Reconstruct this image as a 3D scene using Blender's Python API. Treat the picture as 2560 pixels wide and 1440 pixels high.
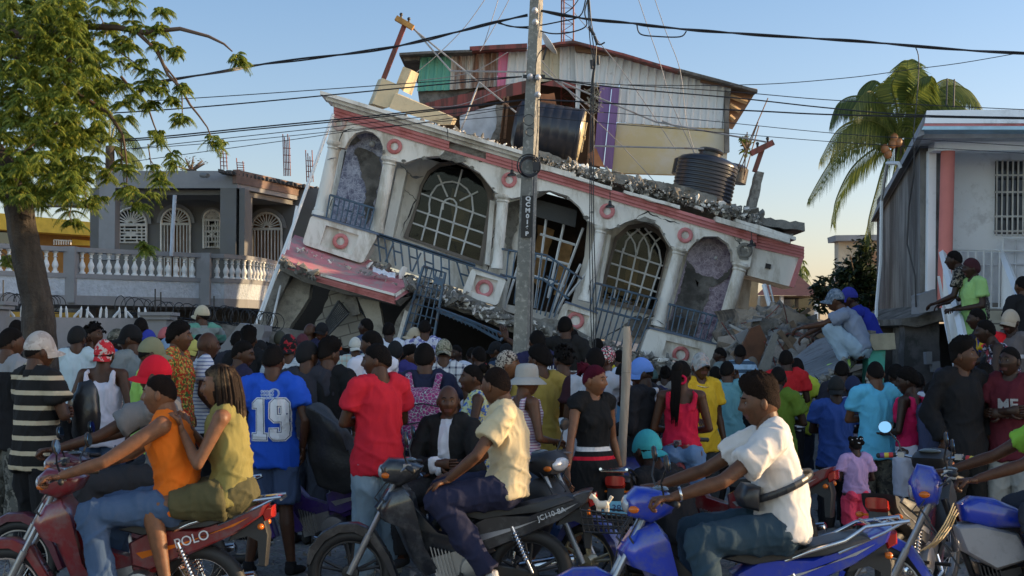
import bpy, math, random
from mathutils import Vector as V, Matrix, noise, geometry
from mathutils.bvhtree import BVHTree
R=math.radians; PI=math.pi
sc=bpy.context.scene
for o in list(bpy.data.objects): bpy.data.objects.remove(o)
random.seed(7)
# ---------- camera, sky, sun, exposure ----------
FPX=3555.6; PITCH=math.atan(130/FPX); CAMZ=1.75
cd=bpy.data.cameras.new('camera'); cam=bpy.data.objects.new('camera',cd); sc.collection.objects.link(cam)
cam.location=(0,0,CAMZ); cam.rotation_euler=(R(90)+PITCH,0,0)
cd.sensor_width=36; cd.lens=50; cd.clip_start=.05; cd.clip_end=6000
cd.dof.use_dof=True; cd.dof.focus_distance=19; cd.dof.aperture_fstop=9
sc.camera=cam
SUN_EL=R(11); SUN_AZ=R(6)   # the sun stands to the right, a little behind the ruin
w=bpy.data.worlds.new("World"); sc.world=w; w.use_nodes=True
nt=w.node_tree; nt.nodes.clear()
sky=nt.nodes.new('ShaderNodeTexSky'); sky.sky_type='NISHITA'; sky.sun_disc=False
sky.sun_elevation=R(12); sky.sun_rotation=R(90)-SUN_AZ; sky.air_density=1.0; sky.dust_density=1.2; sky.ozone_density=2.5; sky.altitude=0
bg=nt.nodes.new('ShaderNodeBackground'); bg.inputs[1].default_value=.15
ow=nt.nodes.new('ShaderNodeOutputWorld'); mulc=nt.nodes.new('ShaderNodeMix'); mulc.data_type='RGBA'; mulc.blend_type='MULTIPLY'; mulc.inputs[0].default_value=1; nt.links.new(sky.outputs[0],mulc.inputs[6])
# half of the sky behind the camera brightened and warmed as added fill light
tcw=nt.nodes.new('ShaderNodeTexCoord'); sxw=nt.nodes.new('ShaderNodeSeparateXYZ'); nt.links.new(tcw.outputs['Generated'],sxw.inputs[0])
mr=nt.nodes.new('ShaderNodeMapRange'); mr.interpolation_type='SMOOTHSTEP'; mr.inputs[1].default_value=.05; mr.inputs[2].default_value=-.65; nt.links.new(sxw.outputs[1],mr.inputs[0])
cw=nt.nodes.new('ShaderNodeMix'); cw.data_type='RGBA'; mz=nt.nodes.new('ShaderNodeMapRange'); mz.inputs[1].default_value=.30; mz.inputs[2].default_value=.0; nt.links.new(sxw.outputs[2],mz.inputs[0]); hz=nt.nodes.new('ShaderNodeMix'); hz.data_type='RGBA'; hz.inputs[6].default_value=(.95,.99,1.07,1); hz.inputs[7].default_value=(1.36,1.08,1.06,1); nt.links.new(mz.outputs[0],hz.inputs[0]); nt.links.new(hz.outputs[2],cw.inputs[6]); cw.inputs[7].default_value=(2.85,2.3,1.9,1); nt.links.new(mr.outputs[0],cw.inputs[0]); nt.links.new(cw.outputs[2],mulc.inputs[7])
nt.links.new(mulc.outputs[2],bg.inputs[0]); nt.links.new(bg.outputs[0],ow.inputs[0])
sl=bpy.data.lights.new('sun','SUN'); sl.energy=4.8; sl.angle=R(.6); sl.color=(1,.72,.40)
sun=bpy.data.objects.new('sun',sl); sc.collection.objects.link(sun)
sd=V((math.cos(SUN_AZ)*math.cos(SUN_EL),math.sin(SUN_AZ)*math.cos(SUN_EL),math.sin(SUN_EL)))
sun.rotation_euler=sd.to_track_quat('Z','Y').to_euler(); sun.location=(30,8,20)
sc.view_settings.view_transform='Standard'; sc.view_settings.look='None'; sc.view_settings.exposure=.62; sc.view_settings.gamma=1
# ---------- helpers ----------
CO=sc.collection.objects
def W(px,py,Y):
    """point at depth Y seen at photo pixel px,py"""
    c,s=math.cos(PITCH),math.sin(PITCH)
    d=V((px-1280,FPX*c-(720-py)*s,FPX*s+(720-py)*c))
    return V((0,0,CAMZ))+d*(Y/d.y)
def gz(y):
    t=min(1,max(0,(y-11)/10)); return .28*t*t*(3-2*t)
def lerp(a,b,t): return a+(b-a)*t
def sstep(a,b,x):
    t=min(1,max(0,(x-a)/(b-a))); return t*t*(3-2*t)
class MB:
    def __init__(s): s.v=[]; s.f=[]; s.m=[]
    def add(s,vs,fs,mi=0):
        n=len(s.v); s.v+=[tuple(p) for p in vs]; s.f+=[tuple(i+n for i in f) for f in fs]; s.m+=[mi]*len(fs); return s
    def box(s,c,sz,rot=None,mi=0):
        x,y,z=sz[0]/2,sz[1]/2,sz[2]/2
        p=[V((a,b,d)) for a in(-x,x) for b in(-y,y) for d in(-z,z)]
        if rot is not None: p=[rot@q for q in p]
        c=V(c); p=[q+c for q in p]
        return s.add(p,[(0,1,3,2),(4,6,7,5),(0,4,5,1),(2,3,7,6),(0,2,6,4),(1,5,7,3)],mi)
    def tube(s,pts,r,n=8,cap=True,mi=0,asp=None,ref=None):
        pts=[V(p) for p in pts]; k=len(pts)
        rr=r if isinstance(r,(list,tuple)) else [r]*k
        vs=[];fs=[]; prev=None
        for i,p in enumerate(pts):
            t=(pts[min(i+1,k-1)]-pts[max(i-1,0)])
            if t.length<1e-9: t=V((0,0,1))
            t.normalize()
            if prev is None:
                a=V(ref) if ref else (V((1,0,0)) if abs(t.x)<.9 else V((0,0,1)))
            else: a=prev
            a=(a-t*a.dot(t)); a=a.normalized() if a.length>1e-6 else t.orthogonal().normalized(); prev=a
            b=t.cross(a)
            q=asp[i] if isinstance(asp,(list,tuple)) else (asp or 1)
            for j in range(n):
                g=2*PI*j/n; vs.append(p+a*math.cos(g)*rr[i]+b*math.sin(g)*rr[i]*q)
        for i in range(k-1):
            for j in range(n):
                fs.append((i*n+j,i*n+(j+1)%n,(i+1)*n+(j+1)%n,(i+1)*n+j))
        if cap: fs.append(tuple(range(n-1,-1,-1))); fs.append(tuple((k-1)*n+j for j in range(n)))
        return s.add(vs,fs,mi)
    def ball(s,c,r,n=8,m=6,mi=0,rot=None):
        c=V(c); r=V(r) if hasattr(r,'__len__') else V((r,r,r)); vs=[]
        for i in range(1,m):
            t=PI*i/m
            for j in range(n):
                g=2*PI*j/n; vs.append(V((math.sin(t)*math.cos(g)*r.x,math.sin(t)*math.sin(g)*r.y,math.cos(t)*r.z)))
        vs.append(V((0,0,r.z))); vs.append(V((0,0,-r.z)))
        if rot is not None: vs=[rot@q for q in vs]
        vs=[q+c for q in vs]; fs=[]
        for i in range(m-2):
            for j in range(n): fs.append((i*n+j,(i+1)*n+j,(i+1)*n+(j+1)%n,i*n+(j+1)%n))
        T=len(vs)-2
        for j in range(n): fs.append((T,j,(j+1)%n)); fs.append((T+1,(m-2)*n+(j+1)%n,(m-2)*n+j))
        return s.add(vs,fs,mi)
    def lathe(s,prof,c=(0,0,0),n=16,mi=0,rot=None,sx=1,sy=1):
        """prof: list of (r,z)"""
        c=V(c); vs=[];fs=[]
        for r,z in prof:
            for j in range(n):
                g=2*PI*j/n; q=V((r*math.cos(g)*sx,r*math.sin(g)*sy,z)); vs.append((rot@q if rot is not None else q)+c)
        k=len(prof)
        for i in range(k-1):
            for j in range(n): fs.append((i*n+j,i*n+(j+1)%n,(i+1)*n+(j+1)%n,(i+1)*n+j))
        fs.append(tuple(range(n-1,-1,-1))); fs.append(tuple((k-1)*n+j for j in range(n)))
        return s.add(vs,fs,mi)
    def torus(s,c,R0,r,rot=None,n=24,m=8,mi=0,sq=1,a0=0,a1=2*PI):
        c=V(c); full=abs(a1-a0-2*PI)<1e-6; N=n if full else n+1; vs=[];fs=[]
        for i in range(N):
            a=a0+(a1-a0)*i/n
            for j in range(m):
                b=2*PI*j/m; q=V(((R0+r*math.cos(b))*math.cos(a),(R0+r*math.cos(b))*math.sin(a),r*sq*math.sin(b)))
                vs.append((rot@q if rot is not None else q)+c)
        for i in range(n):
            i2=(i+1)%N
            for j in range(m): fs.append((i*m+j,i2*m+j,i2*m+(j+1)%m,i*m+(j+1)%m))
        return s.add(vs,fs,mi)
    def extrude(s,front,back,holes=(),mi=0):
        """front/back: matching point lists; holes list of (front,back)"""
        loops=[list(map(V,front))]+[list(map(V,h[0])) for h in holes]
        bl=[list(map(V,back))]+[list(map(V,h[1])) for h in holes]
        tri=geometry.tessellate_polygon(loops)
        fl=[p for l in loops for p in l]; bb=[p for l in bl for p in l]; n=len(fl)
        fs=[tuple(t) for t in tri]+[tuple(i+n for i in reversed(t)) for t in tri]
        o=0
        for l in loops:
            k=len(l)
            for i in range(k): a=o+i;b=o+(i+1)%k; fs.append((a,b,b+n,a+n))
            o+=k
        return s.add(fl+bb,fs,mi)
    def prism(s,pts,Y,t,holes=(),mi=0,Yr=None):
        """photo-pixel outline placed in the plane Y (or traced at Yr), thickness t away from camera"""
        Yr=Yr or Y
        def q(l,y):
            r=[]
            for a,b in l:
                p=W(a,b,Yr); r.append(V((p.x,y,p.z)))
            return r
        return s.extrude(q(pts,Y),q(pts,Y+t),[(q(h,Y),q(h,Y+t)) for h in holes],mi)
    def bars(s,segs,Y,r,n=6):
        for sg in segs:
            s.tube([W(p[0],p[1],p[2] if len(p)>2 else Y) for p in sg],r,n)
        return s
    def solid(s,top,down,mi=0):
        """top: list of world points, extruded by vector down"""
        d=V(down); return s.extrude(top,[V(p)+d for p in top],(),mi)
    def panel(s,outl,w,x0=0,bulge=.012,mi=0,flip=False,n=4):
        """side-view outline in (y,z), half width w about x0, rounded towards both sides"""
        k=len(outl); cx=sum(p[0] for p in outl)/k; cz=sum(p[1] for p in outl)/k; vs=[];fs=[]
        L=[]
        for i in range(n+1):
            a=-PI/2+PI*i/n; L.append((math.sin(a),math.cos(a)))
        L=[(-1,0)]+[(math.copysign(abs(u)**.6,u),v) for u,v in L[1:-1]]+[(1,0)]
        for u,v in L:
            off=bulge*(1-v)
            for (y,z) in outl:
                d=math.hypot(y-cx,z-cz) or 1; f=max(.3,1-off/d)
                vs.append((x0+u*w,cx+(y-cx)*f,cz+(z-cz)*f))
        m=len(L)
        for i in range(m-1):
            for j in range(k): fs.append((i*k+j,i*k+(j+1)%k,(i+1)*k+(j+1)%k,(i+1)*k+j))
        tri=geometry.tessellate_polygon([[V((0,y,z)) for y,z in outl]])
        for t in tri: fs.append(tuple(t)); fs.append(tuple((m-1)*k+q for q in reversed(t)))
        return s.add(vs,fs,mi)
    def xf(s,M):
        s.v=[tuple(M@V(p)) for p in s.v]; return s
    def mesh(s,name,mats,org=(0,0,0),smooth=False,ang=40):
        me=bpy.data.meshes.new(name)
        ox,oy,oz=org
        me.from_pydata([(x-ox,y-oy,z-oz) for x,y,z in s.v],[],s.f)
        if not isinstance(mats,(list,tuple)): mats=[mats]
        for m in mats: me.materials.append(m)
        if len(mats)>1: me.polygons.foreach_set('material_index',s.m)
        fixn(me)
        if smooth:
            me.polygons.foreach_set('use_smooth',[True]*len(me.polygons))
            try: me.set_sharp_from_angle(angle=R(ang))
            except Exception: pass
        me.update(); return me
    def build(s,name,mats,parent=None,smooth=False,ang=40,org=None):
        if org is None: org=tuple(parent['_o']) if (parent is not None and '_o' in parent) else (0,0,0)
        me=s.mesh(name,mats,org,smooth,ang)
        o=bpy.data.objects.new(name,me); CO.link(o)
        if parent is not None:
            o.parent=parent; o['_o']=org
        else:
            o.location=org; 
        return o
import bmesh
def fixn(me):
    bm=bmesh.new(); bm.from_mesh(me); bmesh.ops.recalc_face_normals(bm,faces=bm.faces); bm.to_mesh(me); bm.free()
def tag(o,label=None,cat=None,group=None,kind=None):
    if label: o['label']=label
    if cat: o['category']=cat
    if group: o['group']=group
    if kind: o['kind']=kind
    return o
def thing(name,label,cat,loc=(0,0,0),rz=0,group=None,world=True):
    o=bpy.data.objects.new(name,None); CO.link(o); o.location=loc; o.rotation_euler=(0,0,rz); o.empty_display_size=.1
    if world: o['_o']=tuple(loc)
    return tag(o,label,cat,group)
def solo(name,mb,mat,label,cat,group=None,smooth=False,ang=40,kind=None,org=None):
    if org is None:
        xs=[p[0] for p in mb.v]; ys=[p[1] for p in mb.v]; zs=[p[2] for p in mb.v]
        org=((min(xs)+max(xs))/2,(min(ys)+max(ys))/2,min(zs))
    return tag(mb.build(name,mat,None,smooth,ang,org),label,cat,group,kind)
# ---------- materials ----------
_mc={}
def NT(name):
    m=bpy.data.materials.new(name); m.use_nodes=True; n=m.node_tree; b=n.nodes['Principled BSDF']; return m,n,b
def mixc(n,f,a,b,mode='MIX'):
    x=n.nodes.new('ShaderNodeMix'); x.data_type='RGBA'; x.blend_type=mode
    for s,v in((0,f),(6,a),(7,b)):
        if hasattr(v,'is_output') or isinstance(v,bpy.types.NodeSocket): n.links.new(v,x.inputs[s])
        else: x.inputs[s].default_value=v if s==0 else (*v[:3],1)
    return x.outputs[2]
def tex(n,kind,scale,detail=4,coord='Object',rough=.6,stretch=None,**k):
    tc=n.nodes.new('ShaderNodeTexCoord'); src=tc.outputs[coord]
    if stretch:
        mp=n.nodes.new('ShaderNodeMapping'); mp.inputs['Scale'].default_value=stretch; n.links.new(src,mp.inputs[0]); src=mp.outputs[0]
    if kind=='noise':
        t=n.nodes.new('ShaderNodeTexNoise'); t.inputs['Scale'].default_value=scale; t.inputs['Detail'].default_value=detail; t.inputs['Roughness'].default_value=rough; n.links.new(src,t.inputs[0]); return t.outputs['Fac']
    if kind=='vor':
        t=n.nodes.new('ShaderNodeTexVoronoi'); t.inputs['Scale'].default_value=scale
        if k.get('feature'): t.feature=k['feature']
        n.links.new(src,t.inputs[0]); return t.outputs[0 if k.get('feature')=='DISTANCE_TO_EDGE' else k.get('out',0)]
def ramp(n,src,stops,const=False):
    r=n.nodes.new('ShaderNodeValToRGB'); e=r.color_ramp
    if const: e.interpolation='CONSTANT'
    while len(e.elements)<len(stops): e.elements.new(.5)
    for i,(p,c) in enumerate(stops):
        e.elements[i].position=p; e.elements[i].color=(*c[:3],1) if hasattr(c,'__len__') else (c,c,c,1)
    n.links.new(src,r.inputs[0]); return r.outputs[0]
def bump(n,b,src,st=.3,dist=.02):
    u=n.nodes.new('ShaderNodeBump'); u.inputs['Strength'].default_value=st; u.inputs['Distance'].default_value=dist
    n.links.new(src,u.inputs['Height']); n.links.new(u.outputs[0],b.inputs['Normal'])
def mat(name,col,rough=.6,metal=0,var=.15,vs=4,bs=40,bst=.15,stain=None,stainamt=.5,stainscale=2,spec=None,trans=0,coat=0,stretch=None,bd=.01):
    if name in _mc: return _mc[name]
    m,n,b=NT(name)
    c2=tuple(c*(1-var) for c in col); c1=tuple(min(1,c*(1+var)) for c in col)
    t=tex(n,'noise',vs,5,stretch=stretch); out=mixc(n,ramp(n,t,[(.35,0),(.65,1)]),c2,c1)
    if stain:
        t2=tex(n,'noise',stainscale,8,rough=.7,stretch=stretch); out=mixc(n,ramp(n,t2,[(.62-stainamt*.3,0),(.72-stainamt*.25,1)]),out,stain)
    n.links.new(out,b.inputs['Base Color']); b.inputs['Roughness'].default_value=rough; b.inputs['Metallic'].default_value=metal
    if spec is not None: b.inputs['Specular IOR Level'].default_value=spec
    if coat: b.inputs['Coat Weight'].default_value=coat
    if bst: bump(n,b,tex(n,'noise',bs,6),bst,bd)
    _mc[name]=m; return m
def brickmat(name,c1,c2,mortar,scale=1,rough=.9,rot=0,bw=.4,bh=.2):
    m,n,b=NT(name); tc=n.nodes.new('ShaderNodeTexCoord'); mp=n.nodes.new('ShaderNodeMapping'); mp.inputs['Rotation'].default_value=(R(90),0,rot)
    n.links.new(tc.outputs['Object'],mp.inputs[0]); t=n.nodes.new('ShaderNodeTexBrick'); t.inputs['Scale'].default_value=scale
    t.inputs['Color1'].default_value=(*c1,1); t.inputs['Color2'].default_value=(*c2,1); t.inputs['Mortar'].default_value=(*mortar,1)
    t.inputs['Brick Width'].default_value=bw; t.inputs['Row Height'].default_value=bh; t.inputs['Mortar Size'].default_value=.012
    n.links.new(mp.outputs[0],t.inputs[0]); o=mixc(n,ramp(n,tex(n,'noise',3,8),[(.3,0),(.7,1)]),t.outputs[0],tuple(c*.6 for c in c1),'MIX')
    o=mixc(n,.4,t.outputs[0],o); n.links.new(o,b.inputs['Base Color']); b.inputs['Roughness'].default_value=rough
    bump(n,b,tex(n,'noise',25,8),.4,.02); return m
def glass(name,col=(.02,.022,.025),rough=.06):
    m,n,b=NT(name); b.inputs['Base Color'].default_value=(*col,1); b.inputs['Roughness'].default_value=rough; b.inputs['Specular IOR Level'].default_value=.8
    bump(n,b,tex(n,'noise',3,2),.05,.02); return m
def rustmat(name,base,rust=(.16,.05,.025),amt=.5,stretch=(6,6,.5)):
    m,n,b=NT(name)
    t=tex(n,'noise',1.2,8,rough=.7,stretch=stretch); t2=tex(n,'noise',9,6,rough=.7)
    o=mixc(n,ramp(n,t,[(.66-amt*.3,0),(.76-amt*.25,1)]),base,rust); o=mixc(n,ramp(n,t2,[(.6,0),(.75,.6)]),o,tuple(c*.5 for c in rust))
    n.links.new(o,b.inputs['Base Color']); b.inputs['Roughness'].default_value=.65; bump(n,b,tex(n,'noise',20,6),.2,.01); return m
def leafmat(name,c1,c2,c3=None,tr=.35):
    m,n,b=NT(name); inf=n.nodes.new('ShaderNodeObjectInfo'); g=n.nodes.new('ShaderNodeNewGeometry')
    o=mixc(n,ramp(n,g.outputs['Random Per Island'],[(0,0),(1,1)]),c1,c2)
    if c3: o=mixc(n,ramp(n,g.outputs['Random Per Island'],[(.93,0),(.97,1)]),o,c3)
    n.links.new(o,b.inputs['Base Color']); b.inputs['Roughness'].default_value=.5
    t=n.nodes.new('ShaderNodeBsdfTranslucent'); n.links.new(o,t.inputs[0]); x=n.nodes.new('ShaderNodeMixShader'); x.inputs[0].default_value=tr
    out=n.nodes['Material Output']; n.links.new(b.outputs[0],x.inputs[1]); n.links.new(t.outputs[0],x.inputs[2]); n.links.new(x.outputs[0],out.inputs[0]); return m
# ---------- shared materials ----------
G=lambda v:(v,v,v)
WHITE=mat('white_plaster',(.76,.72,.66),.75,var=.07,vs=1.6,bst=.2,stain=(.46,.41,.34),stainamt=.42,stainscale=1.3,stretch=(1.6,1.6,.5))
WHITE2=mat('white_paint',(.70,.71,.72),.6,var=.04,vs=2,bst=.05)
PINK=mat('pink_paint',(.60,.215,.215),.7,var=.12,vs=2,bst=.1,stain=(.42,.12,.11),stainamt=.4)
PINKF=mat('pink_floor',(.55,.20,.22),.65,var=.15,vs=2,bst=.1,stain=(.36,.28,.26),stainamt=.45,stainscale=2.5)
CONC=mat('concrete',(.25,.235,.21),.9,var=.3,vs=3,bs=25,bst=.5,stain=(.12,.11,.095),stainamt=.5,stainscale=3,bd=.03)
CONCD=mat('dark_concrete',(.14,.13,.12),.9,var=.35,vs=3,bs=25,bst=.5,stain=(.06,.055,.05),stainamt=.5,stainscale=2,bd=.03)
CREAM=mat('cream_paint',(.60,.53,.34),.8,var=.1,vs=2,bst=.15,stain=(.45,.38,.24),stainamt=.4)
GREY=mat('grey_paint',(.135,.132,.13),.7,var=.1,vs=1.5,bst=.1,stain=(.13,.13,.14),stainamt=.4)
GREYL=mat('pale_grey_paint',(.21,.212,.225),.7,var=.08,vs=1.5,bst=.1,stain=(.24,.24,.26),stainamt=.35)
STUC=mat('white_stucco',(.44,.48,.54),.9,var=.1,vs=10,bs=14,bst=1.0,bd=.04)
BLUEM=mat('blue_metal',(.07,.115,.17),.5,.3,var=.2,bst=.05,stain=(.10,.06,.04),stainamt=.3,stainscale=8)
BLACKP=mat('black_plastic',(.02,.021,.025),.35,var=.2,vs=2,bst=.05)
BLACKR=mat('black_rubber',(.012,.012,.013),.6,var=.2,bst=.1)
DARKM=mat('dark_metal',(.03,.03,.032),.45,.5,var=.2,bst=.1)
INSHADE=mat('interior_shade',(.018,.015,.013),.95,var=.4,vs=.8,bst=.2)
RUSTP=rustmat('red_rust_steel',(.20,.045,.035),(.09,.03,.02),.6)
WOOD=mat('brown_wood',(.16,.085,.045),.7,var=.25,vs=2,stretch=(1,1,8),bst=.2)
WIRE=mat('black_cable',(.012,.013,.018),.5,bst=0)
STEELG=mat('galvanised_steel',(.35,.36,.38),.45,.6,var=.2,bst=.1,stain=(.2,.12,.08),stainamt=.3)
CRACK=mat('crack_shadow',(.035,.032,.03),.95,var=.3,bst=.3)
def hull(c,sz,rnd,n=11,rot=None):
    bm=bmesh.new()
    for i in range(n):
        d=V((rnd.uniform(-1,1),rnd.uniform(-1,1),rnd.uniform(-1,1)))
        k=max(abs(d.x),abs(d.y),abs(d.z)); d=d/k*rnd.uniform(.75,1)
        bm.verts.new((d.x*sz[0]/2,d.y*sz[1]/2,d.z*sz[2]/2))
    r=bmesh.ops.convex_hull(bm,input=bm.verts)
    bmesh.ops.delete(bm,geom=[g for g in r['geom_interior'] if isinstance(g,bmesh.types.BMVert)],context='VERTS')
    bm.verts.index_update(); q=rot or Matrix.Rotation(rnd.uniform(0,6),3,V((rnd.uniform(-1,1),rnd.uniform(-1,1),rnd.uniform(-1,1))).normalized())
    vs=[q@v.co+V(c) for v in bm.verts]; fs=[tuple(v.index for v in f.verts) for f in bm.faces]; bm.free(); return vs,fs
def debris(mb,line,n,s0,s1,rnd,dy=.3,spread=6,mi=None):
    """scatter angular chunks along a pixel polyline (px,py,Y)"""
    L=[V(W(*p)) for p in line]; seg=[(L[i+1]-L[i]).length for i in range(len(L)-1)]; T=sum(seg)
    for k in range(n):
        t=rnd.uniform(0,T); i=0
        while i<len(seg)-1 and t>seg[i]: t-=seg[i]; i+=1
        p=L[i].lerp(L[i+1],t/seg[i]); s=s0+(s1-s0)*rnd.random()**2.5
        p=p+V((0,rnd.uniform(-dy,dy),rnd.uniform(-spread,spread)*.007)); v,f=hull(p,(s*rnd.uniform(.7,1.8),s*rnd.uniform(.6,1.2),s*rnd.uniform(.25,.8)),rnd)
        mb.add(v,f,rnd.choice(mi) if mi else 0)
def crack(mb,pts,Y,w=2.2,mi=1,rnd=random.Random(3)):
    P=[]
    for i in range(len(pts)-1):
        a,b=pts[i],pts[i+1]; k=max(2,int(math.hypot(b[0]-a[0],b[1]-a[1])/7))
        for j in range(k): t=j/k; P.append((a[0]+(b[0]-a[0])*t+rnd.uniform(-2,2),a[1]+(b[1]-a[1])*t+rnd.uniform(-2,2)))
    P.append(pts[-1]); up=[];dn=[]; n=len(P)
    for i,(x,y) in enumerate(P):
        h=w*.5*math.sin(PI*(i+.35)/(n-.3))*rnd.uniform(.5,1.3); dx=P[min(i+1,n-1)][0]-P[max(i-1,0)][0]; dy=P[min(i+1,n-1)][1]-P[max(i-1,0)][1]; l=math.hypot(dx,dy) or 1
        up.append((x-dy/l*h,y+dx/l*h)); dn.append((x+dy/l*h,y-dx/l*h))
    for i in range(n-1): mb.prism([up[i],up[i+1],dn[i+1],dn[i]],Y-.006,.005,mi=mi,Yr=Y)
def arcpts(cx,cy,rx,ry,a0,a1,n=10,rot=0):
    r=[]
    for i in range(n+1):
        a=R(a0+(a1-a0)*i/n); x=math.cos(a)*rx; y=-math.sin(a)*ry; c,s=math.cos(R(rot)),math.sin(R(rot)); r.append((cx+x*c-y*s,cy+x*s+y*c))
    return r
def jag(pts,amp,rnd,step=9,closed=True):
    out=[];n=len(pts)
    for i in range(n if closed else n-1):
        a=pts[i];b=pts[(i+1)%n];k=max(1,int(math.hypot(b[0]-a[0],b[1]-a[1])/step))
        for j in range(k): t=j/k; q=amp if j else amp*.5; out.append((a[0]+(b[0]-a[0])*t+rnd.uniform(-q,q),a[1]+(b[1]-a[1])*t+rnd.uniform(-q,q)))
    if not closed: out.append(pts[-1])
    return out
rnd=random.Random(11)
# ---------- ground ----------
def make_ground():
    mb=MB(); xs=[-400,-120,-40]+[-14+i*.35 for i in range(81)]+[40,120,400]; ys=[-30,-5,2]+[4+i*.35 for i in range(62)]+[28,36,60,150,600,2500]
    for y in ys:
        for x in xs:
            z=gz(y)+(.03*noise.noise((x*.9,y*.9,0))+.012*noise.noise((x*4,y*4,1)) if 4<y<26 and abs(x)<14 else 0)
            if y>140: z=.28
            mb.v.append((x,y,z))
    n=len(xs)
    for j in range(len(ys)-1):
        for i in range(n-1): mb.f.append((j*n+i,j*n+i+1,(j+1)*n+i+1,(j+1)*n+i)); mb.m.append(0)
    m,nn,b=NT('gravel_street')
    a=ramp(nn,tex(nn,'noise',1.1,8,rough=.65),[(.35,(.10,.092,.085)),(.65,(.19,.175,.16))]); v=tex(nn,'vor',38,out=1); c=mixc(nn,.45,a,v,'OVERLAY'); bw=nn.nodes.new('ShaderNodeHueSaturation'); bw.inputs['Saturation'].default_value=.25; nn.links.new(c,bw.inputs['Color'])
    nn.links.new(bw.outputs[0],b.inputs['Base Color']); b.inputs['Roughness'].default_value=.9; bump(nn,b,tex(nn,'vor',30),.9,.02)
    tag(mb.build('ground',m,None,True,180),kind='structure')
    st=MB(); r=random.Random(5)
    for k in range(1400):
        y=r.uniform(8.5,15); x=r.uniform(-4.4,4.4)*y/9; s=r.uniform(.015,.05)*(1 if r.random()<.93 else 2); v,f=hull((x,y,gz(y)+s*.2),(s*1.4,s*1.2,s*.8),r,8); st.add(v,f)
    tag(st.build('gravel',mat('gravel_stone',(.24,.225,.21),.9,var=.5,vs=14,bst=.3)),kind='stuff')
make_ground()
# ---------- the tilted collapsed building ----------
YF=27.0
def Mx(x): return 282+.298*(x-840)
bld=thing('collapsed_building','white and pink two storey house tilted to the right on its crushed ground floor','building',tuple(W(1300,860,YF)))
WM=[WHITE,CRACK,CONC]
ntch=[]
wall=[(835,Mx(835)+12),(1890,Mx(1890)+12),(1888,596),(1877,655),(1875,668),(1832,653),(1832,649),(1832,633),(1822,610),(1795,591),(1760,591),(1737,606),(1721,624),(1719,628),(1678,615),(1676,612),(1667,598),(1651,567),(1628,550),(1589,547),(1562,556),(1542,567),(1525,573),(1486,560),(1468,550),(1449,517),(1418,489),(1375,476),(1344,478),(1332,486),(1279,496),(1242,482),(1235,476),(1200,432),(1150,402),(1124,393),(1097,390),(1060,392),(1037,398),(1011,408),(991,403),(956,391),(957,366),(948,345),(932,331),(912,326),(888,333),(872,350),(862,370),(846,368),(818,354),(829,310)]
mb=MB(); mb.prism(wall,YF,.3)
crack(mb,[(1060,440),(1040,445),(1025,437)],YF,6); crack(mb,[(1000,410),(1030,440)],YF,2)
for c in ([(1110,380),(1120,365),(1150,372),(1170,395)],[(1120,392),(1135,378),(1160,400)],[(1590,545),(1620,530),(1655,548)],[(1655,548),(1700,560)],[(845,360),(858,330),(885,318)],[(1830,590),(1850,610),(1875,640)]): crack(mb,c,YF,3.4)
mb.prism(jag([(1096,392),(1112,376),(1150,381),(1164,402),(1140,408)],3,rnd),YF-.03,.1,mi=2); mb.prism(jag([(1590,549),(1612,541),(1640,551),(1632,560)],2,rnd),YF-.03,.1,mi=2)
mb.prism(jag([(1842,618),(1868,622),(1872,650),(1850,648)],2.5,rnd),YF-.02,.1,mi=2)
rc=random.Random(77)
for (cx,cy) in ((1010,402),(1180,418),(1233,470),(1340,482),(1420,494),(1465,545),(1545,565),(1660,585),(1745,600),(1825,625),(1300,440),(1060,395),(1480,530),(1850,600),(960,380),(1200,400)):
    s_=rc.uniform(3,7); mb.prism([(cx+s_*math.cos(a)*rc.uniform(.6,1.5),cy+s_*math.sin(a)*rc.uniform(.5,1.1)) for a in (0,1,2,3,4,5)],YF-.012,.03,mi=2)
mb.build('arcade_wall',WM,bld)
# rear wall with window and door openings
win1=[(1008,593),(1037,518),(1050,463),(1068,428),(1097,407),(1144,400),(1188,418),(1215,440),(1230,474),(1233,511),(1205,665)]
win2=[(1492,750),(1527,633),(1538,591),(1570,563),(1612,556),(1647,575),(1670,604),(1672,618),(1632,789)]
door=[(1262,760),(1300,600),(1330,500),(1375,476),(1440,505),(1470,550),(1462,640),(1420,790)]
rear=[(842,330),(1890,600),(1860,870),(1800,905),(1600,860),(1480,845),(1240,770),(1195,735),(935,655),(800,560)]
mb=MB(); mb.prism(rear,YF+1.25,.25,[win1,door,win2],Yr=YF+1.25)
Yb=YF+1.25
for c in ([(1010,470),(1040,500),(1020,540),(1000,590)],[(1240,560),(1225,640),(1215,700)],[(1560,830),(1590,800),(1640,790),(1660,760)],[(1500,850),(1560,815),(1610,830)],[(1135,610),(1150,640)]): crack(mb,c,Yb,3)
mb.prism(jag([(1268,505),(1300,500),(1296,560),(1272,640),(1262,600)],4,rnd),Yb-.05,.1,mi=2)
mb.prism(jag([(1560,812),(1590,790),(1640,800),(1632,840),(1570,838)],4,rnd),Yb-.04,.1,mi=2)
mb.build('rear_wall',WM,bld)
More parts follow.
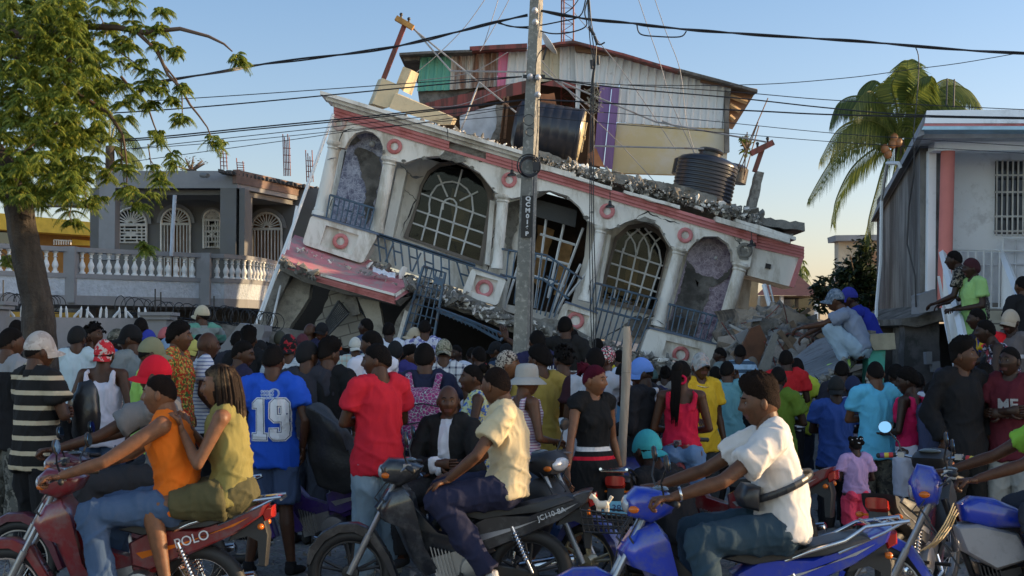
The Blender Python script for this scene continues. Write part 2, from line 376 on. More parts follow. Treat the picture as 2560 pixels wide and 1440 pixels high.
# cornice, fascia
def bandpoly(x0,x1,a0,a1,n=14):
    up=[(x0+(x1-x0)*i/n,Mx(x0+(x1-x0)*i/n)+a0) for i in range(n+1)]; dn=[(p[0],Mx(p[0])+a1) for p in up]; return up+dn[::-1]
mb=MB(); mb.prism(bandpoly(832,1330,-24,-14),YF-.16,.5); mb.prism(bandpoly(815,1330,-34,-25),YF-.30,.7); mb.prism(bandpoly(800,1326,-44,-35),YF-.42,.9)
crack(mb,[(1118,Mx(1118)-44),(1119,Mx(1118)-16)],YF-.42,3)
r2=random.Random(4)
for x0,x1,a0,a1,tl in ((1336,1440,-26,-14,0),(1448,1486,-22,-14,.5),(1430,1530,-20,-13,0),(1560,1640,-22,-14,.4),(1600,1700,-23,-15,-.5),(1790,1975,-24,-12,0),(1840,1990,-34,-25,.3),(1350,1500,-14,-12,0)):
    P=bandpoly(x0,x1,a0,a1,5); P=[(x,y+(x-x0)*.02*tl+r2.uniform(-1,1)) for x,y in P]; mb.prism(P,YF-.2-.06*r2.random(),.4)
mb.build('cornice',[WHITE,CRACK],bld)
mb=MB()
for i,(a,b) in enumerate(((-13,-5),(-4.5,4),(4.5,12))):
    for x0,x1 in ((834,1123),(1123,1215),(1215,1892)):
        if x0==1123 and i<2: continue
        mb.prism(bandpoly(x0,x1,a,b),YF-.13+.04*i,.4)
mb.build('pink_fascia',PINK,bld)
mb=MB(); mb.prism(bandpoly(1123,1215,-14,5),YF-.02,.3); mb.build('broken_fascia',CONC,bld)
# rings
def ring(cx,cy,r,Y,m=PINK,par=bld,rt=5):
    mb=MB(); c=W(cx,cy,Y-.02); s=Y/FPX; mb.torus(c,r*s,rt*s,Matrix.Rotation(R(90),3,'X'),28,8,sq=.5); return mb.build('ring_ornament',m,par,True)
for cx,cy in ((986,366),(1273,450),(1518,528),(1713,588)): ring(cx,cy,14.5,YF)
ring(848,309,13,YF,mat('faded_pink',(.50,.36,.32),.8)); ring(1862,626,15,YF,CONC)
# columns
def column(a,b,c,d,name='column',cr=None):
    """a,b top left/right px; c,d bottom left/right"""
    t=W((a[0]+b[0])/2,(a[1]+b[1])/2,YF+.12); u=W((c[0]+d[0])/2,(c[1]+d[1])/2,YF+.12); ax=(t-u).normalized()
    rt=abs(b[0]-a[0])*YF/FPX/2; rb=abs(d[0]-c[0])*YF/FPX/2; q=ax.to_track_quat('Z','Y').to_matrix(); L=(t-u).length
    mb=MB(); mb.lathe([(rb*1.25,-.02),(rb*1.25,.05),(rb*1.08,.07),(rb*1.1,.11),(rb,.14)]+[(lerp(rb,rt,i/8),.14+(L-.2)*i/8) for i in range(1,9)],u,20,rot=q)
    p=u+ax*(L-.04)
    mb.lathe([(rt*1.05,-.02),(rt*1.18,0),(rt*1.05,.03),(rt*1.3,.06),(rt*1.45,.075),(rt*1.45,.12),(rt*1.3,.13)],p,20,rot=q)
    o=mb.build(name,WM,bld,True,50)
    if cr:
        k=MB()
        for g in cr:
            crack(k,g,YF-.03,2.4,mi=0)
        k.build('crack',CRACK,o)
    return o
column((821,361),(852,371),(783,532),(818,543),cr=[[(838,395),(818,400)],[(835,490),(822,520),(830,528)]])
column((958,401),(991,411),(926,575),(957,583))
column((1243,495),(1272,502),(1230,662),(1256,676))
column((1490,573),(1515,579),(1447,742),(1480,760),cr=[[(1470,735),(1478,700),(1490,690)]])
column((1683,626),(1712,634),(1630,808),(1662,820),cr=[[(1640,800),(1660,812)]])
column((1834,666),(1866,674),(1780,853),(1816,864),cr=[[(1795,800),(1830,812)]])
for x0,y0,x1,y1,wd in ((852,372,822,545,10),(993,420,958,590,24),(1225,500,1212,660,12),(1520,585,1487,770,8),(1729,640,1680,800,20)): mb=MB(); mb.prism([(x0,y0),(x0+wd,y0+3),(x1+wd,y1+3),(x1,y1)],YF+.75,.5); mb.build('pilaster',WHITE,bld)
# tiled niches
def tilemat(name,a,b):
    m,n,bb=NT(name); t=tex(n,'noise',7,10,rough=.85); o=ramp(n,t,[(.40,a),(.5,tuple(x*.6+y*.4 for x,y in zip(a,b))),(.62,b)]); v=tex(n,'vor',9,feature='DISTANCE_TO_EDGE'); o=mixc(n,ramp(n,v,[(0,1),(.035,0)]),o,b)
    n.links.new(o,bb.inputs['Base Color']); bb.inputs['Roughness'].default_value=.35; return m
T1=tilemat('blue_marbled_tile',(.03,.035,.11),(.46,.48,.60)); T2=tilemat('purple_marbled_tile',(.08,.05,.10),(.44,.38,.46))
def niche(pts,Y,m,patch,name='tiled_niche'):
    mb=MB(); mb.prism(pts,Y,.15); 
    for p in patch: mb.prism(jag(p,3,rnd,7),Y-.03,.04,mi=1)
    o=mb.build(name,[m,CONCD],bld); return o
n1=[(866,372),(872,350),(888,333),(912,326),(932,331),(948,345),(957,366),(958,403),(953,430),(918,578),(824,550)]
niche([(x+2,y-1) for x,y in n1],YF+.5,T1,[[(893,368),(915,372),(936,384),(950,392),(953,430),(944,470),(936,500),(926,545),(915,560),(910,520),(916,480),(908,450),(901,425),(896,400),(884,384)],[(862,352),(890,340),(902,350),(870,364)]])
n2=[(1721,632),(1740,606),(1762,592),(1796,592),(1822,612),(1832,640),(1830,670),(1790,868),(1665,835)]
niche(n2,YF+.5,T2,[[(1719,650),(1740,682),(1765,690),(1795,698),(1828,668),(1822,690),(1796,712),(1775,716),(1772,745),(1758,775),(1750,800),(1742,830),(1735,846),(1667,832),(1690,760),(1708,700)],[(1738,700),(1746,706),(1742,718)]])
mb=MB(); mb.ball(W(930,360,YF+.3),.065,12,8); mb.ball(W(1790,645,YF+.32),.04,10,6); mb.build('globe_lamp',mat('dull_globe',(.35,.34,.33),.4),bld,True)
# planters
def planter(pts,rec,rc,rr,Yp=YF-.28):
    mb=MB()
    def rnde(l):
        o=[];n=len(l)
        for i in range(n):
            p,a,b=V(l[i]).to_2d() if 0 else V((*l[i],0)),V((*l[i-1],0)),V((*l[(i+1)%n],0))
            d1=(a-p); d2=(b-p); q=min(11,d1.length*.3,d2.length*.3); A=p+d1.normalized()*q; B=p+d2.normalized()*q
            for k in range(5): t=k/4; z=A.lerp(p,t).lerp(p.lerp(B,t),t); o.append((z.x,z.y))
        return o
    P=rnde(pts); mb.prism(P,Yp,.75,[rec]); mb.prism(rec,Yp+.09,.1,Yr=Yp)
    o=mb.build('planter',WHITE,bld); ring(rc[0],rc[1],rr,Yp+.08,PINK,o)
    cap=MB(); cap.prism([(pts[0][0]+3,pts[0][1]-3),(pts[1][0]+1,pts[1][1]-3),(pts[1][0]+1,pts[1][1]+2),(pts[0][0]+3,pts[0][1]+2)],Yp-.03,.8); cap.build('cap',mat('slate_paint',(.10,.13,.19),.6),o)
planter([(778,537),(945,586),(906,659),(755,610)],[(815,563),(897,588),(880,637),(800,612)],(851,603),15)
planter([(1180,669),(1267,697),(1243,765),(1153,737)],[(1190,686),(1245,702),(1232,745),(1177,729)],(1211,721),17.5)
planter([(1411,755),(1494,783),(1474,852),(1386,815)],[(1420,774),(1474,790),(1460,832),(1408,815)],(1439,801),17)
planter([(1622,820),(1820,868),(1797,922),(1600,884)],[(1666,851),(1752,873),(1742,908),(1655,888)],(1702,887),16.5)
# windows
WF=mat('window_frame_white',(.72,.72,.72),.5,bst=0,var=.1); WF2=mat('window_frame_bronze',(.16,.13,.11),.5,var=.1,bst=0)
def panemat():
    m,n,b=NT('window_pane'); b.inputs['Base Color'].default_value=(.01,.012,.014,1); b.inputs['Roughness'].default_value=.04; b.inputs['Specular IOR Level'].default_value=.9
    t=n.nodes.new('ShaderNodeBsdfTransparent'); t.inputs[0].default_value=(.7,.75,.75,1); x=n.nodes.new('ShaderNodeMixShader'); x.inputs[0].default_value=.85; out=n.nodes['Material Output']
    n.links.new(b.outputs[0],x.inputs[1]); n.links.new(t.outputs[0],x.inputs[2]); n.links.new(x.outputs[0],out.inputs[0]); return m
PANE=panemat()
def window(outer,inner,munt,curves,Y):
    mb=MB(); mb.prism(outer,Y-.06,.12,[inner]); o=mb.build('window',WF2,bld)
    m2=MB()
    for s in munt: m2.bars([s],Y-.02,.019,6)
    for s in curves: m2.bars([s],Y-.02,.019,6)
    m2.build('muntins',WF,o)
    p=MB(); p.prism(inner,Y+.03,.01); p.build('pane',PANE,o); return o
in1=[(1021,592),(1047,505),(1058,462),(1076,432),(1102,416),(1142,411),(1176,424),(1203,450),(1217,482),(1220,511),(1198,652)]
window(win1,in1,[[(1072,531),(1053,601)],[(1107,507),(1085,614)],[(1141,524),(1119,630)],[(1183,528),(1152,642)],[(1045,481),(1218,544)],[(1037,524),(1209,583)],[(1028,556),(1202,618)],[(1095,437),(1119,492)],[(1156,424),(1137,492)],[(1195,479),(1149,502)]],
 [[(1074,531),(1073,510),(1077,487),(1092,465),(1112,456),(1131,454),(1150,459),(1167,472),(1180,492),(1183,528)],[(1107,524),(1108,510),(1114,500),(1124,496),(1134,499),(1141,508),(1141,524)]],Yb)
in2=[(1505,744),(1531,645),(1544,600),(1573,574),(1610,567),(1642,584),(1664,608),(1668,622),(1632,775)]
g1=lambda *p:list(p)
window(win2,in2,[[(1534,624),(1667,668)],[(1524,657),(1659,699)],[(1515,688),(1650,733)],[(1558,620),(1534,748)],[(1591,632),(1564,756)],[(1624,645),(1590,765)],[(1653,655),(1616,771)]],
 [[(1558,630),(1566,603),(1580,586),(1600,572)],[(1591,637),(1599,607),(1612,588),(1630,578)],[(1624,649),(1630,620),(1640,603),(1652,594)],[(1591,637),(1587,610),(1577,592),(1566,580)],[(1624,649),(1621,615),(1608,588),(1590,570)],[(1653,657),(1648,625),(1635,598),(1612,570)]],Yb)
in2b=MB()
# rooms behind the openings
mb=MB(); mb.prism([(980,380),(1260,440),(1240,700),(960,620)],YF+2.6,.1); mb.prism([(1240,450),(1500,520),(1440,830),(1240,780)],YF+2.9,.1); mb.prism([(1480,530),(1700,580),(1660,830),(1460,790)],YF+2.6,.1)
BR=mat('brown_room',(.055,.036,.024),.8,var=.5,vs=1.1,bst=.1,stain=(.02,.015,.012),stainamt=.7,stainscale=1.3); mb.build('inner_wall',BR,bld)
OR=mat('ochre_reflection',(.45,.27,.12),.8,var=.3,vs=4)  # ochre patches painted in to mimic warm reflections in the openings
for P in ([(1130,470),(1180,485),(1160,610),(1125,600)],[(1345,560),(1385,575),(1352,720),(1330,700)],[(1400,600),(1432,612),(1410,745),(1385,735)],[(1570,640),(1600,650),(1590,720),(1560,712)]): mb=MB(); mb.prism(jag(P,3,rnd,14),YF+2.3,.04); mb.build('curtain_warm_patch',OR,bld)
mb=MB(); mb.prism([(1337,505),(1342,498),(1443,526),(1438,568),(1336,540)],YF+.7,.06); mb.build('blank_sign_panel',mat('charcoal_board',(.022,.024,.028),.5),bld)
# leaning white door leaves
mb=MB(); 
for s in ([(1366,545),(1337,770)],[(1410,560),(1370,745)],[(1458,570),(1374,796)],[(1320,590),(1262,770)],[(1350,585),(1438,612)],[(1340,640),(1425,662)],[(1335,690),(1410,715)],[(1452,660),(1385,795)],[(1500,640),(1420,740)]): mb.bars([s],YF+.9,.025,4)
mb.build('door_leaf',WF,bld)
# railings
def railing(main,thin,Y=YF-.05,r1=.022,r2=.016):
    o=MB().bars(main,Y,r1,6)
    o.bars(thin,Y,r2,5); return o.build('railing',BLUEM,bld)
def verts(a,b,c,d,n,skip=()): return [[(lerp(a[0],b[0],i/(n-1)),lerp(a[1],b[1],i/(n-1))),(lerp(c[0],d[0],i/(n-1)),lerp(c[1],d[1],i/(n-1)))] for i in range(n) if i not in skip]
railing([[(825,487),(936,521)],[(815,546),(922,577)]],verts((825,487),(936,521),(815,546),(922,577),10)+[[(833,512),(845,516)],[(862,524),(880,530)],[(895,533),(912,539)]])
railing([[(921,577),(1188,663)],[(922,579),(1188,665)],[(923,581),(1188,667)]],
 [[(944,591),(951,655)],[(961,595),(969,658)],[(981,600),(989,664)],[(1001,608),(1008,668)],[(1021,614),(1027,678)],[(1041,619),(1047,685)],[(1060,625),(1065,689)],[(1082,632),(1084,695)],[(1102,638),(1104,692)],[(1122,645),(1124,715)],[(1141,652),(1159,716)],[(1165,658),(1175,692)],
 [(930,609),(963,622)],[(984,627),(1004,633)],[(1022,640),(1044,648)],[(1062,653),(1083,661)],[(1103,668),(1122,674)],[(1150,684),(1191,697)],[(963,655),(984,606)],[(1030,680),(1052,632)]],YF-.1,.026,.018)
railing([[(1254,622),(1336,637)],[(1250,686),(1300,698)],[(1336,633),(1367,638),(1455,697)],[(1336,694),(1360,700),(1422,748)]],
 [[(1271,626),(1266,689)],[(1288,629),(1280,693)],[(1300,631),(1285,760)],[(1340,634),(1332,695)],[(1354,636),(1337,770)],[(1368,640),(1341,782)],[(1383,652),(1350,786)],[(1397,660),(1362,790)],[(1412,670),(1372,795)],[(1425,680),(1384,793)],[(1438,688),(1412,745)],[(1395,700),(1372,715)],[(1365,690),(1395,708)]],YF+.05)
railing([[(1488,707),(1643,748)],[(1487,770),(1600,800)]],verts((1488,707),(1643,748),(1460,842),(1590,880),11)+[[(1520,742),(1540,748)],[(1560,752),(1580,758)]])
railing([[(1671,760),(1797,792)],[(1662,826),(1776,856)]],verts((1676,762),(1797,792),(1664,826),(1776,856),9)+[[(1690,790),(1706,794)],[(1722,800),(1738,804)],[(1752,808),(1770,812)]])
# hanging lamps
for x,y in ((1280,436),(1525,515),(1879,612)):
    mb=MB(); s=YF/FPX; p=W(x,y,YF-.25); mb.tube([W(x,y-36,YF-.25),p],.008,5); mb.lathe([(.01,.1),(.03,.08),(.035,.03),(.085,.0),(.09,-.03),(.02,-.035)],p,12); mb.build('hanging_lamp',DARKM,bld,True)
# side wing (box on the right)
mb=MB(); P=[(1876,610),(2009,640),(1984,719),(1868,688)]; mb.prism(P,YF+.1,1.0); mb.build('side_balcony_box',WHITE,bld)
mb=MB()
for i in range(4): mb.prism([(1889,588+i*8),(2011,617+i*7.5),(2010,624+i*7.5),(1888,595+i*8)],YF-.03+.03*i,1.2)
mb.prism([(1998,646),(2010,643),(1985,719),(1974,716)],YF+.04,.1); mb.build('side_fascia',PINK,bld)
mb=MB(); mb.prism([(1915,658),(1928,661),(1926,673),(1913,670)],YF+.07,.05); mb.build('wall_vent',DARKM,bld)
mb=MB(); mb.prism(jag([(1880,575),(1985,585),(1975,615),(1900,600)],3,rnd),YF+.2,1.5); mb.build('roof_beam',CONC,bld)
# broken roof slab edge
mb=MB(); top=[(1330,386),(1400,398),(1470,420),(1560,436),(1640,452),(1700,480),(1780,500),(1860,532),(1940,548),(2012,556),(2012,578),(1900,560),(1800,530),(1640,490),(1500,455),(1330,405)]
mb.prism(jag(top,3,rnd,12),YF+.15,4.5); mb.build('roof_slab',CONC,bld)
mb=MB(); mb.prism([(838,262),(1100,328),(1340,392),(1340,408),(838,275)],YF+.2,5); mb.build('roof_slab',CONC,bld)
mb=MB(); r3=random.Random(21)
debris(mb,[(1335,392,YF+.1),(1500,436,YF+.1),(1640,470,YF+.1),(1780,512,YF+.1),(1900,545,YF+.1)],420,.03,.24,r3,.25,9,[0,0,0,1]); debris(mb,[(1340,405,YF),(1640,487,YF),(1900,560,YF)],260,.02,.14,r3,.1,6,[0,1,0]); debris(mb,[(830,246,YF),(1130,325,YF),(1330,385,YF)],130,.02,.12,r3,.2,4,[0,1])
debris(mb,[(1335,400,YF-.1),(1500,440,YF-.1),(1640,476,YF-.1),(1900,552,YF-.1)],700,.012,.07,r3,.25,9,[0,0,1])
tag(mb.build('roof_rubble',[CONC,WHITE],bld),kind='stuff')
# blocks with holes on roof edge
BLK=mat('sunlit_block',(.46,.36,.25),.9,var=.2,vs=5,bst=.5)
mb=MB()
for P in ([(1348,376),(1372,381),(1404,396),(1400,412),(1352,392)],[(1412,404),(1450,418),(1446,426),(1408,413)],[(1478,425),(1500,421),(1570,440),(1574,452),(1555,462),(1480,440)],[(1640,452),(1700,462),(1792,492),(1790,510),(1700,490),(1638,470)]): mb.prism(jag(P,2,rnd,9),YF-.12,.4)
mb.build('broken_block',BLK if 0 else CONC,bld)
# grey concrete stump at right end of roof
mb=MB(); mb.prism(jag([(1893,427),(1911,431),(1888,532),(1868,527)],1.2,rnd,14),YF+.5,.35); mb.build('concrete_stump',CONC,bld)
# floor slab: pink balcony floor coming towards the camera
def slab3(name,pts,down,m,par=bld):
    mb=MB(); mb.solid([W(*p) for p in pts],down); return mb.build(name,m,par)
slab3('balcony_floor',[(737,587,27.2),(940,655,27.2),(1022,700,26.8),(1018,712,26.1),(986,732,25.6),(800,681,25.7),(712,652,25.8),(703,640,26.0),(712,620,26.4)],(.03,0,-.14),PINKF)
mb=MB(); mb.solid([W(802,684,25.58),W(987,734,25.48),W(986,740,25.48),W(801,690,25.58)],(0,.2,0)); mb.solid([W(762,668,25.62),W(796,680,25.62),W(795,688,25.62),W(761,677,25.62)],(0,.2,0)); mb.solid([W(988,734,25.48),W(1020,712,26.0),W(1019,722,26.0),W(989,744,25.48)],(0,.1,0)); mb.build('floor_edge',WHITE,bld)
mb=MB()
for i in range(3): mb.solid([W(778+6*i,686+6*i,25.66+.04*i),W(986,742+6*i,25.56+.04*i),W(985,748+6*i,25.56+.04*i),W(779+6*i,692+6*i,25.66+.04*i)],(0,.3,0))
mb.build('floor_molding',PINK,bld)
mb=MB(); mb.solid([W(x,y,z) for x,y,z in ((700,655,25.9),(760,680,25.8),(860,712,25.8),(985,748,25.7),(1030,740,26.3),(1000,765,26.2),(860,735,26),(760,705,26),(700,675,26))],(0,1.0,0))
debris(mb,[(702,650,25.8),(790,690,25.7)],70,.04,.2,r3,.15,7,[0]); debris(mb,[(1015,712,26),(1060,740,26.6)],60,.04,.22,r3,.25,10,[0]); debris(mb,[(740,620,26.6),(850,660,26.3),(1000,715,26)],60,.02,.09,r3,.25,5,[0,1]); debris(mb,[(925,665,26.9),(1170,740,26.9)],170,.03,.2,r3,.25,8,[0,0,1])
tag(mb.build('broken_floor_edge',[CONC,WHITE],bld),kind='stuff')
mb=MB(); mb.prism(jag([(1000,690),(1170,738),(1290,790),(1400,800),(1480,845),(1600,885),(1760,925),(1900,960),(1900,985),(1700,950),(1560,915),(1400,870),(1330,850),(1170,785),(1010,735)],3,rnd,12),YF-.35,2.2)
debris(mb,[(1010,705,YF-.4),(1160,755,YF-.4),(1290,805,YF-.4),(1400,830,YF-.4),(1600,895,YF-.4),(1750,935,YF-.4)],520,.03,.26,r3,.3,11,[0,0,0,1]); debris(mb,[(1060,730,YF-.5),(1290,812,YF-.5)],160,.03,.2,r3,.2,8,[0,1,0]); 
debris(mb,[(1010,705,YF-.5),(1290,805,YF-.5),(1600,895,YF-.5),(1750,935,YF-.5)],700,.012,.06,r3,.3,12,[0,0,1])
debris(mb,[(1300,800,YF-.3),(1400,845,YF-.3)],120,.03,.2,r3,.2,14,[0,1,0])
mb.build('crushed_floor_slab',[CONC,WHITE],bld)['kind']='stuff'
for P in ([(1196,775),(1240,785),(1272,806),(1280,815),(1262,812),(1215,795),(1198,788)],[(1208,793),(1222,791),(1226,800),(1216,806)],[(1098,733),(1118,745),(1112,750),(1096,740)],[(1300,803),(1345,820),(1340,826),(1300,812)]): mb=MB(); mb.prism(jag(P,1,rnd,12),YF-.6,.06); mb.build('plaster_flake',WHITE2,bld)
# lower storey ruins
mb=MB(); mb.prism([(690,700),(1060,740),(1300,830),(1650,920),(1900,970),(1900,1010),(650,1010),(640,860)],YF+2.2,.2); mb.prism([(640,835),(1900,975),(1900,1040),(640,1040)],YF+1.0,.1); mb.build('ground_floor_shade',INSHADE,bld)  # near-black panels paint in the shade of the crushed storey
def ruin(name,P,Y,t,m,j=1.5): 
    mb=MB(); mb.prism(jag(P,j,rnd,12),Y,t); return mb.build(name,m,bld)
ruin('leaning_column',[(735,690),(778,702),(772,745),(690,870),(662,870),(648,845)],26.4,.4,CREAM if 0 else mat('dirty_cream',(.36,.33,.27),.85,var=.15,bst=.3,stain=(.2,.18,.15),stainamt=.5),.8)
ruin('leaning_column',[(700,676),(728,684),(655,840),(640,835),(632,825)],26.2,.4,CONC)
ruin('leaning_column',[(884,722),(945,742),(962,842),(966,870),(930,870),(918,800),(900,760)],26.3,.4,mat('dirty_cream',(.36,.33,.27)),.6)
ruin('leaning_column',[(1030,745),(1062,745),(1008,865),(975,870),(990,800)],26.3,.4,CONC)
ruin('leaning_column',[(1012,775),(1022,780),(1000,870),(985,870)],26.2,.2,WHITE,.4)
bw=brickmat('grey_block_wall',(.30,.28,.24),(.22,.21,.18),(.10,.09,.08),1,rot=R(15))
ruin('block_wall',[(832,710),(866,716),(880,760),(910,790),(930,870),(770,870),(790,800),(806,780)],26.5,.3,bw)
ruin('block_wall',[(856,720),(885,722),(900,785),(880,790),(852,745)],26.35,.2,CONC)
mb=MB(); mb.bars(verts((846,752),(872,783),(815,802),(818,836),10),26.2,.012,5); mb.bars([[(846,752),(872,783)],[(815,802),(820,838)],[(846,752),(815,802)],[(872,783),(820,838)]],26.2,.02,5); mb.build('window_grille',DARKM,bld)
# hanging blue gate
mb=MB(); gq=[(1058,666),(1113,682),(1080,868),(1003,850)]
mb.bars([gq+[gq[0]]],26.0,.03,5); mb.bars(verts(gq[0],gq[1],gq[3],gq[2],6),26.02,.014,5); mb.bars(verts(gq[0],gq[3],gq[1],gq[2],9),26.0,.013,5); mb.prism([(1088,690),(1112,698),(1107,716),(1084,708)],25.97,.02)
mb.build('hanging_gate',BLUEM,bld)
mb=MB(); mb.bars([[(1090,770),(1170,800),(1262,838)],[(1100,780),(1180,812),(1248,850)],[(1262,815),(1262,838),(1250,852)]],25.9,.03,5)
mb.bars([[(1090+i*10,770+i*4),(1095+i*10,782+i*4.4)] for i in range(16)],25.9,.012,4); mb.build('twisted_rail',BLUEM,bld)
# roof debris: leaning cream parapet blocks
def block3(P,Y,t,shift,m=CREAM,par=bld,name='parapet_block',lab=None):
    mb=MB(); f=[W(x,y,Y) for x,y in P]; mb.extrude(f,[p+V(shift) for p in f]); o=mb.build(name,m,par)
    if lab: o['label']=lab
    return o
PB=mat('parapet_paint',(.50,.43,.29),.8,var=.1,vs=2,bst=.15,stain=(.36,.30,.2),stainamt=.4)
block3([(956,195),(1001,214),(986,262),(968,270),(931,259)],YF+.3,0,(-.13,.5,.06),PB)
block3([(1008,166),(1026,173),(1008,228),(990,212)],YF+.5,0,(.14,.35,-.02),PB); 
block3([(988,233),(1114,286),(1133,296),(1127,311),(1104,312),(973,270)],YF+.2,0,(.06,.4,.05),PB)
# poles leaning at the left
for a,b,r in (((833,285),(632,832),.032),((826,300),(650,800),.018),((742,515),(668,858),.022),((1910,712),(1950,880),.045)):
    yy=YF-.4 if a[0]<1500 else 26
    mb=MB(); mb.tube([W(*a,yy),W((a[0]+b[0])/2+3,(a[1]+b[1])/2,yy-.3),W(*b,yy-.8)],r,8)
    solo('leaning_pole',mb,WHITE2,{833:'long white pipe leaning against the left end of the tilted house',826:'thin white conduit beside the long leaning pipe',742:'short white pipe standing left of the pink balcony floor',1910:'white pipe propped under the right corner box of the tilted house'}[a[0]],'pole',smooth=True)
mb=MB(); mb.tube([W(1924,712,26),W(1945,800,25.9),W(1948,850,25.8)],.018,6); solo('hanging_conduit',mb,WHITE2,'thin bent conduit hanging right of the propping white pipe','conduit',smooth=True)
mb=MB(); mb.prism([(936,676),(950,674),(965,684),(985,690),(992,700),(975,703),(955,697),(940,691),(930,684)],26.0,.05)
cl=MB(); r4=random.Random(2)
n=10
for i in range(n+1):
    for j in range(6):
        t=i/n; u=j/5; p=W(932+56*t,680+17*t-(u-.5)*12,26.2-.25*(1-u)); cl.v.append((p.x,p.y,p.z+.05+.05*noise.noise((i*.9,j*.9,2))))
for i in range(n):
    for j in range(5): a=i*6+j; cl.f.append((a,a+1,a+7,a+6)); cl.m.append(0)
solo('white_cloth',cl,mat('white_cotton',(.75,.76,.8),.8,bst=.2),'crumpled white shirt lying on the pink balcony floor','cloth',smooth=True)
# ---------- rooftop shack ----------
def corr(name,quad,Y,n,m,par,amp=.02,dy=0):
    """vertical-ribbed sheet: quad px TL,TR,BR,BL"""
    mb=MB(); N=n*6
    tl,tr,br,bl=quad; vs=[]
    for k,(a,b) in enumerate(((tl,tr),(bl,br))):
        for i in range(N+1):
            t=i/N; p=W(lerp(a[0],b[0],t),lerp(a[1],b[1],t),Y); ph=(t*n)%1; h=amp if ph<.18 else 0
            vs.append((p.x,p.y-h,p.z))
    fs=[(i,i+1,N+2+i,N+1+i) for i in range(N)]
    b=[(x,y+.03,z) for x,y,z in vs]; M=len(vs); mb.add(vs,fs); mb.add(b,[f[::-1] for f in fs])
    return mb.build(name,m,par)
shack=thing('rooftop_shack','long patchwork shack of metal sheets on the roof of the tilted house','shack',tuple(W(1500,430,29.5)))
YS=29.5
SH_W=rustmat('white_sheet',(.58,.60,.62),(.22,.13,.08),.15); SH_R=rustmat('rusty_white_sheet',(.40,.39,.37),(.17,.08,.05),.75); SH_T=rustmat('teal_sheet',(.10,.34,.27),(.12,.07,.05),.2); SH_P=rustmat('pink_sheet',(.55,.16,.28),(.45,.35,.35),.4); SH_C=rustmat('cream_sheet',(.46,.42,.32),(.2,.12,.07),.2); SH_X=rustmat('red_sheet',(.22,.05,.045),(.07,.03,.025),.7)
corr('teal_wall_sheet',[(1053,134),(1129,129),(1124,225),(1043,228)],YS,4,SH_T,shack,.03)
corr('rusty_wall_sheet',[(1129,129),(1190,126),(1185,220),(1124,225)],YS,3,SH_R,shack,.03)
corr('rusty_wall_sheet',[(1190,128),(1247,127),(1241,216),(1185,220)],YS,3,SH_R,shack,.03)
corr('pink_wall_sheet',[(1247,128),(1272,128),(1263,218),(1242,218)],YS-.02,1,SH_P,shack,.03)
corr('white_wall_sheet',[(1272,127),(1355,122),(1352,206),(1263,216)],YS,4,SH_W,shack,.03)
corr('cream_wall_sheet',[(1352,119),(1400,110),(1398,200),(1350,205)],YS,2,SH_C,shack,.03)
corr('white_wall_sheet',[(1400,110),(1440,104),(1442,210),(1398,201)],YS,2,SH_W,shack,.03)
corr('white_wall_sheet',[(1436,128),(1560,142),(1545,225),(1440,210)],YS-.05,6,SH_W,shack,.035)
corr('white_wall_sheet',[(1556,136),(1700,178),(1690,318),(1541,305)],YS-.02,7,SH_W,shack,.035)
corr('white_wall_sheet',[(1700,180),(1827,216),(1819,322),(1690,317)],YS-.02,7,SH_W,shack,.035)
corr('white_wall_sheet',[(1440,205),(1452,208),(1448,280),(1438,278)],YS-.02,1,SH_W,shack,.03)
def part(name,P,Y,t,m,par,j=0,holes=()):
    mb=MB(); mb.prism(jag(P,j,rnd,12) if j else P,Y,t,holes); return mb.build(name,m,par)
part('cream_wall',[(1543,307),(1821,322),(1815,440),(1530,432)],YS,.2,mat('pale_yellow_wall',(.50,.42,.25),.85,var=.06,vs=.8,bst=.1,stain=(.52,.47,.38),stainamt=.5,stainscale=.6),shack)
PUR=mat('purple_shutter',(.16,.09,.24),.6,var=.1,vs=3,stretch=(8,8,.5))
part('purple_shutter',[(1500,213),(1529,216),(1508,416),(1484,408)],YS-.12,.05,PUR,shack); part('purple_shutter',[(1531,216),(1549,219),(1531,423),(1510,418)],YS-.16,.05,PUR,shack)
part('door_frame',[(1483,216),(1488,216),(1472,410),(1467,408)],YS-.1,.1,WOOD,shack)
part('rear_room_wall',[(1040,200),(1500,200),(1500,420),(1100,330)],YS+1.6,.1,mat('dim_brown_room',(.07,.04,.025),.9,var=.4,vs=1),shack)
for P,Y in (([(1060,258),(1190,228),(1315,201),(1350,204),(1352,222),(1190,262),(1075,278)],YS-.3),([(1075,272),(1190,255),(1200,275),(1135,292)],YS-.35),([(1395,196),(1440,212),(1438,222),(1350,212)],YS-.3)): part('red_roof_sheet',P,Y,.04,SH_X,shack,1)
part('dark_block_wall',[(1045,228),(1190,222),(1100,262),(1050,262)],YS+.1,.2,CONCD,shack,1)
part('white_inner_wall',[(1150,290),(1190,275),(1240,262),(1250,275),(1238,325),(1225,350),(1150,330)],YS-.6,.2,mat('bluish_plaster',(.50,.52,.56),.8,bst=.1),shack,1)
part('broken_wall_edge',[(1240,262),(1258,262),(1248,350),(1226,348),(1240,322)],YS-.65,.25,CONC,shack,2)
part('door_post',[(1258,240),(1263,240),(1252,345),(1246,344)],YS-.5,.1,WOOD,shack); part('door_post',[(1268,240),(1273,240),(1264,345),(1258,345)],YS-.5,.1,WOOD,shack)
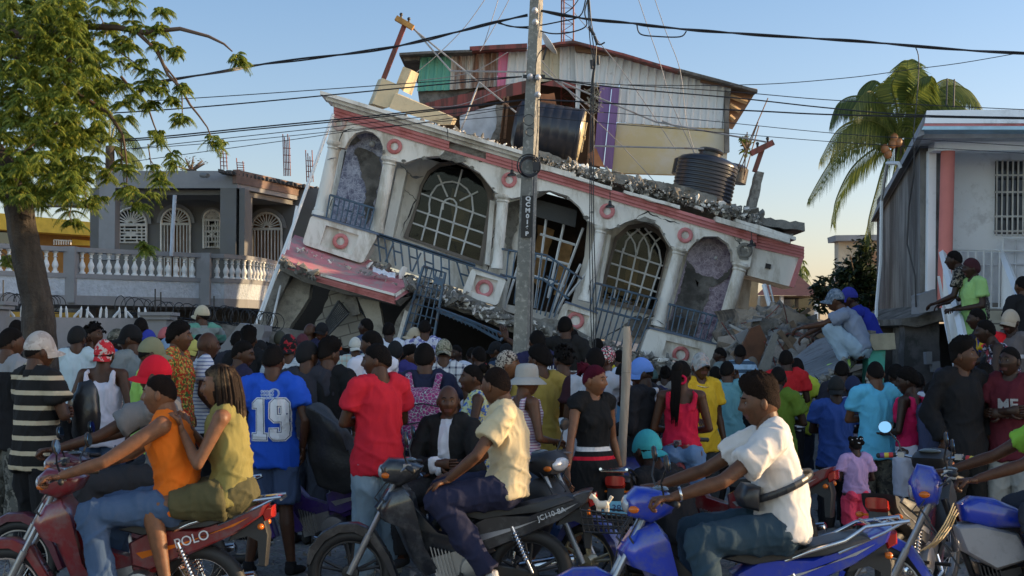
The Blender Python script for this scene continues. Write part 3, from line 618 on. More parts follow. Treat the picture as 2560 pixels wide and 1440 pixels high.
# roof planes
def roofpl(name,front,depth,rise,m,th=.05):
    mb=MB(); f=[W(x,y,YS-.45) for x,y in front]; b=[p+V((0,depth,rise)) for p in f]; dn=V((0,0,-th)); k=len(f); vs=f+b+[p+dn for p in f]+[p+dn for p in b]
    fs=[]
    for i in range(k-1): fs+=[(i,i+1,k+i+1,k+i),(2*k+i,3*k+i,3*k+i+1,2*k+i+1),(i,2*k+i,2*k+i+1,i+1),(k+i,k+i+1,3*k+i+1,3*k+i)]
    fs+=[(0,k,3*k,2*k),(k-1,3*k-1,4*k-1,2*k-1)]; mb.add(vs,fs); return mb.build(name,m,shack)
roofpl('roof_sheet',[(998,132),(1060,128),(1180,124)],3.5,.1,CONCD,.05); roofpl('roof_sheet',[(1174,116),(1240,112),(1318,108)],3.5,.1,SH_X,.09)
roofpl('roof_sheet',[(1350,113),(1400,104),(1435,101),(1560,133),(1640,157),(1700,173)],4,.2,SH_X,.05); roofpl('roof_sheet',[(1697,171),(1800,198),(1894,224)],4,.2,CONCD,.06)
part('roof_beam',[(998,133),(1053,136),(1045,150),(1012,152),(1008,146)],YS-.2,.1,CONCD,shack); part('roof_beam',[(1435,104),(1560,136),(1562,142),(1440,128)],YS-.2,.15,WOOD,shack); part('roof_beam',[(1752,190),(1830,212),(1828,218),(1752,205)],YS-.2,.1,WOOD,shack)
part('side_overhang',[(1826,214),(1893,225),(1832,322),(1822,320)],YS+.1,.08,WOOD,shack)
mb=MB(); 
for P in ([(1827,216),(1892,228)],[(1826,240),(1868,256)],[(1824,262),(1850,278)],[(1824,290),(1836,300)]): mb.bars([P],YS-.02,.05,4)
mb.build('eave_slats',mat('pale_wood',(.42,.28,.15),.8,var=.2),shack)
part('corner_post',[(1812,225),(1822,228),(1824,380),(1812,384)],YS-.12,.1,CONCD,shack)
# sheets lying around, wood
part('wood_debris',[(1470,385),(1490,370),(1512,418),(1480,412)],YF+.9,.05,mat('orange_wood',(.30,.12,.05),.7,var=.3),shack,1)
part('orange_wood_panel',[(1352,235),(1385,232),(1396,270),(1355,272)],YS-.2,.05,mat('orange_wood',(.30,.12,.05)),shack,2)
# water tanks
def tankmat(): return mat('tank_black',(.022,.024,.033),.32,var=.25,vs=1.5,bst=.05,spec=.5)
t1=thing('water_tank','black plastic water tank lying on its side behind the pole','water tank',tuple(W(1375,345,28)),0,'rooftop water tanks')
a=W(1290,312,28.2); b=W(1452,342,28.14); ax=(b-a).normalized(); q=ax.to_track_quat('Z','Y').to_matrix(); L=(b-a).length; r=.54
prof=[(0.02,-.04),(r*.7,-.03),(r*.95,.05),(r,.12)]
for i in range(6): z=.12+(L-.24)*i/6; prof+=[(r,z+.02),(r*.985,z+.04),(r*.985,z+.06),(r,z+.08)]
prof+=[(r,L-.1),(r*1.03,L-.08),(r*1.03,L-.03),(r*.97,L)]
mb=MB(); mb.lathe(prof,a,36,rot=q); mb.build('tank_shell',tankmat(),t1,True,35)
mb=MB(); mb.lathe([(r*.96,0),(r*.92,.02),(r*.3,.05),(.02,.055)],b,36,rot=q); mb.tube([b+q@V((-.25,0,.07)),b+q@V((.25,0,.07))],.025,6); mb.tube([b+q@V((0,-.3,.06)),b+q@V((0,.3,.06))],.02,6); mb.build('tank_base',mat('tank_beige',(.40,.33,.20),.5),t1,True,35)
t2=thing('water_tank','ribbed black water tank with lid standing tilted at the right of the roof','water tank',tuple(W(1760,505,27.9)),0,'rooftop water tanks')
c0=W(1752,500,27.9); q=Matrix.Rotation(R(12),3,'Y'); r=.6; prof=[(.02,0),(r,.0),(r,.04)]
for i in range(9): z=.05+i*.075; prof+=[(r,z),(r*.975,z+.02),(r*.975,z+.035),(r,z+.055)]
prof+=[(r*.99,.74),(r*.93,.79),(r*.6,.86),(.22,.88),(.22,.95),(.02,.95)]
mb=MB(); mb.lathe(prof,c0,40,rot=q); mb.build('tank_shell',tankmat(),t2,True,35)
mb=MB(); mb.lathe([(.02,.95),(.25,.95),(.26,.99),(.2,1.03),(.02,1.05)],c0+q@V((.0,0,0)),24,rot=q); mb.build('tank_lid',BLACKP,t2,True,35)
mb=MB(); mb.lathe([(.02,0),(.3,0),(.3,.3),(.22,.36),(.02,.37)],W(1715,440,28.6),24,rot=q); solo('plastic_drum',mb,BLACKP,'low black drum lid behind the upright tank','drum',smooth=True,ang=35)
mb=MB(); mb.lathe([(.02,0),(.3,0),(.3,.3),(.22,.36),(.02,.37)],W(1828,455,28.8),24,rot=q); solo('plastic_drum',mb,BLACKP,'low black drum at the right of the upright tank','drum',smooth=True,ang=35)
# T-shaped steel posts
def steelpost(lab,p0,p1,b0,b1,th,m1,m2,Y):
    t=thing('steel_post',lab,'steel post',tuple(W(*p0,Y)),0,'crossbar posts on the roof')
    mb=MB(); A,B=W(*p0,Y),W(*p1,Y); d=(B-A); q=d.to_track_quat('Z','Y').to_matrix(); mb.box((A+B)/2,(.075,.09,d.length),q); mb.build('post',m1,t)
    mb=MB(); A,B=W(*b0,Y-.06),W(*b1,Y-.06); d=B-A; q=d.to_track_quat('X','Z').to_matrix(); mb.box((A+B)/2,(d.length,.12,th),q)
    mb.build('crossbar',m2,t); mb=MB()
    for t_ in (.3,.75): mb=MB(); c=(A).lerp(B,t_); mb.tube([c+V((0,0,.04)),c+V((0,0,.13))],.022,6); mb.ball(c+V((0,0,.13)),.035,6,5); mb.build('bolt',DARKM,t)
steelpost('rusty steel post with yellow crossbar above the left parapet blocks',(959,197),(1011,64),(990,45),(1033,70),.10,RUSTP,mat('yellow_rust',(.42,.22,.06),.7,.2,var=.3),YF+.5)
steelpost('dark red steel post with crossbar at the right end of the roof',(1886,430),(1906,372),(1877,384),(1933,356),.11,RUSTP,RUSTP,YF+.6)
# angle irons and sticks
def sticks(name,lab,cat,segs,Y,r,m,group=None):
    for i,s in enumerate(segs):
        mb=MB(); mb.bars([s[0]],s[2] if len(s)>2 else Y,r,5); solo(name,mb,m,s[1],cat,group)
sticks('angle_iron','','angle iron',[([(1028,68),(1290,281)],'long angle iron sloping from the yellow crossbar down to the lying tank'),([(1033,70),(1127,178)],'short angle iron below the yellow crossbar'),([(1198,206),(1151,327)],'upright bent angle iron standing before the white inner wall'),([(1355,176),(1480,270)],'angle iron sloping right from the utility pole'),([(1398,203),(1640,305),(1915,355)],'longest angle iron running to the right crossbar'),([(1484,365),(1760,372)],'level pale strip across the yellow wall'),([(1127,178),(1320,180)],'thin level rod before the teal sheets'),([(1655,302),(1700,320)],'short rod stub under the white sheets')],YF+.6,.018,STEELG)
sticks('rebar','','rod',[([(1920,245),(1845,418)],'thin rod leaning behind the right steel post'),([(1895,305),(1850,430)],'second thin rod behind the right steel post'),([(1897,315),(1858,450)],'rod crossing beside the right concrete stump'),([(1868,330),(1860,440)],'short upright rod right of the yellow wall')],YF+1.5,.012,WOOD)
# lattice mast
t=thing('lattice_mast','red lattice radio mast rising behind the utility pole','mast',tuple(W(1420,300,31)))
mb=MB(); X=[(1402,0),(1418,0),(1434,0)]
for i,(x,dy) in enumerate(((1403,31),(1433,31),(1409,31.3))): mb.tube([W(x,300,dy),W(x+1,-40,dy)],.018,5)
mb.build('mast_legs',RUSTP,t); mb=MB()
for k in range(17):
    y=300-k*20; a=(1403,y);b=(1433,y-20); 
    mb.bars([[a,b] if k%2 else [(1433,y),(1403,y-20)],[(1403,y),(1433,y)]],31,.007,4)
mb.build('lattice',RUSTP,t)
# satellite dish
t=thing('satellite_dish','small grey satellite dish fixed behind the top of the utility pole','dish',tuple(W(1368,110,29)))
mb=MB(); q=Matrix.Rotation(R(-20),3,'Y')@Matrix.Rotation(R(75),3,'Y'); mb.lathe([(.02,0),(.12,.01),(.22,.04),(.28,.075),(.285,.07),(.22,.03),(.02,-.02)],W(1366,112,29),24,rot=q); mb.build('reflector',mat('dish_grey',(.5,.52,.55),.5),t,True)
mb=MB(); mb.tube([W(1366,120,29),W(1358,150,29)],.02,6); mb.build('mount',DARKM,t)
# ---------- right-hand rubble, slab, blocks ----------
RB=mat('rubble_mix',(.24,.20,.165),.9,var=.5,vs=1.3,bs=20,bst=.6,stain=(.08,.075,.07),stainamt=.5,stainscale=2,bd=.03)
mb=MB(); r5=random.Random(33)
core=jag([(1820,905),(1850,870),(1830,830),(1850,800),(1835,770),(1860,772),(1890,785),(1930,795),(1960,770),(2000,785),(2040,800),(2080,830),(2130,850),(2180,845),(2200,1000),(1800,1000)],5,r5,14)
mb.prism(core,24.5,2.5)
for k in range(1300):
    x=r5.uniform(1820,2160); y=r5.uniform(0,1); top=790+max(0,(x-1960))*.28+(20 if x<1850 else 0); py=lerp(top,930,y**1.2); Y=lerp(25.5,21.5,y); s=.05+.42*r5.random()**4
    v,f=hull(W(x,py,Y),(s*1.4,s,s*.6),r5); mb.add(v,f,r5.choice([0,0,0,1,2]))
for k in range(34):
    x=r5.uniform(1830,2150); y=r5.uniform(0,1); py=lerp(795+max(0,(x-1960))*.28,920,y); p=W(x,py,lerp(25,21.3,y)-.15); d=V((r5.uniform(-1,1),r5.uniform(-.6,.2),r5.uniform(-.2,.9))).normalized(); 
    if k%3: mb.tube([p,p+d*.25,p+d*r5.uniform(.4,.6)+V((0,0,r5.uniform(-.2,.1)))],.008,4,mi=3)
    else: mb.box(p,(r5.uniform(.4,1.1),.05,r5.uniform(.06,.16)),Matrix.Rotation(r5.uniform(-1,1),3,'Y')@Matrix.Rotation(r5.uniform(-.5,.5),3,'Z'),4)
tag(mb.build('rubble_heap',[RB,CONCD,CONC,RUSTP,mat('broken_board',(.22,.15,.10),.8,var=.4,vs=3)],None),kind='stuff')
for P,Y,m,l in (([(1840,900),(1878,820),(1900,812),(1918,850),(1890,930)],21.4,mat('rust_brown_sheet',(.11,.045,.022),.8,var=.3),'rust brown metal sheet in the rubble'),([(1893,932),(1935,830),(1945,838),(1925,930)],21.2,CONC,'narrow broken slab standing on edge in the rubble'),([(1838,838),(1870,822),(1872,838),(1850,860)],21.6,GREYL,'small grey plaster piece on the rubble heap'),([(1886,790),(1945,800),(1950,815),(1905,830),(1880,815)],22,CONCD,'dark flat slab near the top of the rubble'),([(1868,800),(1905,795),(1904,802),(1870,806)],21.9,GREYL,'pale thin board on the rubble heap'),([(1826,810),(1862,828),(1858,834),(1824,816)],22.1,STEELG,'sloping pale strip right of the last column')):
    mb=MB(); mb.prism(jag(P,1,rnd,14),Y,.12); solo('rubble_piece',mb,m,l,'debris','pieces lying on the rubble heap')
# big inclined slab with squatters
sl=thing('fallen_slab','large inclined concrete roof slab with cream painted edge','slab',tuple(W(2060,930,18)))
mb=MB(); T=[W(1985,895,19.5),W(2040,850,20.5),W(2130,822,20.5),W(2178,836,18.3),W(2105,905,17),W(1992,1012,15.6),W(1965,985,16.2)]
mb.solid(T,(.05,.02,-.12)); mb.build('slab_top',mat('slab_grey',(.20,.21,.225),.85,var=.3,vs=2,stretch=(1,4,4),bst=.4,stain=(.1,.1,.1),stainamt=.5,bd=.02),sl)
mb=MB(); mb.solid([W(2178,838,18.2),W(2105,907,16.95),W(1992,1014,15.55),W(1992,1060,15.55),W(2090,958,16.8),W(2165,880,18.1)],(.05,.12,0)); crack(mb,[(2035,935),(2045,950),(2060,958)],16.4,3); mb.build('slab_edge',[mat('dull_cream_edge',(.30,.27,.2),.85,var=.2,bst=.3),CRACK],sl)
mb=MB(); debris(mb,[(2176,838,18),(2100,915,16.9),(2050,955,16.2)],50,.03,.13,r5,.08,5); tag(mb.build('slab_crumbs',CONC,sl),kind='stuff')
mb=MB(); mb.box(W(2157,838,17.6),(.24,.3,.13),Matrix.Rotation(R(6),3,'Y')); solo('concrete_block',mb,CONC,'hollow concrete block on top of the inclined slab','block')
mb=MB(); mb.prism(jag([(2176,836),(2236,833),(2239,873),(2186,875),(2174,860)],2,rnd,14),17.2,.35); solo('broken_block',mb,mat('dull_cream_edge',(.30,.27,.2)),'cream broken concrete block on the turquoise pillar','block')
mb=MB(); mb.prism([(2171,874),(2214,875),(2208,985),(2171,985)],17.25,.3); mb.prism([(2171,985),(2208,985),(2208,1190),(2171,1190)],17.26,.28,mi=1); solo('turquoise_pillar',mb,[mat('turquoise_paint',(.06,.33,.26),.7,var=.15,stain=(.1,.2,.15),stainamt=.4),CONCD],'turquoise pillar stump right of the inclined slab','pillar')
# ---------- left grey house ----------
gh=thing('balcony_house','grey two storey house with arched doors and a white balustrade balcony','house',tuple(W(420,800,30)))
def pol(name,pts,down,m,par=gh): mb=MB(); mb.solid([W(*p) for p in pts],down); return mb.build(name,m,par)
A=[(240,426,31),(590,427,31),(790,473,34.7)]
mb=MB(); 
def strip(mb,line,top,bot,th=.3,mi=0):
    """wall strip along line of (px,Y); top/bot are world z at each, extruded back"""
    pass
def wallstrip(mb,L,z0,z1,th,mi=0):
    """L: list of (x,y) world; vertical wall from z0 to z1, thickness th away"""
    n=len(L); nr=[]
    for i in range(n):
        a=V((*L[max(i-1,0)],0)); b=V((*L[min(i+1,n-1)],0)); d=(b-a).normalized(); q=V((-d.y,d.x,0)); 
        if q.y<0: q=-q
        nr.append(q)
    for i in range(n-1):
        p=[V((*L[i],0)),V((*L[i+1],0)),V((*L[i+1],0))+nr[i+1]*th,V((*L[i],0))+nr[i]*th]
        vs=[(q.x,q.y,z0) for q in p]+[(q.x,q.y,z1) for q in p]
        mb.add(vs,[(0,1,2,3),(4,7,6,5),(0,4,5,1),(1,5,6,2),(2,6,7,3),(3,7,4,0)],mi)
def XY(px,Y): p=W(px,850,Y); return (p.x,p.y)
def Z(py,Y): return W(1280,py,Y).z
roofL=[XY(235,31),XY(590,31),XY(795,34.7)]
zt,zb=Z(427,31),Z(470,31)
mb=MB(); wallstrip(mb,roofL,zb,zt,.25); mb.build('roof_fascia',GREYL,gh)
mb=MB(); wallstrip(mb,[(a,b+.3) for a,b in roofL],zb-.12,zb-.01,1.5); wallstrip(mb,[(a,b+.1) for a,b in roofL],zt-.16,zt-.06,9); mb.build('roof_slab',GREY,gh)
mb=MB(); wallstrip(mb,[(a,b+.05) for a,b in roofL[1:]],zb+.1,zt+.02,.1); mb.xf(Matrix.Translation((0,-.12,0))); mb.build('side_fascia',mat('brown_fascia',(.17,.11,.09),.8,var=.2),gh)
# house wall with openings, behind balcony
YW=33.2
hw=[(225,478),(560,478),(560,760),(225,760)]
def arch(cx,top,w_,bot,n=10): return [(cx-w_/2,bot)]+[(cx-w_/2*math.cos(PI*i/n),top+w_/2-w_/2*math.sin(PI*i/n)) for i in range(n+1)]+[(cx+w_/2,bot)]
d1=arch(439,521,72,760); w1=arch(327,520,78,609); w2=arch(530,525,42,621)
mb=MB(); mb.prism([(225,470),(625,470),(625,765),(225,765)],YW,.25,[d1,w1,w2]); mb.build('house_wall',GREY,gh)
mb=MB(); d2=arch(666,532,75,760); mb.prism([(605,480),(800,470),(800,770),(605,765)],YW+.5,.25,[d2]); mb.build('house_wall',GREY,gh)
IR=mat('white_iron',(.62,.60,.58),.5,bst=0); 
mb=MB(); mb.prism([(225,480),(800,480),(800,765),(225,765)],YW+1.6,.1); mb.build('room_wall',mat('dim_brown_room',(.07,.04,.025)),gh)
def doorg(cx,top,w_,bot,Y,grid,nm):
    m2=MB(); ms=top+w_/2; m2.bars([arch(cx,top,w_,bot)],Y-.05,.03,5); m2.bars([[(cx-w_/2,ms+3),(cx+w_/2,ms+3)]],Y-.05,.035,5)
    for i in range(1,12):
        a=PI*i/12; m2.bars([[(cx-math.cos(a)*w_*.10,ms-math.sin(a)*w_*.10),(cx-math.cos(a)*w_*.48,ms-math.sin(a)*w_*.48)]],Y-.05,.016,4)
    m2.bars([arcpts(cx,ms,w_*.1,w_*.1,0,180,6)],Y-.05,.02,4)
    if grid=='v': m2.bars([[(cx-w_/2+w_*i/9,ms+3),(cx-w_/2+w_*i/9,bot)] for i in range(1,9)],Y-.05,.018,4)
    else:
        for j in range(6): y=ms+5+(bot-ms-8)*j/5; m2.bars([[(cx-w_/2,y),(cx+w_/2,y)]],Y-.05,.018,4)
        for i,(u,a,b) in enumerate(((.15,0,1),(.3,0,.4),(.3,.6,1),(.5,.2,.8),(.7,0,.4),(.7,.6,1),(.85,0,1))): x=cx-w_/2+w_*u; m2.bars([[(x,lerp(ms+5,bot-3,a)),(x,lerp(ms+5,bot-3,b))]],Y-.05,.018,4)
        m2.bars([[(cx-w_*.35,lerp(ms,bot,.42)),(cx+w_*.35,lerp(ms,bot,.62))],[(cx-w_*.35,lerp(ms,bot,.62)),(cx+w_*.35,lerp(ms,bot,.42))]],Y-.05,.016,4)
    o=m2.build(nm,IR,gh)
    m3=MB(); m3.prism(arch(cx,top,w_,bot),Y+.3,.03); m3.build('curtain_warm_patch' if grid=='v' else 'pane',mat('brown_curtain',(.22,.11,.05),.8,var=.4,vs=8,stretch=(10,1,.2)) if grid=='v' else glass('dark_pane'),o)
    m4=MB(); 
    if w_>60 or 1: m4.prism(arcpts(cx,ms,w_*.66,w_*.66,0,180,12)+arcpts(cx,ms,w_*.55,w_*.55,180,0,12),Y-.07,.06); m4.build('arch_trim',GREYL,o)
doorg(439,521,72,760,YW,'v','door_gate'); doorg(327,520,78,609,YW,'g','window_grille'); doorg(530,525,42,621,YW,'g','window_grille'); doorg(666,532,75,762,YW+.5,'v','door_gate')
# pillars
for x0,x1,Y in ((244,284,31),(548,588,31)):
    a=XY(x0,Y); b=XY(x1,Y); mb=MB(); mb.box(((a[0]+b[0])/2,Y+.2,(Z(650,Y)+zb)/2),(b[0]-a[0],.4,zb-Z(650,Y))); mb.build('pillar',GREYL if x0<300 else GREY,gh)
mb=MB(); x=XY(590,31); mb.box((x[0]+.1,31.5,(Z(650,31)+zb)/2),(.12,.9,zb-Z(650,31))); mb.build('pillar',GREY,gh)
mb=MB(); mb.tube([W(437,488,29.5),W(428,640,29.5)],.04,8); mb.build('downpipe',mat('pipe_blue_grey',(.35,.40,.48),.5),gh,True)
mb=MB(); mb.tube([W(503,438,30.8),W(520,439,30.6)],.05,8); mb.build('spout',GREY,gh,True)
# balcony
def curve_xy(pts,n):
    out=[]
    for i in range(n+1):
        t=i/n*(len(pts)-1); k=min(int(t),len(pts)-2); u=t-k; out.append((lerp(pts[k][0],pts[k+1][0],u),lerp(pts[k][1],pts[k+1][1],u)))
    return out
BL=[XY(-70,26.6),XY(165,28),XY(515,30.2),XY(560,30.35),XY(620,31),XY(665,32),XY(705,33.6)]
zr1=Z(634,30.2);zr0=Z(645,30.2);zb1=Z(695,30.2);zb0=Z(706,30.2);zp0=Z(746,30.2);zs=Z(762,30.2)
mb=MB(); wallstrip(mb,[(x,y-.05) for x,y in BL],zr0,zr1,.3); wallstrip(mb,[(x,y-.04) for x,y in BL],zb0,zb1,.28); wallstrip(mb,[(x,y-.04) for x,y in BL],zs-.05,zp0,.34); mb.build('balcony_rail',GREYL,gh)
mb=MB(); wallstrip(mb,BL,zp0,zb0,.2); mb.build('balcony_panel',STUC,gh)
def along(t,L=BL):
    seg=[math.hypot(L[i+1][0]-L[i][0],L[i+1][1]-L[i][1]) for i in range(len(L)-1)]; T=sum(seg)*t
    for i,s in enumerate(seg):
        if T<=s or i==len(seg)-1: u=T/s; return (lerp(L[i][0],L[i+1][0],u),lerp(L[i][1],L[i+1][1],u))
        T-=s
for px,Y in ((173,28.05),(508,30.15)):
    a=XY(px,Y); mb=MB(); mb.box((a[0],a[1]+.1,(zs+zr1)/2+.0),(.22 if px<300 else .28,.36,zr1-zs+.02)); mb.build('balcony_post',GREYL,gh)
N=46; H=zr0-zb1
prof=[(.07,0),(.07,.05),(.045,.07),(.045,.16),(.06,.2),(.068,.26),(.055,.34),(.03,.42),(.026,.5),(.05,.53),(.03,.56),(.035,.64),(.06,.66),(.06,.7)]
bm_=MB(); bm_.lathe([(r*.95,z/.7*H) for r,z in prof],(0,0,0),12); bme=bm_.mesh('baluster',[WHITE2],(0,0,0),True,30)
for i in range(N):
    p=along((i+.5)/N)
    if abs(p[0]-XY(173,28.05)[0])<.16 or abs(p[0]-XY(508,30.15)[0])<.2: continue
    o=bpy.data.objects.new('baluster',bme); CO.link(o); o.parent=gh; g=gh['_o']; o.location=(p[0]-g[0],p[1]+.1-g[1],zb1-g[2])
mb=MB(); wallstrip(mb,[(x,y+.3) for x,y in BL],zs-.04,zs+.1,3.5); mb.build('balcony_floor',GREY,gh)
mb=MB(); mb.prism([(-100,762),(790,775),(790,1000),(-100,1000)],33.5,.2); mb.prism([(205,770),(240,770),(240,880),(205,880)],31,.3,mi=1); mb.prism([(-60,778),(230,782),(230,800),(-60,795)],32.8,.1,mi=2); mb.build('ground_floor_wall',[CONCD,GREY,mat('ochre_wall',(.45,.25,.04),.8)],gh)
# damaged tin canopy edge on the side roof
mb=MB()
for i in range(24):
    t=i/24; x=lerp(545,790,t); p=[(x,422+t*46+3*math.sin(i*1.7)),(x+13,424+t*46+3*math.sin(i*2.1)),(x+13,431+t*46),(x,430+t*46)]; mb.prism(p,lerp(30.4,34.2,t),.5)
mb.build('tin_canopy',mat('dark_tin',(.06,.055,.055),.6,.3,var=.3),gh)
# rebar columns on the grey house roof
for x,y0,h,n,l in ((718,440,105,5,'tallest cluster of rusty rebar on the grey house roof'),(775,455,80,4,'rebar cluster beside the leaning white pipe'),(560,424,60,3,'short rebar cluster above the grey roof fascia'),(602,430,35,2,'lowest bent rebar at the roof corner')):
    mb=MB()
    for k in range(n): mb.bars([[(x-8+16*k/max(1,n-1),y0),(x-9+16*k/max(1,n-1)-2,y0-h+8*((k*7)%3))]],34,.012,4)
    for j in range(1,5): mb.bars([[(x-9,y0-h*j/6),(x+9,y0-h*j/6+1)]],34,.009,4)
    solo('rebar_cluster',mb,RUSTP,l,'rebar','rebar left standing on the grey roof')
# yellow house behind left
yh=thing('yellow_house','yellow flat roofed house seen behind the tree trunk','house',tuple(W(120,700,42)))
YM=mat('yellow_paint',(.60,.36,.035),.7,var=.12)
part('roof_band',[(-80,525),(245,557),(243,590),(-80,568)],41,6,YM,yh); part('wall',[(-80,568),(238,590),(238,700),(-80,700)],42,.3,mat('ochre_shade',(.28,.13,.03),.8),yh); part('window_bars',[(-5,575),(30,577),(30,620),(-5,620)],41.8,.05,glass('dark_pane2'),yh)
part('lit_sill',[(180,598),(240,603),(240,615),(180,612)],41.5,.2,YM,yh)
mb=MB(); mb.bars([[(135+6*i,600),(135+6*i,612)] for i in range(8)]+[[(134,600),(180,602)]],41.3,.02,4); mb.build('roof_rail',IR,yh)
# boundary wall with glass spikes
bw_=thing('boundary_wall','grey boundary wall topped with upright glass shards','wall',tuple(W(150,880,19)))
L=[XY(-80,17.6),XY(0,17.8),XY(410,19.2)]; z1=2.05
mb=MB(); wallstrip(mb,L,0.2,Z(792,17.8),.22); mb.build('wall',GREYL,bw_)
for x0,x1,Y in ((-30,10,17.7),(360,425,19)):
    a,b=XY(x0,Y),XY(x1,Y); zc=Z(798 if x0>0 else 772,Y); mb=MB(); mb.box(((a[0]+b[0])/2,Y+.1,zc-1),(b[0]-a[0]-.06,.36,2.0)); mb.box(((a[0]+b[0])/2,Y+.1,zc+.02),(b[0]-a[0]+.04,.44,.05)); mb.box(((a[0]+b[0])/2,Y+.1,zc+.07),(b[0]-a[0]+.1,.5,.045)); mb.build('wall_pier',GREYL,bw_)
sp=MB()
sp.lathe([(.012,0),(.018,.02),(.016,.11),(.004,.15)],(0,0,0),6); spm=sp.mesh('spike',[mat('glass_shard',(.55,.58,.6),.2)],(0,0,0))
for i in range(24):
    x=-20+i*16.5; Y=lerp(17.75,19.2,(x+20)/430)
    if 60<x<132: continue
    p=W(x,800+ (x/410)*8-8,Y); o=bpy.data.objects.new('glass_shard',spm); CO.link(o); o.parent=bw_; g=bw_['_o']; o.location=(p.x-g[0],p.y+.1-g[1],Z(792,17.8)-g[2]); o.rotation_euler=(rnd.uniform(-.1,.1),rnd.uniform(-.15,.15) if i%3 else .7*(-1)**i,0)
mb=MB()
r6=random.Random(9)
for seg in (((20,762),(150,770)),((300,770),(560,800)),((560,795),(700,815))):
    for k in range(14):
        t=k/14; x=lerp(seg[0][0],seg[1][0],t); y=lerp(seg[0][1],seg[1][1],t)-8; c=W(x,y,20); mb.torus(c,.13,.006,Matrix.Rotation(R(r6.uniform(60,120)),3,'X')@Matrix.Rotation(R(r6.uniform(-50,50)),3,'Y'),14,4)
mb.bars([[(20,772),(160,780)],[(300,780),(700,820)],[(388,722),(388,790)],[(402,730),(402,780)],[(535,740),(535,800)],[(8,700),(8,800)]],20,.01,4)
solo('razor_wire',mb,DARKM,'coiled razor wire strung above the boundary wall','razor wire')
mb=MB(); mb.prism(jag([(545,868),(600,808),(660,812),(650,905),(560,905)],3,rnd,14),18.6,.6); solo('broken_wall_piece',mb,GREYL,'broken grey wall stump left of the leaning columns','debris')
mb=MB(); mb.prism(jag([(430,800),(640,810),(770,830),(770,930),(430,930)],2,rnd,18),21.5,.3); solo('low_block_wall',mb,CONCD,'dark low block wall behind the man in the green striped polo','wall')
# ---------- right white house ----------
rh=thing('white_house','white house with pink column and barred window at the right','house',tuple(W(2400,775,20)))
HW=mat('house_white',(.88,.89,.92),.7,var=.05,vs=1,bst=.1,stain=(.66,.66,.68),stainamt=.25)
def rpart(name,P,Y,t,m,j=0,holes=(),par=rh): return part(name,P,Y,t,m,par,j,holes)
# roof: slanted-front slab
e0=W(2317,276,19.2); e1=W(2291,343,19.2)
mb=MB(); fr=[(2317,276),(2900,270),(2900,308),(2312,308)]; f=[W(x,y,19.2) for x,y in fr]; off=V((2.9,14,0)); mb.extrude(f,[p+off for p in f]); mb.build('roof_slab',HW,rh)
mb=MB(); f=[W(x,y,19.22) for x,y in ((2312,308.5),(2900,308),(2900,315),(2309,315))]; mb.extrude(f,[p+off for p in f]); mb.build('pink_band',PINK,rh)
mb=MB(); f=[W(x,y,19.2) for x,y in ((2309,315.4),(2900,315),(2900,324),(2304,324))]; mb.extrude(f,[p+off for p in f]); mb.build('blue_band',mat('pale_blue_band',(.40,.58,.68),.7),rh)
mb=MB(); f=[W(x,y,19.25) for x,y in ((2316,278),(2309,325),(2312,336),(2292,344))]; mb.extrude(f,[p+off for p in f]); mb.build('side_fascia',GREYL,rh)
mb=MB(); f=[W(x,y,19.6) for x,y in ((2303,327),(2900,326),(2900,342),(2296,345))]; mb.extrude(f,[p+off for p in f]); mb.build('soffit',mat('soffit_white',(.5,.5,.52),.8),rh)
rpart('beam',[(2338,342),(2900,338),(2900,376),(2335,376)],20,.3,HW)
rpart('corner_pilaster',[(2322,376),(2341,376),(2338,770),(2318,770)],20.3,.3,HW)
a=W(2370,376,20.1); b=W(2360,770,20.1); mb=MB(); mb.tube([b,a],.098,20); mb.build('pink_column',mat('salmon_column',(.60,.19,.16),.7,var=.05,bst=.1),rh,True,60)
win=[(2488,400),(2640,400),(2640,585),(2486,585)]
rpart('porch_wall',[(2330,370),(2900,366),(2900,800),(2330,800)],21.1,.25,HW,0,[win])
rpart('window_pane',win,21.25,.03,glass('night_pane'))
mb=MB(); mb.bars([[(2493+13.3*i,400),(2491+13.3*i,590)] for i in range(7)]+[[(2487,438),(2640,438)],[(2486,480),(2640,480)],[(2485,541),(2640,541)],[(2485,578),(2640,578)]],21.0,.014,4); mb.build('window_bars',IR,rh)
# porch gate and railings
mb=MB(); mb.bars([[(2337,623),(2640,630)],[(2337,767),(2640,775)],[(2345,625),(2342,768)],[(2508,596),(2505,772)],[(2508,596),(2640,598)]]+[[(2400+i*20,628),(2398+i*20,770)] for i in range(6)],20.6,.016,4); mb.build('porch_railing',WHITE2,rh)
mb=MB(); mb.prism([(2375,628),(2500,632),(2498,770),(2372,768)],20.75,.02); mb.prism([(2509,600),(2640,602),(2640,774),(2507,772)],20.7,.02); mb.bars([[(2375,660),(2502,664)],[(2540,600),(2538,772)],[(2509,660),(2640,662)]],20.66,.012,4); mb.build('white_metal_gate',mat('gate_white',(.60,.61,.65),.6,bst=0),rh)
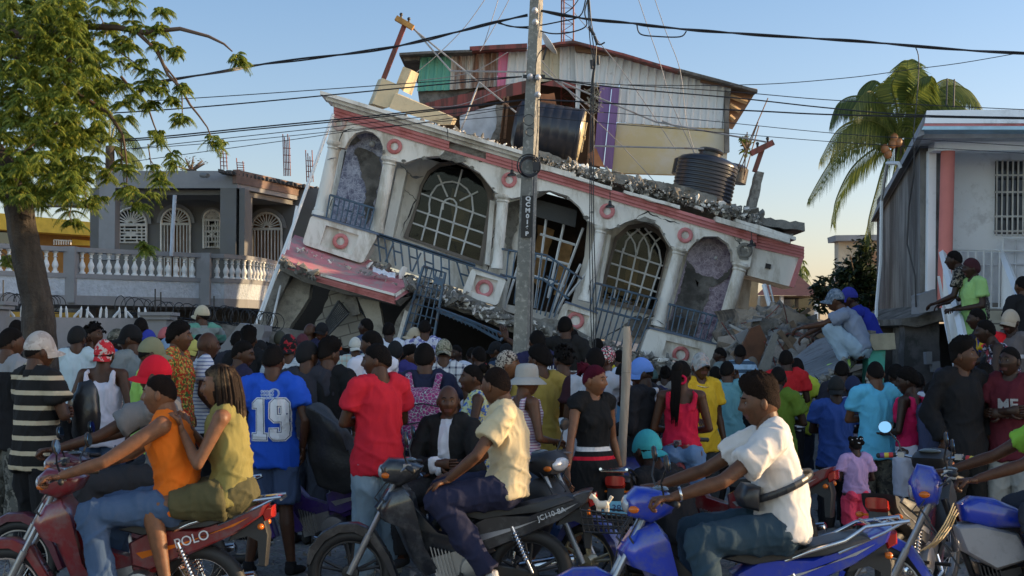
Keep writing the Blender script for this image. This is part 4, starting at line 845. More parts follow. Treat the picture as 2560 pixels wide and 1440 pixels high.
# side wall, receding
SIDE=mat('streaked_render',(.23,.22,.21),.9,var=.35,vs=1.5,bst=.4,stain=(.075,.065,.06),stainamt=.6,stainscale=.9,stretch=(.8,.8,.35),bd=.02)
f0=[W(2300,350,20.4),W(2300,735,20.4)]; b0=[W(2196,520,33),W(2196,800,33)]
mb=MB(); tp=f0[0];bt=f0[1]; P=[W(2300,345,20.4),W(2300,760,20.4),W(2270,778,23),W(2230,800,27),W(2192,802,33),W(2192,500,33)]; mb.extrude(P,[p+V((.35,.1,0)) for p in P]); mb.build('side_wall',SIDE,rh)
mb=MB()
for x0,y0,x1,y1,ya,yb in ((2292,420,2304,430,20.5,22),(2262,590,2275,605,23,24)): pass
for (xa,ya,Ya),(xb,yb,Yb),h in (((2270,470,23.5),(2262,478,24.6),210),((2250,560,26),(2244,566,27),85)):
    P=[W(xa,ya,Ya),W(xa,ya+h,Ya),W(xb,yb+h*.93,Yb),W(xb,yb,Yb)]; mb.extrude([p+V((-.02,0,0)) for p in P],[p+V((.03,0,0)) for p in P])
mb.build('shutter',mat('grey_shutter',(.40,.41,.43),.7),rh)
mb=MB(); P=[W(2322,420,20.38),W(2322,736,20.38),W(2298,738,20.9),W(2301,425,20.9)]; mb.extrude(P,[p+V((.1,.1,0)) for p in P]); mb.build('white_side_panel',HW,rh)
mb=MB()
mb.prism([(2192,800),(2230,795),(2299,765),(2340,762),(2900,770),(2900,800),(2345,800),(2300,800),(2230,820),(2192,815)],20.6,4,Yr=22); mb.build('floor_slab',CONCD,rh)
rpart('corner_plinth',jag([(2298,738),(2340,722),(2345,775),(2298,784)],1,rnd),20.1,.4,GREYL)
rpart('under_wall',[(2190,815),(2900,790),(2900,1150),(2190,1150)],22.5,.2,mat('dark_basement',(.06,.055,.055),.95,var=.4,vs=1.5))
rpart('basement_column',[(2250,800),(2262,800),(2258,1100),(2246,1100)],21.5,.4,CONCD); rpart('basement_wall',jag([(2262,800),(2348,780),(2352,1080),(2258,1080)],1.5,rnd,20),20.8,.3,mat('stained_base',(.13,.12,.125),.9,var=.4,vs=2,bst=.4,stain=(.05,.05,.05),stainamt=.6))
rpart('meter_box',[(2330,905),(2350,903),(2352,928),(2333,930)],20.5,.15,GREYL); rpart('meter_box',[(2315,880),(2330,879),(2331,910),(2317,911)],20.5,.15,GREYL)
# stairs coming down towards the street
TIL=brickmat('stair_tile',(.42,.38,.30),(.30,.25,.18),(.10,.09,.08),1,.6,0,.45,.2)
st=MB(); n=9
for i in range(n):
    t=i/(n-1); Y=lerp(20.3,15.4,t); z=lerp(Z(775,20.5),.9,t); xl=lerp(W(2400,800,20.3).x,W(2408,900,15.4).x,t); xr=xl+1.7
    st.box(((xl+xr)/2,Y,z/2),(xr-xl,.62,z),None)
st.build('stairs',TIL,rh)
mb=MB()
def stairrail(a,b,nm):
    A,B=W(*a),W(*b); mb=MB(); mb.tube([A,B],.05,4); mb.tube([A+V((0,0,-.78)),B+V((0,0,-.78))],.03,4)
    for i in range(17): p=A.lerp(B,i/16); mb.tube([p,p+V((0,0,-.8))],.011,4)
    return mb.build(nm,WHITE2,rh)
stairrail((2354,623,20.3),(2400,806,16.3),'stair_railing'); stairrail((2400,806,16.3),(2420,900,15.0),'stair_railing'); stairrail((2506,634,20.2),(2550,745,17.0),'stair_railing')
rpart('railing_stub',[(2345,690),(2350,690),(2395,940),(2388,940)],17.5,.04,WHITE2)
# unseen block added out of view to the right to shade the street crowd
mb=MB(); mb.box((10.7,19.05,2.5),(3.8,17.5,5.0)); mb.build('added_shade_block',HW,rh)
mb=MB(); mb.box((10.7,19.2,5.15),(4.2,17.6,.3)); mb.build('shade_block_roof',HW,rh)
mb=MB()
for y in (14,16.4,18.8): mb.box((8.79,y,2.6),(.04,1.1,1.2))
for x in (9.9,11.5): mb.box((x,10.28,2.6),(.9,.04,1.2))
mb.build('shade_block_window',glass('night_pane3'),rh)
mb=MB(); mb.bars([[(2420,148),(2420,148)]],20,.001)
# rebar and pipe at roof, drain pipe on side
sticks('rebar','','rod',[([(2368,196),(2366,262)],'left of the two thin rods above the white house roof'),([(2386,198),(2384,268)],'right of the two thin rods above the white house roof')],21,.012,DARKM,'rods on the white house roof')
mb=MB(); mb.tube([W(2252,420,22),W(2247,408,22),W(2218,408,23),W(2204,500,24),W(2202,650,24),W(2192,760,23.5),W(2190,815,23)],.03,6); solo('drain_pipe',mb,WHITE2,'thin white drain pipe down the side of the white house','pipe',smooth=True)
mb=MB(); mb.tube([W(2286,370,20.2),W(2284,440,20.2),W(2272,520,20.3),W(2268,610,20.3),W(2288,690,20.2),W(2290,768,20.2)],.012,5); solo('loose_cable',mb,WIRE,'black cable hanging down the streaked side wall','cable')
# ---------- far background on the right ----------
b2=thing('distant_house','distant cream two storey house behind the dark tree','house',tuple(W(2140,850,48)))
CR2=mat('faded_cream',(.45,.38,.29),.8,var=.15,stain=(.3,.24,.18),stainamt=.4)
part('wall',[(2096,602),(2230,602),(2230,860),(2098,860)],48,.6,CR2,b2); part('roof',[(2088,588),(2235,586),(2235,600),(2090,602)],47.6,1.2,GREYL,b2); part('balcony',[(2100,690),(2230,692),(2230,706),(2100,704)],46.5,1.5,mat('balcony_white',(.5,.47,.45),.8),b2); part('breeze_block',[(2160,628),(2200,628),(2200,662),(2160,662)],47.9,.1,mat('terracotta_block',(.30,.16,.09),.8),b2)
b3=thing('bungalow','low bungalow with dark red hipped roof behind the rubble','house',tuple(W(1980,850,45)))
mb=MB(); f=[W(1890,738,44),W(2054,740,44),W(2040,735,50),W(1920,733,50)]; ap=[W(1950,682,47),W(1990,682,47)]
mb.add(f+ap,[(0,1,5,4),(1,2,5),(2,3,4,5),(3,0,4),(0,3,2,1)]); mb.build('roof',mat('dark_red_roof',(.10,.035,.03),.8,var=.2),b3)
part('wall',[(1900,739),(2050,740),(2050,830),(1900,830)],46,4,CR2,b3); part('opening',[(1960,744),(2035,745),(2035,770),(1960,768)],45.9,.1,glass('dark_pane4'),b3)
for x in (1952,2038): part('porch_post',[(x,740),(x+7,740),(x+7,800),(x,800)],44.3,.2,HW,b3)
b4=thing('unfinished_pillar_house','small sunlit cream house corner between the tilted house and the bungalow','house',tuple(W(1880,800,36)))
part('wall',[(1862,690),(1897,700),(1893,768),(1858,765)],36,3,mat('sunlit_cream',(.5,.4,.24),.8,var=.2,stain=(.3,.22,.14),stainamt=.5),b4,1); part('low_wall',[(1862,766),(1905,768),(1905,800),(1862,800)],35.5,1,CR2,b4)
part('wall',[(1990,790),(2060,800),(2060,850),(1990,850)],40,1,CR2,b4)
# ---------- trees ----------
BARK=mat('bark',(.06,.047,.038),.9,var=.45,vs=4,bs=14,bst=1,stain=(.03,.022,.018),stainamt=.5,stainscale=5,stretch=(1,1,.3),bd=.04)
TWIG=mat('twig',(.10,.065,.045),.8,var=.2)
def leafcluster(mb,c,rad,rnd,nl=9,nlf=15,ln=.040,droop=.9):
    """pinnate compound leaves radiating from c, each a drooping stalk with paired leaflets"""
    for i in range(nl):
        a=rnd.uniform(0,2*PI); el=rnd.uniform(-.25,1.0); d=V((math.cos(a)*math.cos(el),math.sin(a)*math.cos(el),math.sin(el))); L=rad*rnd.uniform(.75,1.2)
        side=V((-math.sin(a),math.cos(a),0))
        for k in range(nlf):
            t=(k+1.2)/nlf; p=c+d*L*t+V((0,0,-droop*L*t*t*.75)); tan=(d+V((0,0,-1.5*droop*t))).normalized()
            l=ln*(1-.4*abs(t-.45))*rnd.uniform(.85,1.15)
            for s in (-1,1):
                e=(side*s+tan*.45+V((0,0,-.35))).normalized(); w_=tan*l*.17; m=p+e*l*.55+w_*.2+V((0,0,.004)); q=p+e*l+V((0,0,-l*.35))-w_*.0
                mb.add([p,m+w_,q,m-w_],[(0,1,2,3)])
def treelimb(mb,pts,r0,r1,n=7):
    P=[W(*p) for p in pts]; k=len(P); mb.tube(P,[lerp(r0,r1,i/(k-1)) for i in range(k)],n)
TY=13.0
nm=thing('neem_tree','leafy green tree with dark crooked trunk at the left edge','tree',tuple(W(98,870,TY)))
mb=MB()
tp=[(104,985,46),(100,900,42),(96,837,40),(93,770,39),(80,700,38),(68,635,38),(58,590,37),(48,530,35),(34,480,32),(14,430,30),(-12,385,28),(-50,330,26)]
P=[W(x,y,TY) for x,y,_ in tp]; Rr=[r*TY/FPX for _,_,r in tp]
n=40; vs=[]
# subdivide the trunk and roughen it
PP=[];RR=[]
for i in range(len(P)-1):
    for j in range(14): t=j/14; PP.append(P[i].lerp(P[i+1],t)); RR.append(lerp(Rr[i],Rr[i+1],t))
PP.append(P[-1]);RR.append(Rr[-1])
mb.tube(PP,RR,n); 
for i,v in enumerate(mb.v):
    p=V(v); c=PP[min(i//n,len(PP)-1)]; d=(p-c); a=math.atan2(d.y,d.x); k=1+.20*noise.noise((math.cos(a)*1.6,math.sin(a)*1.6,p.z*2.2))+.12*noise.noise((math.cos(a)*5,math.sin(a)*5,p.z*3))+.07*noise.noise((math.cos(a)*12,math.sin(a)*12,p.z*9)); mb.v[i]=tuple(c+d*k)
mb.build('trunk',BARK,nm,True,80)
mb=MB()
treelimb(mb,[(-40,350,TY),(-30,250,TY),(0,130,TY),(84,148,TY),(134,168,TY),(200,240,TY),(270,280,TY),(306,336,TY-.3)],.06,.012); treelimb(mb,[(-30,60,TY),(30,82,TY),(110,90,TY),(148,79,TY),(195,66,TY),(292,69,TY-.2),(356,81,TY-.3),(450,72,TY-.4),(521,91,TY-.4),(560,110,TY-.4),(581,129,TY-.4)],.05,.006)
treelimb(mb,[(346,84,TY-.3),(393,128,TY-.3),(420,188,TY-.3),(450,218,TY-.3),(475,262,TY-.3),(497,289,TY-.3),(518,318,TY-.3),(529,346,TY-.3)],.018,.005); treelimb(mb,[(388,125,TY),(408,160,TY),(440,200,TY),(455,240,TY),(456,290,TY)],.012,.005)
treelimb(mb,[(306,336,TY),(312,370,TY),(318,420,TY),(316,480,TY)],.012,.005); treelimb(mb,[(302,191,TY),(330,225,TY),(356,245,TY),(372,275,TY),(384,310,TY),(400,350,TY),(440,395,TY)],.014,.004)
treelimb(mb,[(303,345,TY),(304,400,TY),(312,470,TY)],.008,.004); treelimb(mb,[(148,79,TY),(150,20,TY),(120,-20,TY)],.025,.015); treelimb(mb,[(150,90,TY),(170,130,TY),(180,200,TY),(150,300,TY),(60,380,TY)],.03,.01)
treelimb(mb,[(292,125,TY),(320,145,TY),(350,165,TY)],.008,.004); treelimb(mb,[(370,360,TY),(376,400,TY),(380,430,TY),(398,445,TY)],.006,.004); treelimb(mb,[(372,395,TY),(390,420,TY)],.005,.004)
r7=random.Random(17)
cl=[(600,148,40),(395,120,38),(110,60,60),(40,30,60),(200,40,55),(300,18,50),(215,130,55),(60,110,60),(120,150,60),(300,95,42),(345,68,40),(406,40,34),(410,80,42),(440,132,27),(455,222,27),(427,255,25),(455,298,38),(540,368,38),(432,402,36),(365,215,45),(330,262,48),(290,160,50),(230,190,60),(150,240,70),(60,230,70),(210,290,65),(100,320,70),(250,230,50),(170,370,65),(60,400,60),(230,395,55),(120,450,60),(200,455,55),(390,335,42),(330,455,48),(405,455,45),(345,520,40),(150,505,50),(220,520,40),(180,555,35),(372,622,36),(22,655,26),(270,440,35),(370,170,38),(260,90,40),(330,30,36),(20,300,60),(-10,180,60),(0,460,50),(260,330,40),(140,330,60),(190,150,50),(85,180,60),(30,120,60),(10,30,60),(150,10,50),(410,225,30),(320,130,32),(380,270,30),(300,410,30),(60,470,45),(110,380,50)]
for x,y,rr in list(cl):
    treelimb(mb,[(x+r7.uniform(-30,10),y-r7.uniform(20,60),TY+r7.uniform(-.2,.2)),(x+r7.uniform(-10,10),y-15,TY),(x,y,TY)],.006,.003,5) if rr<42 and x<330 else None
mb.build('limbs',TWIG,nm,True)
lf=MB()
for x,y,rr in cl:
    c=W(x,y,TY+r7.uniform(-.5,.5) if x<330 else TY-.3); rad=rr*TY/FPX
    k=3 if rr<46 else 8
    for j in range(k):
        o=V((r7.uniform(-1,1),r7.uniform(-1.6,1.6),r7.uniform(-1,1)))*rad*(.4 if k==3 else .9); leafcluster(lf,c+o+V((0,0,rad*.15)),min(r7.uniform(.09,.15),rad*.85),r7,8)
for k in range(480):
    y=r7.uniform(-20,500); xm=260-(abs(y-250)/250)*60; x=r7.uniform(-40,xm); c=W(x,y,TY+r7.uniform(-1.1,1.1)); leafcluster(lf,c,r7.uniform(.08,.15),r7,7)
LFM=leafmat('neem_leaf',(.085,.14,.022),(.29,.34,.055),(.50,.42,.07),.55)
lf.build('crown',LFM,nm)
# broadleaf dark tree and bushes
def bushtree(name,lab,cx,cy,Y,w_,h_,nl,m,trunk=None,cat='tree',leaf=.11,seed=1):
    r=random.Random(seed); t=thing(name,lab,cat,tuple(W(cx,trunk[1] if trunk else cy+h_/2,Y))); mb=MB(); s=Y/FPX
    if trunk: mb.tube([W(trunk[0],trunk[1],Y),W((trunk[0]+cx)/2,(trunk[1]+cy)/2,Y),W(cx,cy-h_*.3,Y)],[.1,.07,.02],7); 
    for k in range(7): a=r.uniform(0,PI); mb.tube([W(cx,cy+h_*.3,Y),W(cx+math.cos(a)*w_*.4,cy+h_*.1-math.sin(a)*h_*.4,Y+r.uniform(-.5,.5))],[.04,.01],5)
    mb.build('trunk' if trunk else 'stems',TWIG,t); lf=MB()
    cs=[V((r.gauss(0,.42),r.gauss(0,.42),r.gauss(0,.42))) for _ in range(26)]
    for k in range(nl):
        q=r.choice(cs)+V((r.gauss(0,.14),r.gauss(0,.14),r.gauss(0,.14))); 
        if q.length>1.05: continue
        p=W(cx,cy,Y)+V((q.x*w_*.5*s,q.y*w_*.5*s,q.z*h_*.5*s)); d=V((r.uniform(-1,1),r.uniform(-1,1),r.uniform(-1,.3))).normalized(); e=d.cross(V((r.uniform(-1,1),r.uniform(-1,1),1))).normalized(); l=leaf*r.uniform(.6,1.3)
        lf.add([p,p+d*l*.5+e*l*.22,p+d*l,p+d*l*.5-e*l*.22],[(0,1,2,3)])
    lf.build('crown',m,t); return t
DKL=leafmat('dark_leaf',(.012,.028,.012),(.035,.06,.02),None,.2)
bushtree('leafy_tree','dark dense tree between the bungalow and the white house',2148,690,34,150,200,5200,DKL,(2150,850),leaf=.17,seed=3)
bushtree('leafy_tree','lower part of dark foliage behind the squatting men',2165,780,33,80,110,1500,DKL,(2165,850),leaf=.16,seed=4)
bushtree('shrub','dark shrub left of the dense tree',2060,735,33,90,90,1100,DKL,None,'shrub',.15,5)
bushtree('shrub','green shrub growing out of the rubble by the bungalow',1998,790,30,60,60,350,leafmat('mid_leaf',(.03,.06,.015),(.08,.12,.03),None,.3),None,'shrub',.12,6)
bushtree('shrub','thin dark creeper behind the bungalow porch',1920,790,36,60,60,400,DKL,None,'shrub',.12,7)
bushtree('shrub','dry weeds growing on the grey house roof',478,410,33,90,60,120,leafmat('dry_leaf',(.10,.11,.08),(.2,.19,.13),None,.3),None,'plant',.08,8)
bushtree('shrub','tiny plant growing on the roof beside the rods',1865,355,30,30,60,60,leafmat('fresh_leaf',(.10,.16,.03),(.18,.22,.05),None,.3),None,'plant',.16,9)
# palms
def palm(lab,fr,heart,Y,lmat,trunk,seed,nlf=60,ll=.75,group=None):
    r=random.Random(seed); t=thing('coconut_palm',lab,'palm tree',tuple(W(*trunk[0],Y)),0,group); mb=MB()
    mb.tube([W(x,y,Y) for x,y in trunk],[.17]+[.14]*(len(trunk)-1),10); mb.build('trunk',BARK,t,True)
    for pts,dy,hang in fr:
        P=[W(heart[0],heart[1],Y)]+[W(x,y,Y+dy*(i+1)/len(pts)) for i,(x,y) in enumerate(pts)]
        # smooth curve
        C=[]
        for i in range(len(P)-1):
            p0=P[max(i-1,0)];p1=P[i];p2=P[i+1];p3=P[min(i+2,len(P)-1)]
            for j in range(8):
                u=j/8; C.append(.5*((2*p1)+(p2-p0)*u+(2*p0-5*p1+4*p2-p3)*u*u+(3*p1-p0-3*p2+p3)*u**3))
        C.append(P[-1]); f=MB(); f.tube(C,[lerp(.035,.006,i/(len(C)-1)) for i in range(len(C))],5)
        n=nlf
        for k in range(n):
            u=.12+.88*k/n; i=min(int(u*(len(C)-1)),len(C)-2); p=C[i].lerp(C[i+1],u*(len(C)-1)-i); tan=(C[i+1]-C[i]).normalized(); side=tan.cross(V((0,0,1))); side=side.normalized() if side.length>.05 else V((0,1,0)); up=side.cross(tan)
            l=ll*math.sin(PI*min(1,.12+u*.86))**.6*r.uniform(.8,1.1)
            for s in (-1,1):
                d=(side*s*(1-hang*.75)+tan*.45+V((0,0,-hang*1.3))+up*.15*(1-hang)).normalized(); d2=(d+V((0,0,-.55-hang*.3))).normalized(); wv=tan*.017; m=p+d*l*.5; q=m+d2*l*.5
                f.add([p-wv*.6,p+wv*.6,m+wv,m-wv,q],[(0,1,2,3),(3,2,4)])
        f.build('frond',lmat,t)
    return t
PL=leafmat('palm_leaf',(.05,.085,.02),(.18,.21,.04),None,.45)
heart=(2252,345)
pt=palm('large coconut palm behind the white house',[([(2180,230),(2130,275)],-1,.8),([(2200,210),(2150,225),(2135,290)],.8,.8),([(2170,300),(2100,320),(2050,400)],-1.2,.85),([(2180,330),(2110,360),(2060,430),(2020,500)],-.6,.8),([(2190,370),(2130,420),(2090,500),(2082,560)],.6,.85),([(2215,400),(2190,480),(2170,560),(2175,600)],-.5,.85),([(2255,250),(2265,190),(2270,150)],.2,.3),([(2290,260),(2340,210),(2380,200),(2430,235)],.8,.7),([(2300,280),(2350,240),(2400,260),(2425,300)],-.8,.75),([(2290,320),(2340,280),(2390,265),(2430,280)],1.5,.6),([(2240,260),(2230,210),(2255,165)],-1,.4),([(2280,250),(2300,200),(2330,190)],-1.2,.6),([(2225,290),(2195,260),(2160,270)],1.6,.8),([(2262,420),(2240,520),(2228,600)],-1,.9),([(2235,430),(2215,520),(2205,590)],-1.2,.9),([(2275,250),(2290,200),(2300,175)],.6,.5),([(2300,300),(2360,260),(2420,300),(2440,350)],.3,.9),([(2200,300),(2150,300),(2100,340),(2075,400)],1.2,.85),([(2280,330),(2310,380),(2320,440)],-.8,.9),([(2320,270),(2380,250),(2430,300),(2440,360)],-1.2,.7),([(2310,250),(2370,215),(2420,225),(2450,260)],.2,.6),([(2200,260),(2140,240),(2095,260),(2075,310)],.3,.75)],heart,34,PL,[(2262,900),(2258,600),(2250,450),(2252,350)],3,64,.85)
mb=MB()
for x,y in ((2236,345),(2246,356),(2232,360),(2212,372),(2220,385)): mb.ball(W(x,y,33.6),(.10,.10,.12),10,8)
mb.build('coconut',mat('coconut_orange',(.22,.09,.03),.5),pt,True)
palm('small blurred palm peeking over the grey house roof beside the tree',[([(300,330),(340,350),(358,385)],-.8,.6),([(260,320),(240,330),(225,360)],.5,.6),([(290,310),(310,320),(330,345)],.8,.6),([(300,370),(330,385),(355,410)],.3,.5),([(275,310),(285,290),(300,285)],0,.4)],(275,365),44,PL,[(275,600),(275,365)],5,34,.8,None)
palm('distant small palm above the bungalow roof',[([(2008,665),(2020,675)],0,.6),([(1998,662),(1985,670)],0,.6),([(2010,685),(2022,700)],-1,.6),([(2003,655),(2006,650)],0,.4),([(1992,685),(1985,700)],1,.6)],(2000,690),60,PL,[(2000,850),(2000,690)],6,24,.7)
# ---------- utility pole ----------
PY=15.5
up=thing('utility_pole','tall square concrete utility pole standing before the tilted house','utility pole',tuple(W(1307,1000,PY)))
b=MB(); zb_=0; Bc=W(1307,860,PY); Tc=W(1345,-90,PY)
bx,tx=Bc.x,Tc.x; w0=42*PY/FPX; w1=26*PY/FPX; sl_=(Tc.x-Bc.x)/(Tc.z-Bc.z)
b0=Bc.x-sl_*Bc.z
def ring4(cx,z,w_,d):
    c,s=math.cos(R(-20)),math.sin(R(-20)); w_*=.86
    return [(cx+x*c-y*s,PY+x*s+y*c,z) for x,y in ((-w_/2,-d/2),(w_/2,-d/2),(w_/2,d/2),(-w_/2,d/2))]
mb=MB(); vs=ring4(b0,.1,w0*1.12,.2)+ring4(Tc.x,Tc.z,w1,.14)
mb.add(vs,[(0,1,5,4),(1,2,6,5),(2,3,7,6),(3,0,4,7),(4,5,6,7)]); mb.build('pole_shaft',mat('pole_concrete',(.21,.205,.185),.9,var=.2,vs=6,bs=60,bst=.5,stain=(.40,.38,.34),stainamt=.3,stainscale=20,bd=.01),up)
mb=MB(); mb.prism([(1305,489),(1333,489),(1329,593),(1302,593)],PY-.12,.02); pl=mb.build('number_plate',mat('plate_black',(.012,.012,.013),.5,bst=0),up)
TXT=mat('painted_white',(.62,.63,.65),.6,bst=0)
def textmesh(s,size,m,ext=.002,bold=0):
    c=bpy.data.curves.new('t','FONT'); c.body=s; c.size=size; c.extrude=ext; c.align_x='CENTER'; c.align_y='CENTER'; c.offset=bold
    o=bpy.data.objects.new('t',c); CO.link(o); dg=bpy.context.evaluated_depsgraph_get(); me=bpy.data.meshes.new_from_object(o.evaluated_get(dg)); bpy.data.objects.remove(o); me.materials.clear(); me.materials.append(m); return me
def puttext(name,s,size,m,parent,M,bold=0):
    me=textmesh(s,size,m,bold=bold); me.transform(M); me.name=name; o=bpy.data.objects.new(name,me); CO.link(o); o.parent=parent; return o
g=up['_o']
for i,ch in enumerate('QCM016P'):
    p=W(1320.5-i*.55,497+i*14.6,PY-.125); puttext('painted_character',ch,.062,TXT,up,Matrix.Translation(p-V(g))@Matrix.Rotation(R(90),4,'X')@Matrix.Rotation(R(-2),4,'Z')@Matrix.Diagonal((1.1,1,1,1)),.003)
mb=MB(); 
for i in range(5):
    r_=.125-.012*(i%3); c=W(1322+i%2*2,414+i,PY-.14-.01*i); mb.torus(c,r_*(1-.05*i),.008,Matrix.Rotation(R(84+3*i),3,'X')@Matrix.Rotation(R(4*i),3,'Y'),26,5)
mb.box(W(1340,416,PY-.15),(.07,.05,.1)); solo('cable_coil',mb,WIRE,'coiled black cable hung on the utility pole','cable coil',smooth=True)
def insul(x,y): 
    m=MB(); m.lathe([(.01,0),(.03,.01),(.035,.03),(.02,.05),(.03,.07),(.01,.09)],W(x,y,PY-.12),10,rot=Matrix.Rotation(R(90),3,'X')); m.build('insulator',mat('porcelain',(.45,.45,.48),.3),up,True)
for q in ((1337,28),(1338,57),(1325,193),(1345,195),(1344,238)): insul(*q)
mb=MB(); mb.box(W(1335,191,PY-.13),(.24,.03,.035)); mb.torus(W(1322,300,PY-.13),.06,.004,Matrix.Rotation(R(90),3,'X'),16,4); mb.torus(W(1325,330,PY-.13),.045,.004,Matrix.Rotation(R(90),3,'X'),16,4); mb.build('bracket',DARKM,up)
# wires
def wire(lab,pts,Y=PY,r=.006,name='power_line',cat='power line',m=WIRE,twist=0,sub=5):
    P=[W(p[0],p[1],p[2] if len(p)>2 else Y) for p in pts]; C=[]
    for i in range(len(P)-1):
        p0=P[max(i-1,0)];p1=P[i];p2=P[i+1];p3=P[min(i+2,len(P)-1)]
        for j in range(sub): u=j/sub; C.append(.5*((2*p1)+(p2-p0)*u+(2*p0-5*p1+4*p2-p3)*u*u+(3*p1-p0-3*p2+p3)*u**3))
    C.append(P[-1]); mb=MB()
    if twist:
        D=[]; 
        for i in range(len(C)-1):
            k=max(2,int((C[i+1]-C[i]).length/.05))
            for j in range(k): D.append(C[i].lerp(C[i+1],j/k))
        L=0;T1=[];T2=[]
        for i,p in enumerate(D): L+=.05; T1.append(p+V((0,math.cos(L*4),math.sin(L*4)))*twist); T2.append(p-V((0,math.cos(L*4),math.sin(L*4)))*twist)
        mb.tube(T1,r,5); mb.tube(T2,r*.8,5)
    else: mb.tube(C,r,5)
    return solo(name,mb,m,lab,cat)
wire('thick twisted cable running up from the left tree to the pole top',[(330,222,15),(410,203,15),(560,178,15.2),(640,163),(760,148),(880,133),(980,118),(1060,101),(1150,78),(1240,55),(1325,37)],r=.011,twist=.01)
wire('thick twisted cable running right from the pole top across the sky',[(1342,25),(1410,38),(1480,49),(1570,57),(1620,64),(1720,74),(1800,80),(1900,88),(2050,97),(2160,104),(2280,115),(2420,126),(2560,133),(2640,136)],r=.011,twist=.009)
wire('sagging loop of cable under the right twisted cable',[(1592,62),(1601,85),(1640,91),(1700,92),(1716,78)],r=.008)
wire('black jumper cable swinging left from the pole top',[(1245,54),(1275,66),(1330,66),(1400,54),(1450,40),(1464,0)],r=.008)
wire('black jumper cable dipping below the pole top',[(1245,58),(1290,68),(1330,72),(1380,84),(1430,80),(1466,64),(1462,30),(1472,-10)],r=.008)
wire('straight cable from the pole top to the right twist',[(1350,24),(1400,40),(1470,46)],r=.007)
wire('cable climbing out of frame behind the mast',[(1360,30),(1400,38),(1430,20),(1452,-10)],r=.006)
wire('highest thin wire left of the pole',[(380,252),(600,238),(860,220),(1100,203),(1305,191)],r=.005)
wire('second thin wire left of the pole',[(150,290),(390,276),(600,259),(800,240),(1060,215),(1305,192)],r=.0075)
wire('upper of the paired black wires left of the pole',[(100,364),(232,354),(410,341),(600,322),(860,297),(1060,276),(1320,249)],r=.008)
wire('lower of the paired black wires left of the pole',[(100,367),(232,357),(410,346),(600,327),(860,302),(1060,280),(1320,249)],r=.007)
wire('thin wire below the paired wires',[(300,375),(406,363),(600,342),(860,314),(1060,292),(1318,262)],r=.0045)
wire('thin wire crossing the left arch',[(330,373),(600,352),(860,326),(1100,304),(1320,286)],r=.004)
wire('lowest thin wire left of the pole',[(300,408),(571,371),(760,345),(860,330),(1060,306),(1320,262)],r=.004)
wire('highest wire right of the pole',[(1345,192),(1450,205),(1637,217),(1850,231),(2060,249),(2300,262),(2560,274),(2640,277)],r=.005)
wire('upper black wire right of the pole',[(1345,194),(1450,208),(1603,225),(1850,246),(2060,269),(2275,287),(2560,294),(2640,296)],r=.0075)
wire('lower black wire right of the pole',[(1345,249),(1500,257),(1704,269),(1900,278),(2060,286),(2300,292),(2560,297),(2640,298)],r=.0085)
wire('thin wire crossing the yellow shack wall high',[(1345,268),(1485,279),(1750,300),(2060,331),(2300,348),(2560,365),(2640,370)],r=.004)
wire('thin wire crossing the yellow shack wall low',[(1345,290),(1492,306),(1750,327),(2060,353),(2300,368),(2560,383),(2640,388)],r=.004)
wire('slack wire rising to the upper right cable',[(1570,212),(1720,214),(1862,212),(1960,208),(2060,200),(2160,190),(2275,174),(2400,158),(2540,134)],r=.0045)
wire('thin wire drooping from the right cable to the palm',[(2287,114),(2297,150),(2292,250),(2284,330),(2287,370)],r=.006)
THIN=mat('pale_wire',(.22,.22,.24),.5,bst=0)
for i,(l,p) in enumerate((('leftmost guy wire rising from the parapet blocks',[(1016,201),(1090,140),(1160,70),(1211,0),(1222,-20)]),('guy wire just right of the leftmost one',[(1210,111),(1228,55),(1245,0),(1250,-20)]),('steep guy wire rising over the red roof sheet',[(1200,128),(1240,60),(1272,0),(1278,-20)]),('guy wire falling from the top to the upright tank',[(1595,-5),(1620,70),(1650,158),(1680,260),(1737,386)]),('rightmost guy wire falling to the upright tank',[(1636,-5),(1665,80),(1700,175),(1715,300),(1737,382)]),('guy wire from the mast down to the roof rubble',[(1436,32),(1530,145),(1600,240),(1690,375)]),('long guy wire crossing below the purple shutter',[(1352,150),(1460,270),(1560,370),(1650,470)]),('slack cord hung between shack and pole',[(950,262),(1060,268),(1150,262),(1240,228),(1275,210)]),('slack line across the red sheets',[(1270,130),(1180,180),(1060,200),(1016,203)]))): wire(l,p,28.3,.008,'guy_wire','wire',THIN)
# vertical cable bundle with tangle
for i,(dx,l) in enumerate(((0,'left strand of the cables hanging right of the pole'),(7,'middle strand of the cables hanging right of the pole'),(14,'right strand of the cables hanging right of the pole'))):
    wire(l,[(1468+dx*.3,-15),(1472+dx*.5,60),(1476+dx,110),(1484+dx*.3,160),(1478+dx*.4,215),(1476+dx*.6,330),(1475+dx*.6,450),(1474+dx*.8,600),(1476+dx,760),(1480+dx*.6,868)],15.3,.006,'hanging_cable','cable')
wire('thin black cable running down the pole',[(1358,120),(1340,160),(1345,300),(1335,430),(1330,600),(1325,870)],15.35,.006,'hanging_cable','cable')
mb=MB(); r8=random.Random(8)
for k in range(26):
    c=V((1482+r8.uniform(-12,16),245+r8.uniform(-30,40),0)); pts=[(c.x+r8.uniform(-16,16),c.y+r8.uniform(-14,14)) for _ in range(4)]; mb.bars([pts],15.3,.0035,4)
solo('wire_tangle',mb,mat('frayed_tan',(.3,.26,.2),.8),'tangle of frayed wires on the hanging cables','wire tangle')
mb=MB(); 
for p0,p1 in (((1472,66),(1486,88)),((1486,90),(1494,112)),((1495,140),(1496,162)),((1478,150),(1480,172))): mb.tube([W(*p0,15.28),W(*p1,15.28)],.016,6)
solo('cable_splice',mb,WIRE,'black splice sleeves on the hanging cables','splice',smooth=True)
